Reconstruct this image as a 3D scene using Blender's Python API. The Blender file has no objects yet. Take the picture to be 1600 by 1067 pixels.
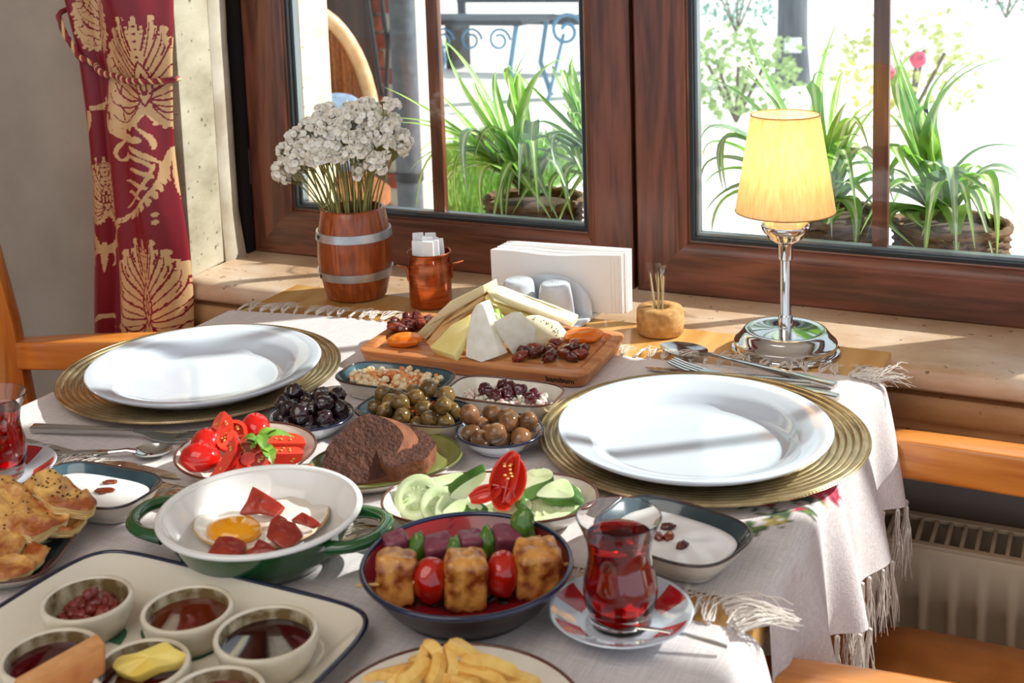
import bpy, bmesh, math, random
import numpy as np
from mathutils import Vector, Matrix, noise

random.seed(7)
rng = np.random.default_rng(7)
SC = bpy.context.scene
COL = SC.collection
PI = math.pi

# ------------------------------------------------------------------ camera, world, sun, exposure
CAM = Vector((1.08813, -1.50226, 0.52278))       # table top is z = 0, the room floor z = -0.75
F_ = Vector((-0.4298659, 0.8919082, -0.1404101))
R_ = Vector((0.9023372, 0.4298293, -0.0321605))
U_ = Vector((-0.0316682, 0.1405220, 0.9895710))
FPX, PX0, PY0 = 1972.56, 799.87, 157.01
cd = bpy.data.cameras.new('camera')
cam = bpy.data.objects.new('camera', cd)
COL.objects.link(cam)
cam.matrix_world = Matrix(((R_.x, U_.x, -F_.x, CAM.x), (R_.y, U_.y, -F_.y, CAM.y), (R_.z, U_.z, -F_.z, CAM.z), (0, 0, 0, 1)))
cd.sensor_width = 36.0
cd.lens = 36.0 * FPX / 1600.0
cd.shift_x = -(PX0 - 800.0) / 1600.0
cd.shift_y = (PY0 - 533.5) / 1600.0
cd.clip_start = 0.02
cd.dof.use_dof = True
cd.dof.focus_distance = 1.48
cd.dof.aperture_fstop = 11.0
SC.camera = cam

SUN_DIR = Vector((0.79, 0.61, 0.70)).normalized()   # from the table towards the sun
w = bpy.data.worlds.new('world'); SC.world = w; w.use_nodes = True
nt = w.node_tree; nt.nodes.clear()
o_ = nt.nodes.new('ShaderNodeOutputWorld'); b_ = nt.nodes.new('ShaderNodeBackground')
b_.inputs[0].default_value = (0.80, 0.90, 1.0, 1); b_.inputs[1].default_value = 0.95
nt.links.new(b_.outputs[0], o_.inputs[0])
sl = bpy.data.lights.new('sun', 'SUN'); sl.energy = 8.0; sl.angle = math.radians(0.8); sl.color = (1.0, 0.975, 0.94)
sun = bpy.data.objects.new('sun', sl); COL.objects.link(sun)
sun.rotation_euler = SUN_DIR.to_track_quat('Z', 'Y').to_euler(); sun.location = (3, 4, 4)
# added fill light without a fitting, warm, unseen, above and behind the table
al = bpy.data.lights.new('overhead_fill_light', 'AREA'); al.energy = 13; al.shape = 'RECTANGLE'; al.size = 1.6; al.size_y = 1.2; al.color = (1.0, 0.93, 0.86)
alo = bpy.data.objects.new('overhead_fill_light', al); COL.objects.link(alo)
alo.location = (0.2, -1.9, 1.75); alo.rotation_euler = (math.radians(28), 0, 0)
SC.view_settings.view_transform = 'Standard'; SC.view_settings.look = 'None'
SC.view_settings.gamma = 1.0; SC.view_settings.use_curve_mapping = False
SC.view_settings.exposure = 0.22

# ------------------------------------------------------------------ helpers
def ray(u, v):
    return F_ + R_ * ((u - PX0) / FPX) - U_ * ((v - PY0) / FPX)
def at_z(u, v, z):
    d = ray(u, v); return CAM + d * ((z - CAM.z) / d.z)
def reproj(p, z0, z1):
    """a point seen at height z0, moved along its own sight line to height z1"""
    k = (CAM.z - z1) / (CAM.z - z0); return (CAM.x + (p[0] - CAM.x) * k, CAM.y + (p[1] - CAM.y) * k), k
def at_y(u, v, y):
    d = ray(u, v); return CAM + d * ((y - CAM.y) / d.y)

def s2l(c):
    return c / 12.92 if c <= 0.04045 else ((c + 0.055) / 1.055) ** 2.4
def hexc(h):
    h = h.lstrip('#'); return tuple(s2l(int(h[i:i + 2], 16) / 255) for i in (0, 2, 4)) + (1.0,)

MATS = {}
def N(nt, typ, **kw):
    n = nt.nodes.new(typ)
    for k, v in kw.items(): setattr(n, k, v)
    return n
def mat(name, col, rough=0.5, metal=0.0, col2=None, nscale=20.0, ndetail=4.0, stretch=(1, 1, 1), cmix=(0.35, 0.65), bump=0.0, bscale=None,
        bdist=0.002, coat=0.0, sss=0.0, sssr=(1, 0.4, 0.2), sss_scale=0.01, trans=0.0, ior=1.45, rvar=0.0, spec=0.5, kind='noise', emis=None, estr=0.0, sheen=0.0):
    if name in MATS: return MATS[name]
    m = bpy.data.materials.new(name); m.use_nodes = True; MATS[name] = m
    nt = m.node_tree; bs = nt.nodes['Principled BSDF']
    c = hexc(col)
    bs.inputs['Base Color'].default_value = c; bs.inputs['Roughness'].default_value = rough; bs.inputs['Metallic'].default_value = metal
    bs.inputs['Coat Weight'].default_value = coat; bs.inputs['Coat Roughness'].default_value = 0.06
    bs.inputs['IOR'].default_value = ior; bs.inputs['Transmission Weight'].default_value = trans
    bs.inputs['Specular IOR Level'].default_value = spec
    if sheen: bs.inputs['Sheen Weight'].default_value = sheen
    if sss:
        bs.inputs['Subsurface Weight'].default_value = sss; bs.inputs['Subsurface Radius'].default_value = sssr; bs.inputs['Subsurface Scale'].default_value = sss_scale
    if emis:
        bs.inputs['Emission Color'].default_value = hexc(emis); bs.inputs['Emission Strength'].default_value = estr
    tex = None
    if col2 or bump or rvar:
        tc = N(nt, 'ShaderNodeTexCoord'); mp = N(nt, 'ShaderNodeMapping'); mp.inputs['Scale'].default_value = stretch
        nt.links.new(tc.outputs['Object'], mp.inputs['Vector'])
        if kind == 'voronoi':
            tex = N(nt, 'ShaderNodeTexVoronoi'); tex.inputs['Scale'].default_value = nscale; fac = tex.outputs['Distance']
        elif kind == 'wave':
            tex = N(nt, 'ShaderNodeTexWave'); tex.inputs['Scale'].default_value = nscale; tex.inputs['Distortion'].default_value = 6.0
            tex.inputs['Detail'].default_value = ndetail; tex.inputs['Detail Scale'].default_value = 1.6; fac = tex.outputs['Fac']
        else:
            tex = N(nt, 'ShaderNodeTexNoise'); tex.inputs['Scale'].default_value = nscale; tex.inputs['Detail'].default_value = ndetail; fac = tex.outputs['Fac']
        nt.links.new(mp.outputs[0], tex.inputs['Vector'])
        if col2:
            rp = N(nt, 'ShaderNodeValToRGB'); rp.color_ramp.elements[0].position = cmix[0]; rp.color_ramp.elements[1].position = cmix[1]
            rp.color_ramp.elements[0].color = c; rp.color_ramp.elements[1].color = hexc(col2)
            nt.links.new(fac, rp.inputs[0]); nt.links.new(rp.outputs[0], bs.inputs['Base Color'])
        if rvar:
            mr = N(nt, 'ShaderNodeMapRange'); mr.inputs['To Min'].default_value = max(rough - rvar, 0.02); mr.inputs['To Max'].default_value = rough + rvar
            nt.links.new(fac, mr.inputs[0]); nt.links.new(mr.outputs[0], bs.inputs['Roughness'])
        if bump:
            bf = fac
            if bscale:
                t2 = N(nt, 'ShaderNodeTexNoise'); t2.inputs['Scale'].default_value = bscale; t2.inputs['Detail'].default_value = 5
                nt.links.new(mp.outputs[0], t2.inputs['Vector']); bf = t2.outputs['Fac']
            bp = N(nt, 'ShaderNodeBump'); bp.inputs['Strength'].default_value = bump; bp.inputs['Distance'].default_value = bdist
            nt.links.new(bf, bp.inputs['Height']); nt.links.new(bp.outputs[0], bs.inputs['Normal'])
    return m

class MB:
    """collects shapes, then links them as ONE mesh object"""
    def __init__(s): s.v = []; s.f = []; s.m = []; s.M = None
    def add(s, vs, fs, m=0):
        b = len(s.v)
        s.v += [tuple(s.M @ Vector(p)) if s.M else tuple(p) for p in vs]
        if isinstance(m, int): m = [m] * len(fs)
        for f, k in zip(fs, m): s.f.append(tuple(i + b for i in f)); s.m.append(k)
        return s
    def rings(s, rings, closed=True, cap0=False, cap1=False, m=0, mr=None):
        n = len(rings[0]); vs = [p for r in rings for p in r]; fs = []; ms = []
        for i in range(len(rings) - 1):
            for j in range(n if closed else n - 1):
                k = (j + 1) % n
                fs.append((i * n + j, i * n + k, (i + 1) * n + k, (i + 1) * n + j)); ms.append(mr(i, j) if mr else m)
        if cap0: fs.append(tuple(reversed(range(n)))); ms.append(m if not mr else mr(0, 0))
        if cap1: fs.append(tuple(range((len(rings) - 1) * n, len(rings) * n))); ms.append(m if not mr else mr(len(rings) - 2, 0))
        return s.add(vs, fs, ms)
    def lathe(s, prof, n=48, c=(0, 0, 0), m=0, mr=None, shape=None):
        """profile (r,z) bottom/outside first; shape(t)->(x,y) unit outline or None for a circle"""
        rr = []
        for (r, z) in prof:
            r = max(r, 1e-9)
            rr.append([((shape(t, r)[0] if shape else r * math.cos(t)) + c[0], (shape(t, r)[1] if shape else r * math.sin(t)) + c[1], z + c[2]) for t in (2 * PI * j / n for j in range(n))])
        return s.rings(rr, True, prof[0][0] < 1e-4 and False, False, m, mr)
    def tube(s, pts, r, n=8, m=0, cap=True, flat=1.0):
        pts = [Vector(p) for p in pts]; rr = []
        up = Vector((0, 0, 1)); prev = None
        for i, p in enumerate(pts):
            t = (pts[min(i + 1, len(pts) - 1)] - pts[max(i - 1, 0)])
            if t.length < 1e-9: t = Vector((0, 0, 1))
            t.normalize()
            if prev is None:
                a = up if abs(t.z) < 0.95 else Vector((1, 0, 0)); x = a.cross(t).normalized()
            else:
                x = (prev - t * prev.dot(t))
                x = x.normalized() if x.length > 1e-6 else Vector((1, 0, 0))
            prev = x; y = t.cross(x)
            ri = r[i] if isinstance(r, (list, tuple)) else r
            rr.append([tuple(p + x * (math.cos(2 * PI * j / n) * ri) + y * (math.sin(2 * PI * j / n) * ri * flat)) for j in range(n)])
        return s.rings(rr, True, cap, cap, m)
    def box(s, lo, hi, m=0):
        x0, y0, z0 = lo; x1, y1, z1 = hi
        return s.add([(x0, y0, z0), (x1, y0, z0), (x1, y1, z0), (x0, y1, z0), (x0, y0, z1), (x1, y0, z1), (x1, y1, z1), (x0, y1, z1)],
                     [(0, 3, 2, 1), (4, 5, 6, 7), (0, 1, 5, 4), (1, 2, 6, 5), (2, 3, 7, 6), (3, 0, 4, 7)], m)
    def prism(s, poly, ext, m=0, mside=None):
        """poly: 3D points of one face, ext: extrusion vector"""
        e = Vector(ext); n = len(poly); a = [Vector(p) for p in poly]; b = [p + e for p in a]
        fs = [tuple(range(n)), tuple(reversed(range(n, 2 * n)))]
        fs += [(j, j + n, (j + 1) % n + n, (j + 1) % n) for j in range(n)]
        return s.add([tuple(p) for p in a + b], fs, [m, m] + [mside if mside is not None else m] * n)
    def blob(s, c, r, sub=2, amp=0.0, freq=40.0, seed=0.0, rot=None, m=0, f=None):
        vs, fs = ICO[sub]
        out = []
        for p in vs:
            q = Vector(p)
            d = 1.0 + (amp * noise.noise(q * freq + Vector((seed, seed * 1.7, -seed))) if amp else 0.0)
            if f: d *= f(q)
            q = Vector((q.x * r[0] * d, q.y * r[1] * d, q.z * r[2] * d))
            if rot: q = rot @ q
            out.append(tuple(q + Vector(c)))
        return s.add(out, fs, m)
    def mesh(s, name, mats, smooth=True, angle=40, bevel=0.0, seg=2, sub=0):
        me = bpy.data.meshes.new(name)
        me.from_pydata(s.v, [], s.f)
        if not isinstance(mats, (list, tuple)): mats = [mats]
        for m in mats: me.materials.append(m)
        if len(mats) > 1: me.polygons.foreach_set('material_index', s.m)
        bm = bmesh.new(); bm.from_mesh(me)
        bmesh.ops.remove_doubles(bm, verts=bm.verts, dist=1e-6)
        bmesh.ops.recalc_face_normals(bm, faces=bm.faces)
        if bevel:
            es = [e for e in bm.edges if len(e.link_faces) == 2 and e.calc_face_angle(0) > 0.5]
            bmesh.ops.bevel(bm, geom=es, offset=bevel, segments=seg, profile=0.6, affect='EDGES', clamp_overlap=True)
        if sub: bmesh.ops.subdivide_edges(bm, edges=bm.edges, cuts=sub, use_grid_fill=True)
        bm.to_mesh(me); bm.free()
        if smooth:
            me.polygons.foreach_set('use_smooth', [True] * len(me.polygons))
            me.set_sharp_from_angle(angle=math.radians(angle))
        me.update()
        return me
    def build(s, name, mats, parent=None, **kw):
        return link(name, s.mesh(name, mats, **kw), parent)
def link(name, me, parent=None, loc=None, rot=None, scale=None):
    o = bpy.data.objects.new(name, me); COL.objects.link(o)
    if parent: o.parent = parent
    if loc is not None: o.location = loc
    if rot is not None: o.rotation_euler = rot
    if scale is not None: o.scale = scale if not isinstance(scale, (int, float)) else (scale,) * 3
    return o
def tag(o, label=None, cat=None, group=None, kind=None):
    if label: o['label'] = label
    if cat: o['category'] = cat
    if group: o['group'] = group
    if kind: o['kind'] = kind
    return o
def thing(name, label, cat, loc=(0, 0, 0), rz=0.0, group=None, rot=None):
    o = bpy.data.objects.new(name, None); COL.objects.link(o)
    o.empty_display_size = 0.02
    o.location = loc; o.rotation_euler = rot if rot is not None else (0, 0, rz)
    return tag(o, label, cat, group)
def dup(root, loc, rot=(0, 0, 0), label=None, scale=None):
    r = root.copy(); COL.objects.link(r); r.location = loc; r.rotation_euler = rot
    if label: r['label'] = label
    if scale: r.scale = (scale,) * 3
    for ch in KIDS.get(root.name, []):
        c = ch.copy(); COL.objects.link(c); c.parent = r
    return r
KIDS = {}
def kid(root, o): KIDS.setdefault(root.name, []).append(o); return o
def ico(sub):
    bm = bmesh.new(); bmesh.ops.create_icosphere(bm, subdivisions=sub, radius=1.0)
    bm.verts.index_update()
    r = ([tuple(v.co) for v in bm.verts], [tuple(v.index for v in f.verts) for f in bm.faces]); bm.free(); return r
ICO = {k: ico(k) for k in (1, 2, 3, 4, 5)}
def rnd(a, b): return random.uniform(a, b)
def bez(p0, p1, p2, n):
    p0, p1, p2 = Vector(p0), Vector(p1), Vector(p2)
    return [p0 * (1 - t) ** 2 + p1 * (2 * t * (1 - t)) + p2 * t * t for t in (i / n for i in range(n + 1))]
def sup(a, b, e):
    """superellipse outline with corner exponent e, offset by (r-1) in metres"""
    def f(t, r):
        c, s_ = math.cos(t), math.sin(t)
        d = r - 1.0
        return ((a + d) * math.copysign(abs(c) ** e, c), (b + d) * math.copysign(abs(s_) ** e, s_))
    return f
def pile(n, rad, inside, floor, tries=60, squash=0.9):
    """drop n balls one after another into a dish; each settles at the lowest free spot"""
    out = []
    for k in range(n):
        r = rad() if callable(rad) else rad; best = None
        for _ in range(tries):
            x, y = inside()
            z = floor(x, y) + r
            for (a, b, c, q) in out:
                d2 = (x - a) ** 2 + (y - b) ** 2; s_ = (r + q) * squash
                if d2 < s_ * s_: z = max(z, c + math.sqrt(s_ * s_ - d2))
            if best is None or z < best[2]: best = (x, y, z, r)
        out.append(best)
    return out
# ------------------------------------------------------------------ materials
def wood(name, a, b, axis, scale=1.0, rough=0.35, coat=0.15, c3=None):
    if name in MATS: return MATS[name]
    m = bpy.data.materials.new(name); m.use_nodes = True; MATS[name] = m
    nt = m.node_tree; bs = nt.nodes['Principled BSDF']
    tc = N(nt, 'ShaderNodeTexCoord'); mp = N(nt, 'ShaderNodeMapping')
    st = [14 * scale] * 3; st['xyz'.index(axis)] = 1.3 * scale
    mp.inputs['Scale'].default_value = st
    nt.links.new(tc.outputs['Object'], mp.inputs[0])
    n1 = N(nt, 'ShaderNodeTexNoise'); n1.inputs['Scale'].default_value = 1.2; n1.inputs['Detail'].default_value = 3; n1.inputs['Distortion'].default_value = 0.6
    nt.links.new(mp.outputs[0], n1.inputs['Vector'])
    mm = N(nt, 'ShaderNodeMath', operation='MULTIPLY'); mm.inputs[1].default_value = 26.0
    nt.links.new(n1.outputs['Fac'], mm.inputs[0])
    sn = N(nt, 'ShaderNodeMath', operation='SINE'); nt.links.new(mm.outputs[0], sn.inputs[0])
    n2 = N(nt, 'ShaderNodeTexNoise'); n2.inputs['Scale'].default_value = 9.0; n2.inputs['Detail'].default_value = 5
    nt.links.new(mp.outputs[0], n2.inputs['Vector'])
    ad = N(nt, 'ShaderNodeMath', operation='MULTIPLY_ADD'); ad.inputs[1].default_value = 0.18
    nt.links.new(sn.outputs[0], ad.inputs[0]); nt.links.new(n2.outputs['Fac'], ad.inputs[2])
    rp = N(nt, 'ShaderNodeValToRGB'); rp.color_ramp.elements[0].position = 0.22; rp.color_ramp.elements[1].position = 0.72
    rp.color_ramp.elements[0].color = hexc(b); rp.color_ramp.elements[1].color = hexc(a)
    nt.links.new(ad.outputs[0], rp.inputs[0]); nt.links.new(rp.outputs[0], bs.inputs['Base Color'])
    bs.inputs['Roughness'].default_value = rough; bs.inputs['Coat Weight'].default_value = coat; bs.inputs['Coat Roughness'].default_value = 0.15
    bp = N(nt, 'ShaderNodeBump'); bp.inputs['Strength'].default_value = 0.12; bp.inputs['Distance'].default_value = 0.001
    nt.links.new(ad.outputs[0], bp.inputs['Height']); nt.links.new(bp.outputs[0], bs.inputs['Normal'])
    return m
W_V = wood('window_wood_upright', '#7a4532', '#4e2818', 'z')
W_H = wood('window_wood_level', '#7a4532', '#4e2818', 'x')
ORANGE_X = wood('beech_level', '#d98a3c', '#b9661f', 'x', 0.8, 0.25, 0.5)
ORANGE_Z = wood('beech_upright', '#d98a3c', '#b9661f', 'z', 0.8, 0.25, 0.5)
TABLE_W = wood('table_beech', '#e3b26c', '#cf9448', 'y', 0.7, 0.28, 0.4)
BOARD_W = wood('board_wood', '#cd8a52', '#a9612f', 'x', 1.2, 0.4, 0.15)
BARREL_W = wood('barrel_wood', '#a8521f', '#7a330f', 'z', 2.0, 0.35, 0.35)

def stone(name, a, b, c, scale=6.0, pits=True, rough=0.6):
    if name in MATS: return MATS[name]
    m = bpy.data.materials.new(name); m.use_nodes = True; MATS[name] = m
    nt = m.node_tree; bs = nt.nodes['Principled BSDF']; bs.inputs['Roughness'].default_value = rough
    tc = N(nt, 'ShaderNodeTexCoord'); mp = N(nt, 'ShaderNodeMapping'); mp.inputs['Scale'].default_value = (0.7, 1, 2.0)
    nt.links.new(tc.outputs['Object'], mp.inputs[0])
    n1 = N(nt, 'ShaderNodeTexNoise'); n1.inputs['Scale'].default_value = scale; n1.inputs['Detail'].default_value = 7; n1.inputs['Roughness'].default_value = 0.62
    nt.links.new(mp.outputs[0], n1.inputs['Vector'])
    rp = N(nt, 'ShaderNodeValToRGB'); e = rp.color_ramp.elements
    e[0].position = 0.30; e[1].position = 0.70; e[0].color = hexc(b); e[1].color = hexc(c)
    k = e.new(0.5); k.color = hexc(a)
    nt.links.new(n1.outputs['Fac'], rp.inputs[0])
    vo = N(nt, 'ShaderNodeTexNoise'); vo.inputs['Scale'].default_value = 75; vo.inputs['Detail'].default_value = 2
    nt.links.new(tc.outputs['Object'], vo.inputs['Vector'])
    r2 = N(nt, 'ShaderNodeValToRGB'); r2.color_ramp.elements[0].position = 0.27; r2.color_ramp.elements[1].position = 0.34
    r2.color_ramp.elements[0].color = (0.16, 0.12, 0.09, 1); r2.color_ramp.elements[1].color = (1, 1, 1, 1)
    nt.links.new(vo.outputs['Fac'], r2.inputs[0])
    mx = N(nt, 'ShaderNodeMix', data_type='RGBA', blend_type='MULTIPLY'); mx.inputs[0].default_value = 0.85 if pits else 0.0
    nt.links.new(rp.outputs[0], mx.inputs[6]); nt.links.new(r2.outputs[0], mx.inputs[7]); nt.links.new(mx.outputs[2], bs.inputs['Base Color'])
    bp = N(nt, 'ShaderNodeBump'); bp.inputs['Strength'].default_value = 0.35; bp.inputs['Distance'].default_value = 0.002
    nt.links.new(r2.outputs[0], bp.inputs['Height']); nt.links.new(bp.outputs[0], bs.inputs['Normal'])
    return m
TRAV = stone('sill_travertine', '#c3a487', '#a5805c', '#d9c6b0', 7.0, True, 0.35)
APRON = stone('apron_stone', '#a97f54', '#85592f', '#bf9a6c', 6.0)
JAMB = stone('jamb_stone', '#b3a993', '#988d76', '#c4bba6', 9.0)
ARCH = stone('surround_stone', '#a08a6c', '#85704f', '#b8a588', 9.0)
CREAM = stone('cream_stone', '#ecd9ae', '#dcc595', '#f4e6c6', 9.0)
PLASTER = mat('wall_plaster', '#b8a999', 0.85, col2='#ab9c8c', nscale=9, bump=0.15, bscale=120)
JPLAST = mat('jamb_plaster', '#c9bfae', 0.8, col2='#a99a84', nscale=14, bump=0.3, bscale=60)
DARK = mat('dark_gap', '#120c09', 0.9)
GASKET = mat('black_rubber', '#22262a', 0.45)
SEAL = mat('steel_spacer', '#8f969c', 0.35, 0.8)

def glass_pane(name):
    m = bpy.data.materials.new(name); m.use_nodes = True
    nt = m.node_tree; nt.nodes.clear()
    o = N(nt, 'ShaderNodeOutputMaterial'); mx = N(nt, 'ShaderNodeMixShader'); tr = N(nt, 'ShaderNodeBsdfTransparent'); gl = N(nt, 'ShaderNodeBsdfGlossy')
    gl.inputs['Roughness'].default_value = 0.02; tr.inputs[0].default_value = (0.97, 0.985, 0.98, 1)
    lw = N(nt, 'ShaderNodeLayerWeight'); pw = N(nt, 'ShaderNodeMath', operation='POWER'); pw.inputs[1].default_value = 4.0
    ma = N(nt, 'ShaderNodeMath', operation='MULTIPLY_ADD'); ma.inputs[1].default_value = 0.55; ma.inputs[2].default_value = 0.03
    nt.links.new(lw.outputs['Facing'], pw.inputs[0]); nt.links.new(pw.outputs[0], ma.inputs[0]); nt.links.new(ma.outputs[0], mx.inputs[0]); nt.links.new(tr.outputs[0], mx.inputs[1]); nt.links.new(gl.outputs[0], mx.inputs[2]); nt.links.new(mx.outputs[0], o.inputs[0])
    return m
PANE = glass_pane('window_glass')

def struct(name, mb, mats, parent=None, **kw):
    o = mb.build(name, mats, parent, **kw)
    if parent is None: o['kind'] = 'structure'
    return o

# ------------------------------------------------------------------ room shell
FLOOR_Z = -0.75
struct('floor', MB().box((-2.2, -4.2, FLOOR_Z - 0.06), (3.2, 0.34, FLOOR_Z)), wood('floor_wood', '#7a4a2a', '#54301a', 'x', 0.6, 0.4), smooth=False)
mb = MB(); mb.box((-2.2, 0.03, FLOOR_Z), (-0.252, 0.30, 2.05)); mb.box((-0.252, 0.16, -0.05), (-0.2365, 0.30, 1.2))
struct('wall_back', mb, PLASTER, smooth=False)
struct('wall_left', MB().box((-2.26, -4.2, FLOOR_Z), (-2.2, 0.30, 2.05)), PLASTER, smooth=False)
mb = MB(); mb.box((-0.252, 0.03, 1.16), (3.2, 0.30, 2.05)); mb.box((2.56, 0.03, -0.02), (3.2, 0.30, 1.16))
struct('wall_window', mb, PLASTER, smooth=False)
struct('ceiling', MB().box((-2.26, -4.2, 2.05), (3.2, 0.30, 2.13)), mat('ceiling_white', '#e6dfd2', 0.9), smooth=False)

# left window jamb: stone surround, stone reveal and a rounded plaster strip
def extrude_z(poly, z0, z1): return MB().prism([(x, y, z0) for x, y in poly], (0, 0, z1 - z0))
struct('trim_1', extrude_z([(-0.262, 0.012), (-0.247, 0.004), (-0.236, 0.004), (-0.236, 0.06), (-0.262, 0.06)], -0.13, 1.16), ARCH, bevel=0.003)
struct('trim_2', extrude_z([(-0.2355, 0.010), (-0.212, 0.016), (-0.2215, 0.108), (-0.236, 0.108)], -0.0155, 1.16), JAMB, bevel=0.003)
mb = MB()
rr = []
for k in range(30):
    z = -0.0155 + k * 1.17 / 29; j = 0.0015 * noise.noise(Vector((0, 0, z * 22))) + (0.004 * max(0, 1 - k / 2) if k < 2 else 0)
    rr.append([(-0.236, 0.109, z), (-0.2225 + j, 0.109, z), (-0.2165 + j, 0.120, z), (-0.2165 + j, 0.140, z), (-0.222 + 2 * j, 0.153 + j, z), (-0.236, 0.157, z)])
mb.rings(rr, True, True, True); struct('trim_3', mb, JPLAST, angle=60)

# stone sill (rounded nose) and moulded apron below it
def extrude_x(prof, x0, x1, n=1):
    mb = MB(); xs = [x0 + (x1 - x0) * i / n for i in range(n + 1)]
    return mb.rings([[(x, y, z) for y, z in prof] for x in xs], True, True, True)
nose = [(0.20, -0.047), (0.004, -0.047), (0.0, -0.043), (-0.001, -0.030), (0.002, -0.022), (0.009, -0.017), (0.018, -0.0155), (0.20, -0.0155)]
struct('trim_4', extrude_x(nose, -0.219, 2.56, 24), TRAV, angle=50)
apr = [(0.24, -0.048), (0.026, -0.048), (0.026, -0.056), (0.014, -0.058), (0.010, -0.066), (0.010, -0.084), (0.014, -0.090), (0.022, -0.093), (0.024, -0.104), (0.034, -0.106), (0.036, -0.112), (0.036, -0.176), (0.046, -0.180), (0.24, -0.180)]
struct('trim_5', extrude_x(apr, -0.222, 2.56, 24), APRON, angle=35)
struct('wall_niche', MB().box((-0.2515, 0.125, FLOOR_Z), (2.56, 0.20, -0.1805)), mat('niche_plaster', '#8a7f76', 0.9), smooth=False)

# ------------------------------------------------------------------ the two sashes
def sash(name, x0, x1, z0, z1, bar):
    root = thing(name, None, None); root['kind'] = 'structure'
    #      inset, y : outer back edge -> face -> moulding -> glass rebate
    prof = [(0.0, 0.235), (0.0, 0.183), (0.003, 0.180), (0.058, 0.180), (0.060, 0.1815), (0.062, 0.1815), (0.066, 0.183), (0.073, 0.190), (0.0745, 0.196), (0.078, 0.198), (0.078, 0.235)]
    rings = [[(x0 + d, y, z0 + d), (x1 - d, y, z0 + d), (x1 - d, y, z1 - d), (x0 + d, y, z1 - d)] for d, y in prof]
    for k, (nm, mt) in enumerate((('bottom_rail', W_H), ('stile', W_V), ('top_rail', W_H), ('stile', W_V))):
        mb = MB(); q = (k + 1) % 4
        mb.rings([[r[k] for r in rings], [r[q] for r in rings]], True, True, True)
        o = mb.build(nm, mt, root, angle=28)
    d = 0.078; g0 = 0.004
    def frame(nm, d0, d1, ya, yb, mt):
        mb = MB()
        for (a, b) in (((x0 + d0, z0 + d0), (x1 - d0, z0 + d1)), ((x0 + d0, z1 - d1), (x1 - d0, z1 - d0)), ((x0 + d0, z0 + d1), (x0 + d1, z1 - d1)), ((x1 - d1, z0 + d1), (x1 - d0, z1 - d1))):
            mb.box((a[0], ya, a[1]), (b[0], yb, b[1]))
        mb.build(nm, mt, root, smooth=False)
    frame('gasket', 0.076, 0.0815, 0.197, 0.2025, GASKET)
    frame('spacer_bar', 0.0785, 0.0865, 0.2065, 0.221, SEAL)
    MB().box((x0 + d, 0.203, z0 + d), (x1 - d, 0.206, z1 - d)).build('pane', PANE, root, smooth=False)
    MB().box((x0 + d, 0.2225, z0 + d), (x1 - d, 0.2255, z1 - d)).build('pane', PANE, root, smooth=False)
    MB().box((bar - 0.0105, 0.2075, z0 + d), (bar + 0.0105, 0.2205, z1 - d)).build('glazing_bar', W_V, root, bevel=0.002)
    return root
ZB, ZT = -0.0155, 1.155
s1 = sash('window_1', -0.2145, 0.4640, ZB, ZT, 0.130)
mb = MB().tube([(-0.2185, 0.186, 0.10), (-0.2185, 0.186, 0.16)], 0.006, 10)
mb.build('hinge', mat('bronze', '#4a3326', 0.4, 0.7), s1)
s2 = sash('window_2', 0.4705, 1.1490, ZB, ZT, 0.809)
sash('window_3', 1.1560, 1.8345, ZB, ZT, 1.495)      # the row of windows goes on to the right of the picture
sash('window_4', 1.8410, 2.5195, ZB, ZT, 2.180)
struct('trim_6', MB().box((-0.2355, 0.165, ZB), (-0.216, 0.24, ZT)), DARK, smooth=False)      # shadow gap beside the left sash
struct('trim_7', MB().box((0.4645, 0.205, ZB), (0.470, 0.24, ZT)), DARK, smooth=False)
struct('trim_8', MB().box((-0.2515, 0.2405, -0.75), (2.56, 0.30, -0.0156)), CREAM, smooth=False)  # outer wall under the window

# ------------------------------------------------------------------ radiator in the niche
rad = thing('radiator', 'cream panel radiator with slotted top grille under the stone sill', 'radiator', (1.0, 0.035, FLOOR_Z))
RC = mat('radiator_enamel', '#b5a58c', 0.4)
ZR = -0.236 - FLOOR_Z
mb = MB()
xs = []; n = 34
prof = []
x0r, x1r = -0.62, 0.24
pitch = 0.0333
def rp_(x):
    t = ((x - x0r) % pitch) / pitch
    return 0.009 if t < 0.34 else (0.009 - 0.015 * min(1, (t - 0.34) / 0.12) if t < 0.46 else (-0.006 if t < 0.70 else (-0.006 + 0.015 * min(1, (t - 0.70) / 0.12))))
cols = []
xx = x0r
while xx <= x1r + 1e-6: cols.append(xx); xx += pitch / 14
zz = [0.10, 0.125, 0.14, ZR - 0.075, ZR - 0.062, ZR - 0.010, ZR - 0.003]
am = [0, 0, 1, 1, 0, 0, 0]
grid = [[(x, -0.047 + (rp_(x) + 0.0) * a * 1.0 + (0.0 if i < 6 else 0.006), z) for x in cols] for i, (z, a) in enumerate(zip(zz, am))]
mb.rings(grid, False)
mb.build('front_panel', RC, rad, angle=50)
MB().box((x0r, -0.02, 0.10), (x1r, 0.035, ZR - 0.05)).build('heating_core', mat('radiator_inside', '#171311', 0.9), rad, smooth=False)
MB().box((x0r, 0.0350, 0.10), (x1r, 0.042, ZR)).build('back_panel', RC, rad, smooth=False)
mb = MB(); mb.box((x0r, -0.043, ZR - 0.006), (x1r, -0.033, ZR)); mb.box((x0r, 0.030, ZR - 0.006), (x1r, 0.0349, ZR)); mb.build('grille_frame', RC, rad, bevel=0.001)
slat = MB().box((-0.0022, -0.0329, -0.010), (0.0022, 0.0299, -0.0004)).mesh('slat', RC, bevel=0.0006)
k = 0
while x0r + 0.01 + k * 0.0172 < x1r:
    link('slat', slat, rad, (x0r + 0.01 + k * 0.0172, 0, ZR)); k += 1
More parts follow.
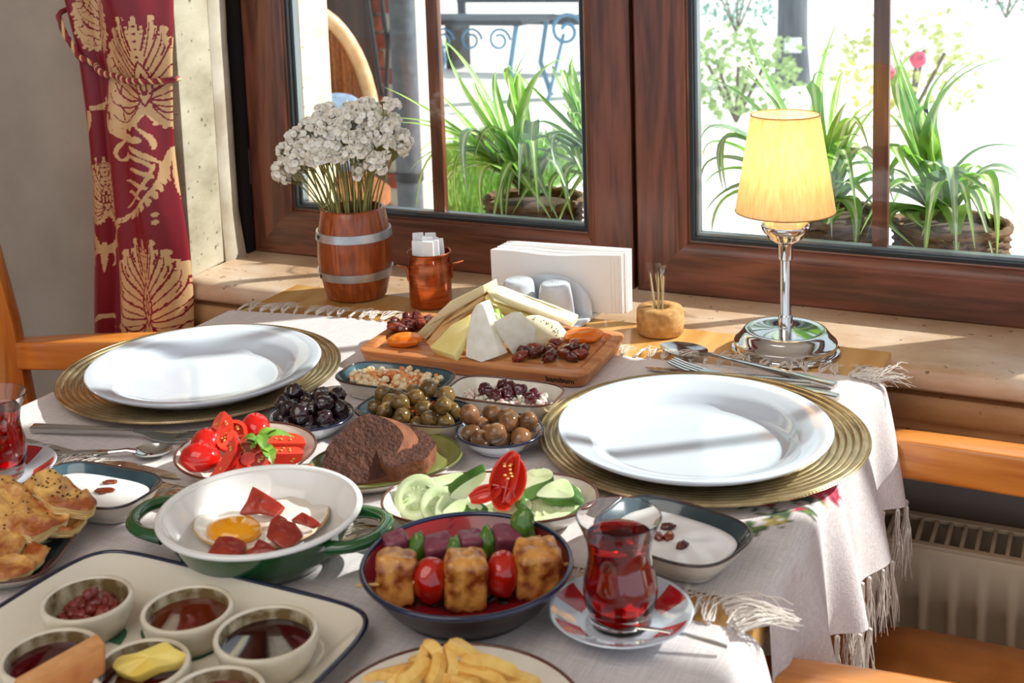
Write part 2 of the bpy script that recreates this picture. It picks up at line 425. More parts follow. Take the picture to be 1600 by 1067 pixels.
mb = MB(); mb.box((x0r, -0.047, 0.0), (x0r + 0.03, 0.03, 0.10)); mb.build('foot', RC, rad); mb = MB(); mb.box((x1r - 0.03, -0.047, 0.0), (x1r, 0.03, 0.10)); mb.build('foot', RC, rad)
# ------------------------------------------------------------------ dining table
tbl = thing('dining_table', 'light beech table pushed up against the stone sill under the runners', 'table', (0.429, -0.60, FLOOR_Z))
MB().box((-0.429, -0.60, 0.715), (0.429, 0.5985, 0.7485)).build('tabletop', TABLE_W, tbl, bevel=0.002)
legm = MB().box((-0.03, -0.03, 0.0), (0.03, 0.03, 0.715)).mesh('leg', ORANGE_Z, bevel=0.003)
for sx in (-1, 1):
    for yy in (-0.55, 0.54): link('leg', legm, tbl, (sx * 0.24, yy, 0))
MB().box((-0.22, -0.56, 0.655), (0.22, 0.56, 0.715)).build('underframe', ORANGE_X, tbl, bevel=0.002)

# ------------------------------------------------------------------ chairs
LEATHER = mat('tan_leather', '#c07a3d', 0.45, col2='#ad6a30', nscale=30, bump=0.25, bscale=260, bdist=0.001)
def chair(name, label, loc, rz, af, back_h=1.02, dz=0.0):
    t = thing(name, label, 'chair', loc, rz)
    mb = MB()
    seat = []
    for i, (d, z) in enumerate(((0.012, 0.415), (0.0, 0.425), (0.0, 0.452), (0.010, 0.466), (0.05, 0.472), (0.12, 0.474))):
        sh = sup(0.262 - d, 0.235 - d, 0.16)
        seat.append([(*sh(2 * PI * j / 48, 1.0), z) for j in range(48)])
    mb.rings(seat, True, True, True); mb.build('seat', LEATHER, t, angle=60)
    mb = MB()
    for s in (-1, 1):
        mb.box((-0.21, s * 0.205 - 0.012, 0.36), (0.20, s * 0.205 + 0.012, 0.413))
        mb.box((s * 0.205 - 0.012, -0.193, 0.36), (s * 0.205 + 0.012, 0.193, 0.413))
    mb.build('seat_frame', ORANGE_X, t, bevel=0.003)
    for s in (-1, 1):
        # back leg rising into the back post, raked backwards
        pts = [(-0.245, 0.0), (-0.235, 0.25), (-0.235, 0.45), (-0.262, 0.70), (-0.315, back_h)]
        rr = [[(x - w, s * 0.252 - 0.016, z), (x + w, s * 0.252 - 0.016, z), (x + w, s * 0.252 + 0.016, z), (x - w, s * 0.252 + 0.016, z)] for (x, z), w in zip(pts, (0.016, 0.022, 0.026, 0.027, 0.022))]
        MB().rings(rr, True, True, True).build('leg', ORANGE_Z, t, bevel=0.004)
        fx = af - 0.035
        MB().rings([[(fx - w, s * 0.252 - w, z), (fx + w, s * 0.252 - w, z), (fx + w, s * 0.252 + w, z), (fx - w, s * 0.252 + w, z)] for z, w in ((0.0, 0.014), (0.40, 0.019), (0.637 + dz, 0.017))], True, True, True).build('leg', ORANGE_Z, t, bevel=0.004)
        arm = []
        for k in range(15):
            u = k / 14; x = -0.236 + u * (af + 0.236)
            top = 0.682 + dz + 0.006 * math.sin(u * PI) - (0.010 * max(0, (u - 0.8) / 0.2) ** 2); th = 0.042 + 0.004 * math.sin(u * PI); y = s * (0.252 - 0.012 * math.sin(u * PI))
            wd = 0.017 + 0.004 * math.sin(u * PI)
            arm.append([(x, y - wd, top - th), (x, y + wd, top - th), (x, y + wd, top), (x, y - wd, top)])
        MB().rings(arm, True, True, True).build('armrest', ORANGE_X, t, bevel=0.005, seg=3)
    MB().rings([[(-0.318 - 0.02 * math.cos(v), y, back_h - 0.06), (-0.298 - 0.02 * math.cos(v), y, back_h - 0.06), (-0.303 - 0.02 * math.cos(v), y, back_h + 0.01), (-0.325 - 0.02 * math.cos(v), y, back_h + 0.01)] for v, y in ((q * PI / 2 / 6, q * 0.236 / 6) for q in range(-6, 7))], True, True, True).build('top_rail', ORANGE_X, t, bevel=0.003)
    for q in range(-2, 3):
        y = q * 0.085
        MB().rings([[(-0.250, y - 0.014, 0.47), (-0.238, y - 0.014, 0.47), (-0.238, y + 0.014, 0.47), (-0.250, y + 0.014, 0.47)], [(-0.325, y - 0.014, back_h - 0.058), (-0.313, y - 0.014, back_h - 0.058), (-0.313, y + 0.014, back_h - 0.058), (-0.325, y + 0.014, back_h - 0.058)]], True, True, True).build('back_slat', ORANGE_Z, t, bevel=0.002)
    return t
chair('dining_chair', 'orange wooden armchair with tan leather seat in front of the radiator', (1.115, -0.338, FLOOR_Z), PI, 0.325)
chair('dining_chair', 'orange wooden armchair beside the red curtain behind the far charger plate', (-0.083, -0.30, FLOOR_Z), math.radians(24), 0.10, 1.02, -0.014)

# ------------------------------------------------------------------ curtain with woven damask
def paint_curve(M, x0, z0, px, pts, r0, r1, val, taper=True):
    n = max(6, int(sum((Vector(pts[i + 1]) - Vector(pts[i])).length for i in range(len(pts) - 1)) / px * 1.6))
    P = []
    if len(pts) == 2: P = [Vector(pts[0]).lerp(Vector(pts[1]), i / n) for i in range(n + 1)]
    else: P = [p for p in bez((*pts[0], 0), (*pts[1], 0), (*pts[2], 0), n)]
    H, W = M.shape
    for i, p in enumerate(P):
        t = i / n
        r = (r0 + (r1 - r0) * t) if not taper else (r0 + (r1 - r0) * t) * (0.35 + 0.65 * math.sin(PI * min(1, t * 0.85 + 0.12)))
        cx, cz = (p.x - x0) / px, (p.y - z0) / px; rp = r / px
        a, b = max(0, int(cx - rp - 1)), min(W, int(cx + rp + 2)); c, d = max(0, int(cz - rp - 1)), min(H, int(cz + rp + 2))
        if a >= b or c >= d: continue
        X, Z = np.meshgrid(np.arange(a, b), np.arange(c, d))
        M[c:d, a:b] = np.where((X - cx) ** 2 + (Z - cz) ** 2 <= rp * rp, val, M[c:d, a:b])
def palmette(pc, cx, cz, w, h):
    def P(u, v): return (cx + u * w, cz + v * h)
    L = ((-0.34, 0.22, -0.56, 0.44, -0.40, 0.075), (-0.32, 0.40, -0.40, 0.52, -0.20, 0.085), (-0.26, 0.44, -0.16, 0.50, 0.04, 0.085), (-0.14, 0.36, 0.06, 0.38, 0.20, 0.080), (0.00, 0.24, 0.20, 0.25, 0.34, 0.070), (0.14, 0.12, 0.30, 0.13, 0.45, 0.055))
    for s in (-1, 1):
        for (bz, mx, mz, tx, tz, r) in L:
            pc([P(0.03 * s, bz), P(mx * s, mz), P(tx * s, tz)], r * w * 1.22, r * w * 0.85, 1)
            pts = bez((*P(0.03 * s, bz), 0), (*P(mx * s, mz), 0), (*P(tx * s, tz), 0), 7)
            for i in range(2, 7):      # scalloped lobes along both edges of every leaf
                p, d = pts[i], (pts[i + 1] - pts[i - 1]); nx, ny = -d.y, d.x; l = math.hypot(nx, ny)
                for q in (-1, 1):
                    k = r * w * 1.12; e = (p.x + q * nx / l * k, p.y + q * ny / l * k); pc([(p.x, p.y), e], r * w * 0.46, r * w * 0.36, 1, False)
            e = P(tx * s * 0.94, tz + 0.035); pc([e, (e[0] + 0.0004, e[1])], r * w * 0.75, r * w * 0.75, 1, False)
    pc([P(0, -0.34), P(0, 0.50)], 0.12 * w, 0.05 * w, 1)
    for s in (-1, 1):
        for i, (bz, mx, mz, tx, tz, r) in enumerate(L):
            pc([P(0.07 * s, bz + 0.01), P(mx * s, mz), P(tx * s * 0.93, tz)], 0.009 * w, 0.005 * w, 0, False)
            pc([P(0.05 * s, bz + 0.06), P(mx * s * 0.86, mz + 0.085), P(tx * s * 0.80, tz + 0.09)], 0.012 * w, 0.009 * w, 0, False)  # added panel, its dark colour paints the shaded part of the brick wall
            pc([P(tx * s * 0.60, tz - 0.05), P(tx * s * 0.72, tz + 0.02), P(tx * s * 0.66, tz + 0.05)], 0.009 * w, 0.006 * w, 0, False)
    for s in (-1, 1): pc([P(0.0, -0.32), P(0.17 * s, -0.12), P(0.0, 0.10)], 0.011 * w, 0.009 * w, 0, False)
    pc([P(0, -0.20), P(0, -0.02)], 0.045 * w, 0.03 * w, 0); pc([P(0, -0.17), P(0, -0.07)], 0.022 * w, 0.018 * w, 1)
    for q in range(5): pc([P(0, 0.14 + q * 0.07), P(0.0004 / w, 0.14 + q * 0.07)], 0.016 * w, 0.014 * w, 0, False)
def curtain():
    root = thing('curtain', 'dark red damask curtain with gold palmettes hanging beside the window', 'curtain', (0, 0, 0))
    px = 0.00115; X0, X1, Z0, Z1 = -0.42, -0.18, -0.15, 0.46
    W, H = int((X1 - X0) / px), int((Z1 - Z0) / px)
    M = np.zeros((H, W))
    def pc(pts, r0, r1, val, taper=True): paint_curve(M, X0, Z0, px, pts, r0, r1, val, taper)
    def pp(u, v): p = at_y(u, v, -0.062); return (p.x, p.z)
    cx, cz = pp(225, 460); palmette(pc, cx, cz, 0.125, 0.165)
    cx, cz = pp(208, 115); palmette(pc, cx, cz, 0.125, 0.165)
    for (u, v, w_, h_) in ((137, 306, 0.062, 0.105), (128, 20, 0.075, 0.12)):
        cx, cz = pp(u, v); palmette(pc, cx, cz, w_, h_)
    def S(pl, r0, r1, val=1): pc([pp(*q) for q in pl], r0, r1, val)
    def feather(a, b, c, n, r, side=1):
        S((a, b, c), r * 0.7, r * 0.5)
        pts = bez((*a, 0), (*b, 0), (*c, 0), n)
        for i in range(n):
            p, q = pts[i], pts[i + 1]; d = (q - p); nx, ny = -d.y, d.x; l = math.hypot(nx, ny) or 1
            k = 9 * math.sin(PI * (i + 1.2) / (n + 1.4)) * side * r / 0.004
            S(((p.x, p.y), (p.x + nx / l * k * 0.6 + d.x * 0.3, p.y + ny / l * k * 0.6 + d.y * 0.3), (p.x + nx / l * k + d.x, p.y + ny / l * k + d.y)), r, r * 0.7)
    feather((212, 222), (170, 222), (150, 172), 8, 0.0048, 1); feather((212, 222), (176, 212), (152, 170), 7, 0.0040, -1)
    S(((190, 222), (170, 238), (186, 252)), 0.004, 0.003); S(((186, 252), (200, 250), (196, 240)), 0.003, 0.004)
    S(((224, 236), (226, 222), (206, 200)), 0.004, 0.003); S(((200, 232), (214, 240), (232, 262)), 0.0045, 0.0035)
    S(((196, 244), (220, 250), (226, 270)), 0.003, 0.003)
    feather((232, 262), (236, 325), (178, 348), 11, 0.0042, -1); S(((226, 262), (222, 300), (196, 326)), 0.0030, 0.0022)
    S(((222, 296), (200, 282), (194, 284)), 0.004, 0.003); S(((216, 312), (204, 300), (198, 302)), 0.004, 0.003); S(((226, 280), (206, 262), (200, 266)), 0.004, 0.003)
    S(((246, 225), (238, 262), (254, 334)), 0.005, 0.004); S(((240, 240), (232, 262), (240, 290)), 0.005, 0.003)
    for q in ((232, 338), (233, 350)): S((q, (q[0] + 1, q[1] + 2)), 0.004, 0.003)
    feather((140, 402), (160, 398), (186, 352), 8, 0.0052, -1); feather((140, 402), (158, 388), (184, 350), 7, 0.004, 1); feather((134, 402), (122, 396), (113, 366), 6, 0.0045, 1)
    S(((138, 398), (112, 404), (124, 424)), 0.005, 0.003); S(((138, 398), (158, 408), (146, 426)), 0.005, 0.003); S(((138, 390), (138, 434)), 0.006, 0.003)
    feather((118, 172), (130, 176), (142, 152), 5, 0.0035, 1); S(((120, 515), (140, 490), (160, 520)), 0.004, 0.004); S(((170, 520), (178, 505), (190, 522)), 0.006, 0.004)
    S(((116, 180), (118, 200), (113, 216)), 0.005, 0.003)
    # sheet
    def surf(u, z):
        k = max(-0.6, min(1, z / 0.42))
        xl = -0.383 + 0.010 * math.sin(z * 9) - 0.02 * max(0, -z); xr = -0.196 + 0.006 * math.cos(z * 16)
        x = xl + (xr - xl) * u
        main = math.sin(PI * max(0, min(1, (u - 0.27) / 0.73))) ** 0.6
        left = math.sin(PI * max(0, min(1, u / 0.22)))
        ripple = 0.007 * math.sin(u * 21 + z * 4) * (0.4 + 0.6 * (1 - k)) * (1 if u > 0.3 else 0.3)
        pin = 0.016 * math.exp(-((z - 0.345 + 0.08 * u) / 0.05) ** 2)
        y = -0.016 - 0.045 * main - 0.016 * left + ripple + pin * main
        if z > 0.34: y += -0.03 * (z - 0.34) / 0.1 * math.sin(u * 11 + 0.6) * 0.5
        return (x, min(y, -0.004), z)
    nu = 200
    zs = list(np.arange(-0.74, -0.15, 0.01)) + list(np.arange(-0.15, 0.46, 0.00125)) + list(np.arange(0.46, 1.3, 0.02))
    verts = [surf(i / (nu - 1), float(z)) for z in zs for i in range(nu)]
    faces = [(j * nu + i, j * nu + i + 1, (j + 1) * nu + i + 1, (j + 1) * nu + i) for j in range(len(zs) - 1) for i in range(nu - 1)]
    me = bpy.data.meshes.new('cloth'); me.from_pydata(verts, [], faces)
    va = np.array(verts); ix = np.clip(((va[:, 0] - X0) / px).astype(int), 0, W - 1); iz = ((va[:, 2] - Z0) / px).astype(int)
    mval = np.where((iz >= 0) & (iz < H), M[np.clip(iz, 0, H - 1), ix], 0.0)
    at = me.attributes.new('damask', 'FLOAT', 'POINT'); at.data.foreach_set('value', mval.astype(np.float32))
    me.polygons.foreach_set('use_smooth', [True] * len(me.polygons))
    m = bpy.data.materials.new('damask_satin'); m.use_nodes = True; nt = m.node_tree; bs = nt.nodes['Principled BSDF']
    a = N(nt, 'ShaderNodeAttribute'); a.attribute_name = 'damask'
    rp = N(nt, 'ShaderNodeValToRGB'); rp.color_ramp.elements[0].position = 0.35; rp.color_ramp.elements[1].position = 0.65
    rp.color_ramp.elements[0].color = hexc('#7d0a1d'); rp.color_ramp.elements[1].color = hexc('#cfa878')
    nt.links.new(a.outputs['Fac'], rp.inputs[0]); nt.links.new(rp.outputs[0], bs.inputs['Base Color'])
    bs.inputs['Roughness'].default_value = 0.42; bs.inputs['Sheen Weight'].default_value = 0.3; bs.inputs['Sheen Tint'].default_value = hexc('#ff8090')
    me.materials.append(m); link('cloth', me, root)
    return surf
surf = curtain()
# rope tie-back: two twisted strands
tb = thing('curtain_tieback', 'twisted red and gold rope holding back the damask curtain', 'tieback', (0, 0, 0))
path = []
key = [(0.0, 0.400), (0.05, 0.366), (0.15, 0.335), (0.3, 0.322), (0.5, 0.312), (0.75, 0.304), (1.0, 0.303)]
for k in range(241):
    u = k / 240
    for (a, za), (b, zb) in zip(key, key[1:]):
        if a <= u <= b: z = za + (zb - za) * (0.5 - 0.5 * math.cos(PI * (u - a) / (b - a)))
    x, y, z = surf(u, z)
    yy = min(surf(max(0, min(1, u + d)), z)[1] for d in (-0.06, -0.03, 0, 0.03, 0.06))
    path.append(Vector((x, yy - 0.0075, z)))
for _ in range(12): path = [path[0]] + [(path[i - 1] + path[i] * 2 + path[i + 1]) / 4 for i in range(1, len(path) - 1)] + [path[-1]]
path = [path[0] + Vector((-0.004, 0.03, 0.012)), path[0] + Vector((-0.007, 0.012, 0.005))] + path + [path[-1] + Vector((0.006, 0.010, 0)), path[-1] + Vector((0.004, 0.028, 0))]
for ph, nm, c in ((0, 'gold_strand', '#d9b77c'), (1, 'red_strand', '#7a1420'), (2, 'red_strand', '#9a1a2a')):
    pts = []
    for i, p in enumerate(path):
        t = (path[min(i + 1, len(path) - 1)] - path[max(i - 1, 0)]).normalized(); x = Vector((0, 1, 0)).cross(t).normalized(); y = t.cross(x)
        an = i * 0.42 + ph * 2 * PI / 3
        pts.append(p + x * math.cos(an) * 0.0024 + y * math.sin(an) * 0.0024)
    MB().tube(pts, 0.0026, 7).build(nm, mat('rope' + c, c, 0.5, sheen=0.2), tb, angle=80)

# ------------------------------------------------------------------ table runners with knotted fringes
def runner_mat():
    m = bpy.data.materials.new('linen'); m.use_nodes = True; nt = m.node_tree; bs = nt.nodes['Principled BSDF']
    a = N(nt, 'ShaderNodeAttribute'); a.attribute_name = 'thread'
    tc = N(nt, 'ShaderNodeTexCoord')
    prev = None
    hs = []
    for st in ((40, 900, 900), (900, 40, 300)):
        mp = N(nt, 'ShaderNodeMapping'); mp.inputs['Scale'].default_value = st; nt.links.new(tc.outputs['Object'], mp.inputs[0])
        t = N(nt, 'ShaderNodeTexNoise'); t.inputs['Scale'].default_value = 1.0; t.inputs['Detail'].default_value = 3; nt.links.new(mp.outputs[0], t.inputs['Vector']); hs.append(t)
    ad = N(nt, 'ShaderNodeMath', operation='ADD'); nt.links.new(hs[0].outputs['Fac'], ad.inputs[0]); nt.links.new(hs[1].outputs['Fac'], ad.inputs[1])
    mr = N(nt, 'ShaderNodeMapRange'); mr.inputs['From Min'].default_value = 0.6; mr.inputs['From Max'].default_value = 1.4; mr.inputs['To Min'].default_value = 0.70; mr.inputs['To Max'].default_value = 1.10
    nt.links.new(ad.outputs[0], mr.inputs[0])
    mx = N(nt, 'ShaderNodeMix', data_type='RGBA', blend_type='MULTIPLY'); mx.inputs[0].default_value = 1.0
    nt.links.new(a.outputs['Color'], mx.inputs[6]); nt.links.new(mr.outputs[0], mx.inputs[7]); nt.links.new(mx.outputs[2], bs.inputs['Base Color'])
    bs.inputs['Roughness'].default_value = 0.85; bs.inputs['Sheen Weight'].default_value = 0.15
    bp = N(nt, 'ShaderNodeBump'); bp.inputs['Strength'].default_value = 0.5; bp.inputs['Distance'].default_value = 0.0006
    nt.links.new(ad.outputs[0], bp.inputs['Height']); nt.links.new(bp.outputs[0], bs.inputs['Normal'])
    return m
LINEN = runner_mat()
THREAD = mat('fringe_thread', '#d9cfc6', 0.8, sheen=0.2)
XE = 0.8595          # right table edge
def drape(s, y, hang_amp=1.0):
    """s runs along x over the table and then down the right (or left) side"""
    r = 0.012
    wob = 0.0008 * noise.noise(Vector((s * 14, y * 14, 0))) + 0.0005 * noise.noise(Vector((s * 50, y * 30, 3)))
    z0 = 0.0009 + max(0.0, wob)
    def edge(d):                      # d = length past the start of the bend
        if d < r * PI / 2: a = d / r; return r * math.sin(a), -r * (1 - math.cos(a))
        return r, -r - (d - r * PI / 2)
    if s > XE - r + 0.004:
        dx, dz = edge(s - (XE - r + 0.004)); h = max(0.0, -dz)
        k = min(1.0, h / 0.15)
        f = math.sin(y * 47 + 0.7 + 0.8 * math.sin(y * 17)) * 0.0135 + math.sin(y * 97 + 1.1) * 0.0060
        return (XE - r + 0.004 + dx + k ** 0.7 * (f + 0.019) * hang_amp, y + k * 0.006 * math.sin(y * 70), z0 + dz)
    if s < -0.006 + 0.0:
        dx, dz = edge(-(s + 0.006)); return (-0.006 - dx, y, z0 + dz)
    return (s, y, z0)
def runner(name, label, y0, y1, s0, s1, step, prints, edge_wave):
    root = thing(name, label, 'table runner', (0, 0, 0))
    ns, ny = int((s1 - s0) / step) + 1, int((y1 - y0) / step) + 1
    S = [s0 + (s1 - s0) * i / (ns - 1) for i in range(ns)]; Y = [y0 + (y1 - y0) * j / (ny - 1) for j in range(ny)]
    verts = []
    for s in S:
        for j, y in enumerate(Y):
            t = j / (ny - 1)
            verts.append(drape(s, y + t * edge_wave(s)))
    faces = [(i * ny + j, (i + 1) * ny + j, (i + 1) * ny + j + 1, i * ny + j + 1) for i in range(ns - 1) for j in range(ny - 1)]
    me = bpy.data.meshes.new('cloth'); me.from_pydata(verts, [], faces); me.polygons.foreach_set('use_smooth', [True] * len(me.polygons))
    base = np.array(hexc('#dbd1d0')); colr = np.tile(base, (len(verts), 1))
    if prints is not None:
        sy = np.array([(round(s / 0.0033) * 0.0033, round(y / 0.0033) * 0.0033) for s in S for y in Y])
        for (cs, cy, r, kind, sd) in prints:
            d = np.hypot(sy[:, 0] - cs, sy[:, 1] - cy); an = np.arctan2(sy[:, 1] - cy, sy[:, 0] - cs)
            rr = 1.45 * r * (0.75 + 0.30 * np.cos(5 * an + sd))
            m = d < rr
            pal = {'r': ('#c01840', '#e04a6e', '#8e1030'), 'g': ('#2f4a24', '#5f7a34', '#20361c'), 'y': ('#b8a24a', '#8f8440', '#5a5a20')}[kind]
            h = ((np.abs(np.sin(sy[:, 0] * 4127 + sy[:, 1] * 7919 + sd)) * 43758) % 1.0)
            for q, c in enumerate(pal):
                colr[m & (h >= (0, 0.55, 0.8)[q])] = hexc(c)
            if kind == 'g': colr[m & (h > 0.9)] = base
    at = me.attributes.new('thread', 'FLOAT_COLOR', 'POINT'); at.data.foreach_set('color', colr.astype(np.float32).ravel())
    me.materials.append(LINEN); link('cloth', me, root)
    return root
def tassel_mesh(n, length, lie, seed):
    rs = random.Random(seed); mb = MB()
    mb.blob((0, 0, 0), (0.0022, 0.0026, 0.0022), 1)
    for k in range(n):
        a = rs.uniform(-1, 1); b = rs.uniform(-1, 1); L = length * rs.uniform(0.65, 1.1)
        pts = []
        for q in range(6):
            t = q / 5
            if lie: pts.append((a * 0.011 * t * (1 + rs.uniform(-.5, .5)) + 0.003 * math.sin(3 * t + a * 4), L * t - 0.001, max(0.0012, 0.0016 + 0.0045 * math.sin(PI * t) * (0.6 + 0.6 * b))))
            else: pts.append((a * 0.006 * t + 0.002 * math.sin(4 * t + b * 5), b * 0.007 * t + 0.002 * math.sin(5 * t + a * 6), -L * t))
        mb.tube(pts, [0.00050, 0.00045, 0.0004, 0.0004, 0.00035, 0.00025], 4, cap=False)
    return mb.mesh('tassel', THREAD)
T_LIE = [tassel_mesh(12, 0.034, True, k) for k in range(5)]
T_HANG = [tassel_mesh(15, 0.075, False, 20 + k) for k in range(5)]

# back runner: the far edge shows bare wood behind it
def gp(u, v): p = at_z(u, v, 0.001); return (p.x, p.y)
def hp(u, v):
    d = ray(u, v); p = CAM + d * ((0.872 - CAM.x) / d.x); return (XE - p.z, p.y)
prints = []
for (u, v, r, k) in ((1146, 790, .010, 'g'), (1160, 786, .008, 'y'), (1182, 782, .013, 'r'), (1204, 780, .012, 'r'), (1228, 778, .014, 'r'), (1175, 794, .007, 'g'), (1240, 782, .011, 'g'), (1256, 776, .013, 'g'),
                     (1270, 770, .012, 'y'), (1120, 770, .014, 'r'), (1200, 765, .016, 'g'), (1260, 755, .016, 'r'), (1090, 760, .014, 'g'), (1060, 740, .014, 'r')): prints.append((*gp(u, v), r, k, u * 0.7))
for (u, v, r, k) in ((1268, 778, .010, 'g'), (1280, 780, .012, 'g'), (1287, 798, .006, 'r'), (1286, 809, .007, 'g'), (1302, 768, .011, 'r'), (1308, 782, .008, 'r'), (1300, 756, .012, 'r'), (1275, 792, .007, 'y')): prints.append((*hp(u, v), r, k, u * 0.9))
wA = lambda s: 0.006 * math.sin(s * 9.0) + 0.010 * math.exp(-((s - 0.30) / 0.10) ** 2) + (0.018 * max(0, s - 0.56) / 0.3) - 0.018 * max(0, 0.14 - s) / 0.14
rA = runner('table_runner', 'far cream linen runner with red and green cross stitched flowers under both chargers', -0.616, -0.128, -0.20, XE + 0.135, 0.0042, prints, wA)
wB = lambda s: 0.004 * math.sin(s * 13 + 1) + 0.032 * max(0.0, (0.36 - s) / 0.36)
rB = runner('table_runner', 'near cream linen runner under the tea glass and the enamel tray', -1.14, -0.654, -0.16, XE + 0.16, 0.0055, None, wB)
k = 0
s = 0.004
while s < XE + 0.001:
    y = -0.128 + wA(s)
    link('tassel', T_LIE[k % 5], rA, (s, y, 0.0022), (0, 0, rnd(-0.55, 0.45)), rnd(0.85, 1.15))
    y = -0.654 + wB(s); link('tassel', T_LIE[(k + 2) % 5], rB, (s, y, 0.0022), (0, 0, rnd(-0.8, 0.3)), rnd(0.9, 1.3))
    s += 0.0165; k += 1
for rt, a, b, sh in ((rA, -0.61, -0.13, XE + 0.135), (rB, -0.80, -0.654, XE + 0.16)):
    y = a
    while y < b:
        p = Vector(drape(sh, y + (wA(sh) * (y + 0.616) / 0.488 if rt is rA else 0)))
        link('tassel', T_HANG[k % 5], rt, p + Vector((0.001, 0, -0.002)), (0, 0, rnd(0, 6.28)), rnd(0.85, 1.1)); y += 0.0145; k += 1
# the near runner's corner fringe spills over the table edge
for q in range(7):
    link('tassel', T_LIE[q % 5], rB, (XE - 0.004 - 0.004 * q, -0.664 + 0.006 * q, 0.004), (0, -0.15 - 0.1 * (q % 3), -0.9 - 0.12 * q), 1.35)
for q in range(5):
    link('tassel', T_LIE[(q + 1) % 5], rA, (XE - 0.002 - 0.006 * q, -0.118 + 0.002 * q, 0.0035), (0, 0.5, -1.0 - 0.1 * q), 1.3)
# ------------------------------------------------------------------ tableware
ZC = 0.0024     # top of the linen
WHITE = mat('white_porcelain', '#ced6e0', 0.10, coat=0.6)
CREAMC = mat('cream_ceramic', '#e9e2d6', 0.18, col2='#ddd3c4', nscale=30, coat=0.4)
TEAL = mat('teal_glaze', '#46626c', 0.12, col2='#2c444e', nscale=22, coat=0.6, cmix=(0.3, 0.75))
DKTEAL = mat('dark_teal_glaze', '#43535a', 0.12, col2='#2b3b42', nscale=18, coat=0.6)
BLUERIM = mat('navy_rim', '#1c2440', 0.15, coat=0.5)
BROWNRIM = mat('brown_rim', '#5b3020', 0.2, coat=0.4)
TEALRIM = mat('dark_rim', '#2a2f33', 0.2, col2='#4a3020', nscale=40, coat=0.4)
GREENGL = mat('olive_green_glaze', '#949252', 0.15, col2='#747c42', nscale=16, coat=0.5)
GOLD = mat('champagne_metal', '#c4b08a', 0.28, 0.9, col2='#a8946a', nscale=60)
STEEL = mat('polished_steel', '#c9c9c6', 0.12, 1.0)
CHROME = mat('chrome', '#dedede', 0.05, 1.0)
COPPER = mat('copper', '#c3714c', 0.25, 0.95, col2='#a85a38', nscale=30, stretch=(1, 1, 12))
def speckle(name, base, spot, scale, th):
    m = bpy.data.materials.new(name); m.use_nodes = True; nt = m.node_tree; bs = nt.nodes['Principled BSDF']
    tc = N(nt, 'ShaderNodeTexCoord'); vo = N(nt, 'ShaderNodeTexVoronoi'); vo.inputs['Scale'].default_value = scale
    nt.links.new(tc.outputs['Object'], vo.inputs[0])
    rp = N(nt, 'ShaderNodeValToRGB'); rp.color_ramp.interpolation = 'LINEAR'; rp.color_ramp.elements[0].position = th; rp.color_ramp.elements[1].position = th + 0.05
    rp.color_ramp.elements[0].color = hexc(spot); rp.color_ramp.elements[1].color = hexc(base)
    nt.links.new(vo.outputs['Distance'], rp.inputs[0]); nt.links.new(rp.outputs[0], bs.inputs['Base Color'])
    bs.inputs['Roughness'].default_value = 0.12; bs.inputs['Coat Weight'].default_value = 0.5
    return m
BLUEDOT = speckle('blue_dotted_glaze', '#dfe2e6', '#27345c', 190, 0.36)

def oval_rings(prof, a, b, e, n=56):
    rr = []
    for d, z in prof:
        rr.append([((a - d) * math.copysign(abs(math.cos(t)) ** e, math.cos(t)), (b - d) * math.copysign(abs(math.sin(t)) ** e, math.sin(t)), z) for t in (2 * PI * j / n for j in range(n))])
    return rr
def dish(name, label, loc, rz, a, b, e, h, out, inn, rim, cat='dish', group=None, foot=0.45, floor=0.006, rim_r=0.0013, zm=0.030):
    loc, k_ = reproj(loc, zm, ZC + h); a *= k_; b *= k_
    t = thing(name, label, cat, (loc[0], loc[1], ZC), rz, group)
    m = min(a, b)
    po = [(foot * m, 0.0), (foot * m - 0.0015, 0.0008), (foot * m * 0.92, 0.003), (foot * m * 0.62, h * 0.28), (foot * m * 0.30, h * 0.62), (foot * m * 0.08, h * 0.92), (0.0, h)]
    pi = [(0.0016, h), (foot * m * 0.10 + 0.002, h * 0.92), (foot * m * 0.34 + 0.002, h * 0.64), (foot * m * 0.68 + 0.002, h * 0.34), (foot * m * 0.98, floor + 0.001), (m * 0.7, floor), (m * 0.9, floor)]
    mb = MB(); mb.rings(oval_rings(po, a, b, e), True, True, False); mb.build('body', out, t, angle=60)
    mb = MB(); mb.rings(oval_rings(pi, a, b, e), True, False, True); mb.build('glaze', inn, t, angle=60)
    ring = oval_rings([(0.0008, h)], a, b, e, 72)[0]
    mb = MB(); rr = []
    for j, p in enumerate(ring):
        q0, q1 = Vector(ring[j - 1]), Vector(ring[(j + 1) % 72]); tt = (q1 - q0).normalized(); nx = tt.cross(Vector((0, 0, 1)))
        rr.append([tuple(Vector(p) + nx * math.cos(2 * PI * k / 8) * rim_r + Vector((0, 0, 1)) * math.sin(2 * PI * k / 8) * rim_r) for k in range(8)])
    rr.append(rr[0]); mb.rings(rr, True); mb.build('rim', rim, t, angle=80)
    def inside(k=0.8):
        def f():
            while True:
                x, y = rnd(-1, 1), rnd(-1, 1)
                if x * x + y * y <= 1: break
            x, y = x * (a - 0.004) * k, y * (b - 0.004) * k
            return x, y
        return f
    def fl(x, y):
        r = math.hypot(x / a, y / b); fr = 1 - foot * m * 0.98 / m
        return ZC + floor + (max(0, (r - fr) / (1 - fr)) ** 1.6) * (h - floor)
    def W(x, y):
        return (loc[0] + x * math.cos(rz) - y * math.sin(rz), loc[1] + x * math.sin(rz) + y * math.cos(rz))
    return t, inside, fl, W

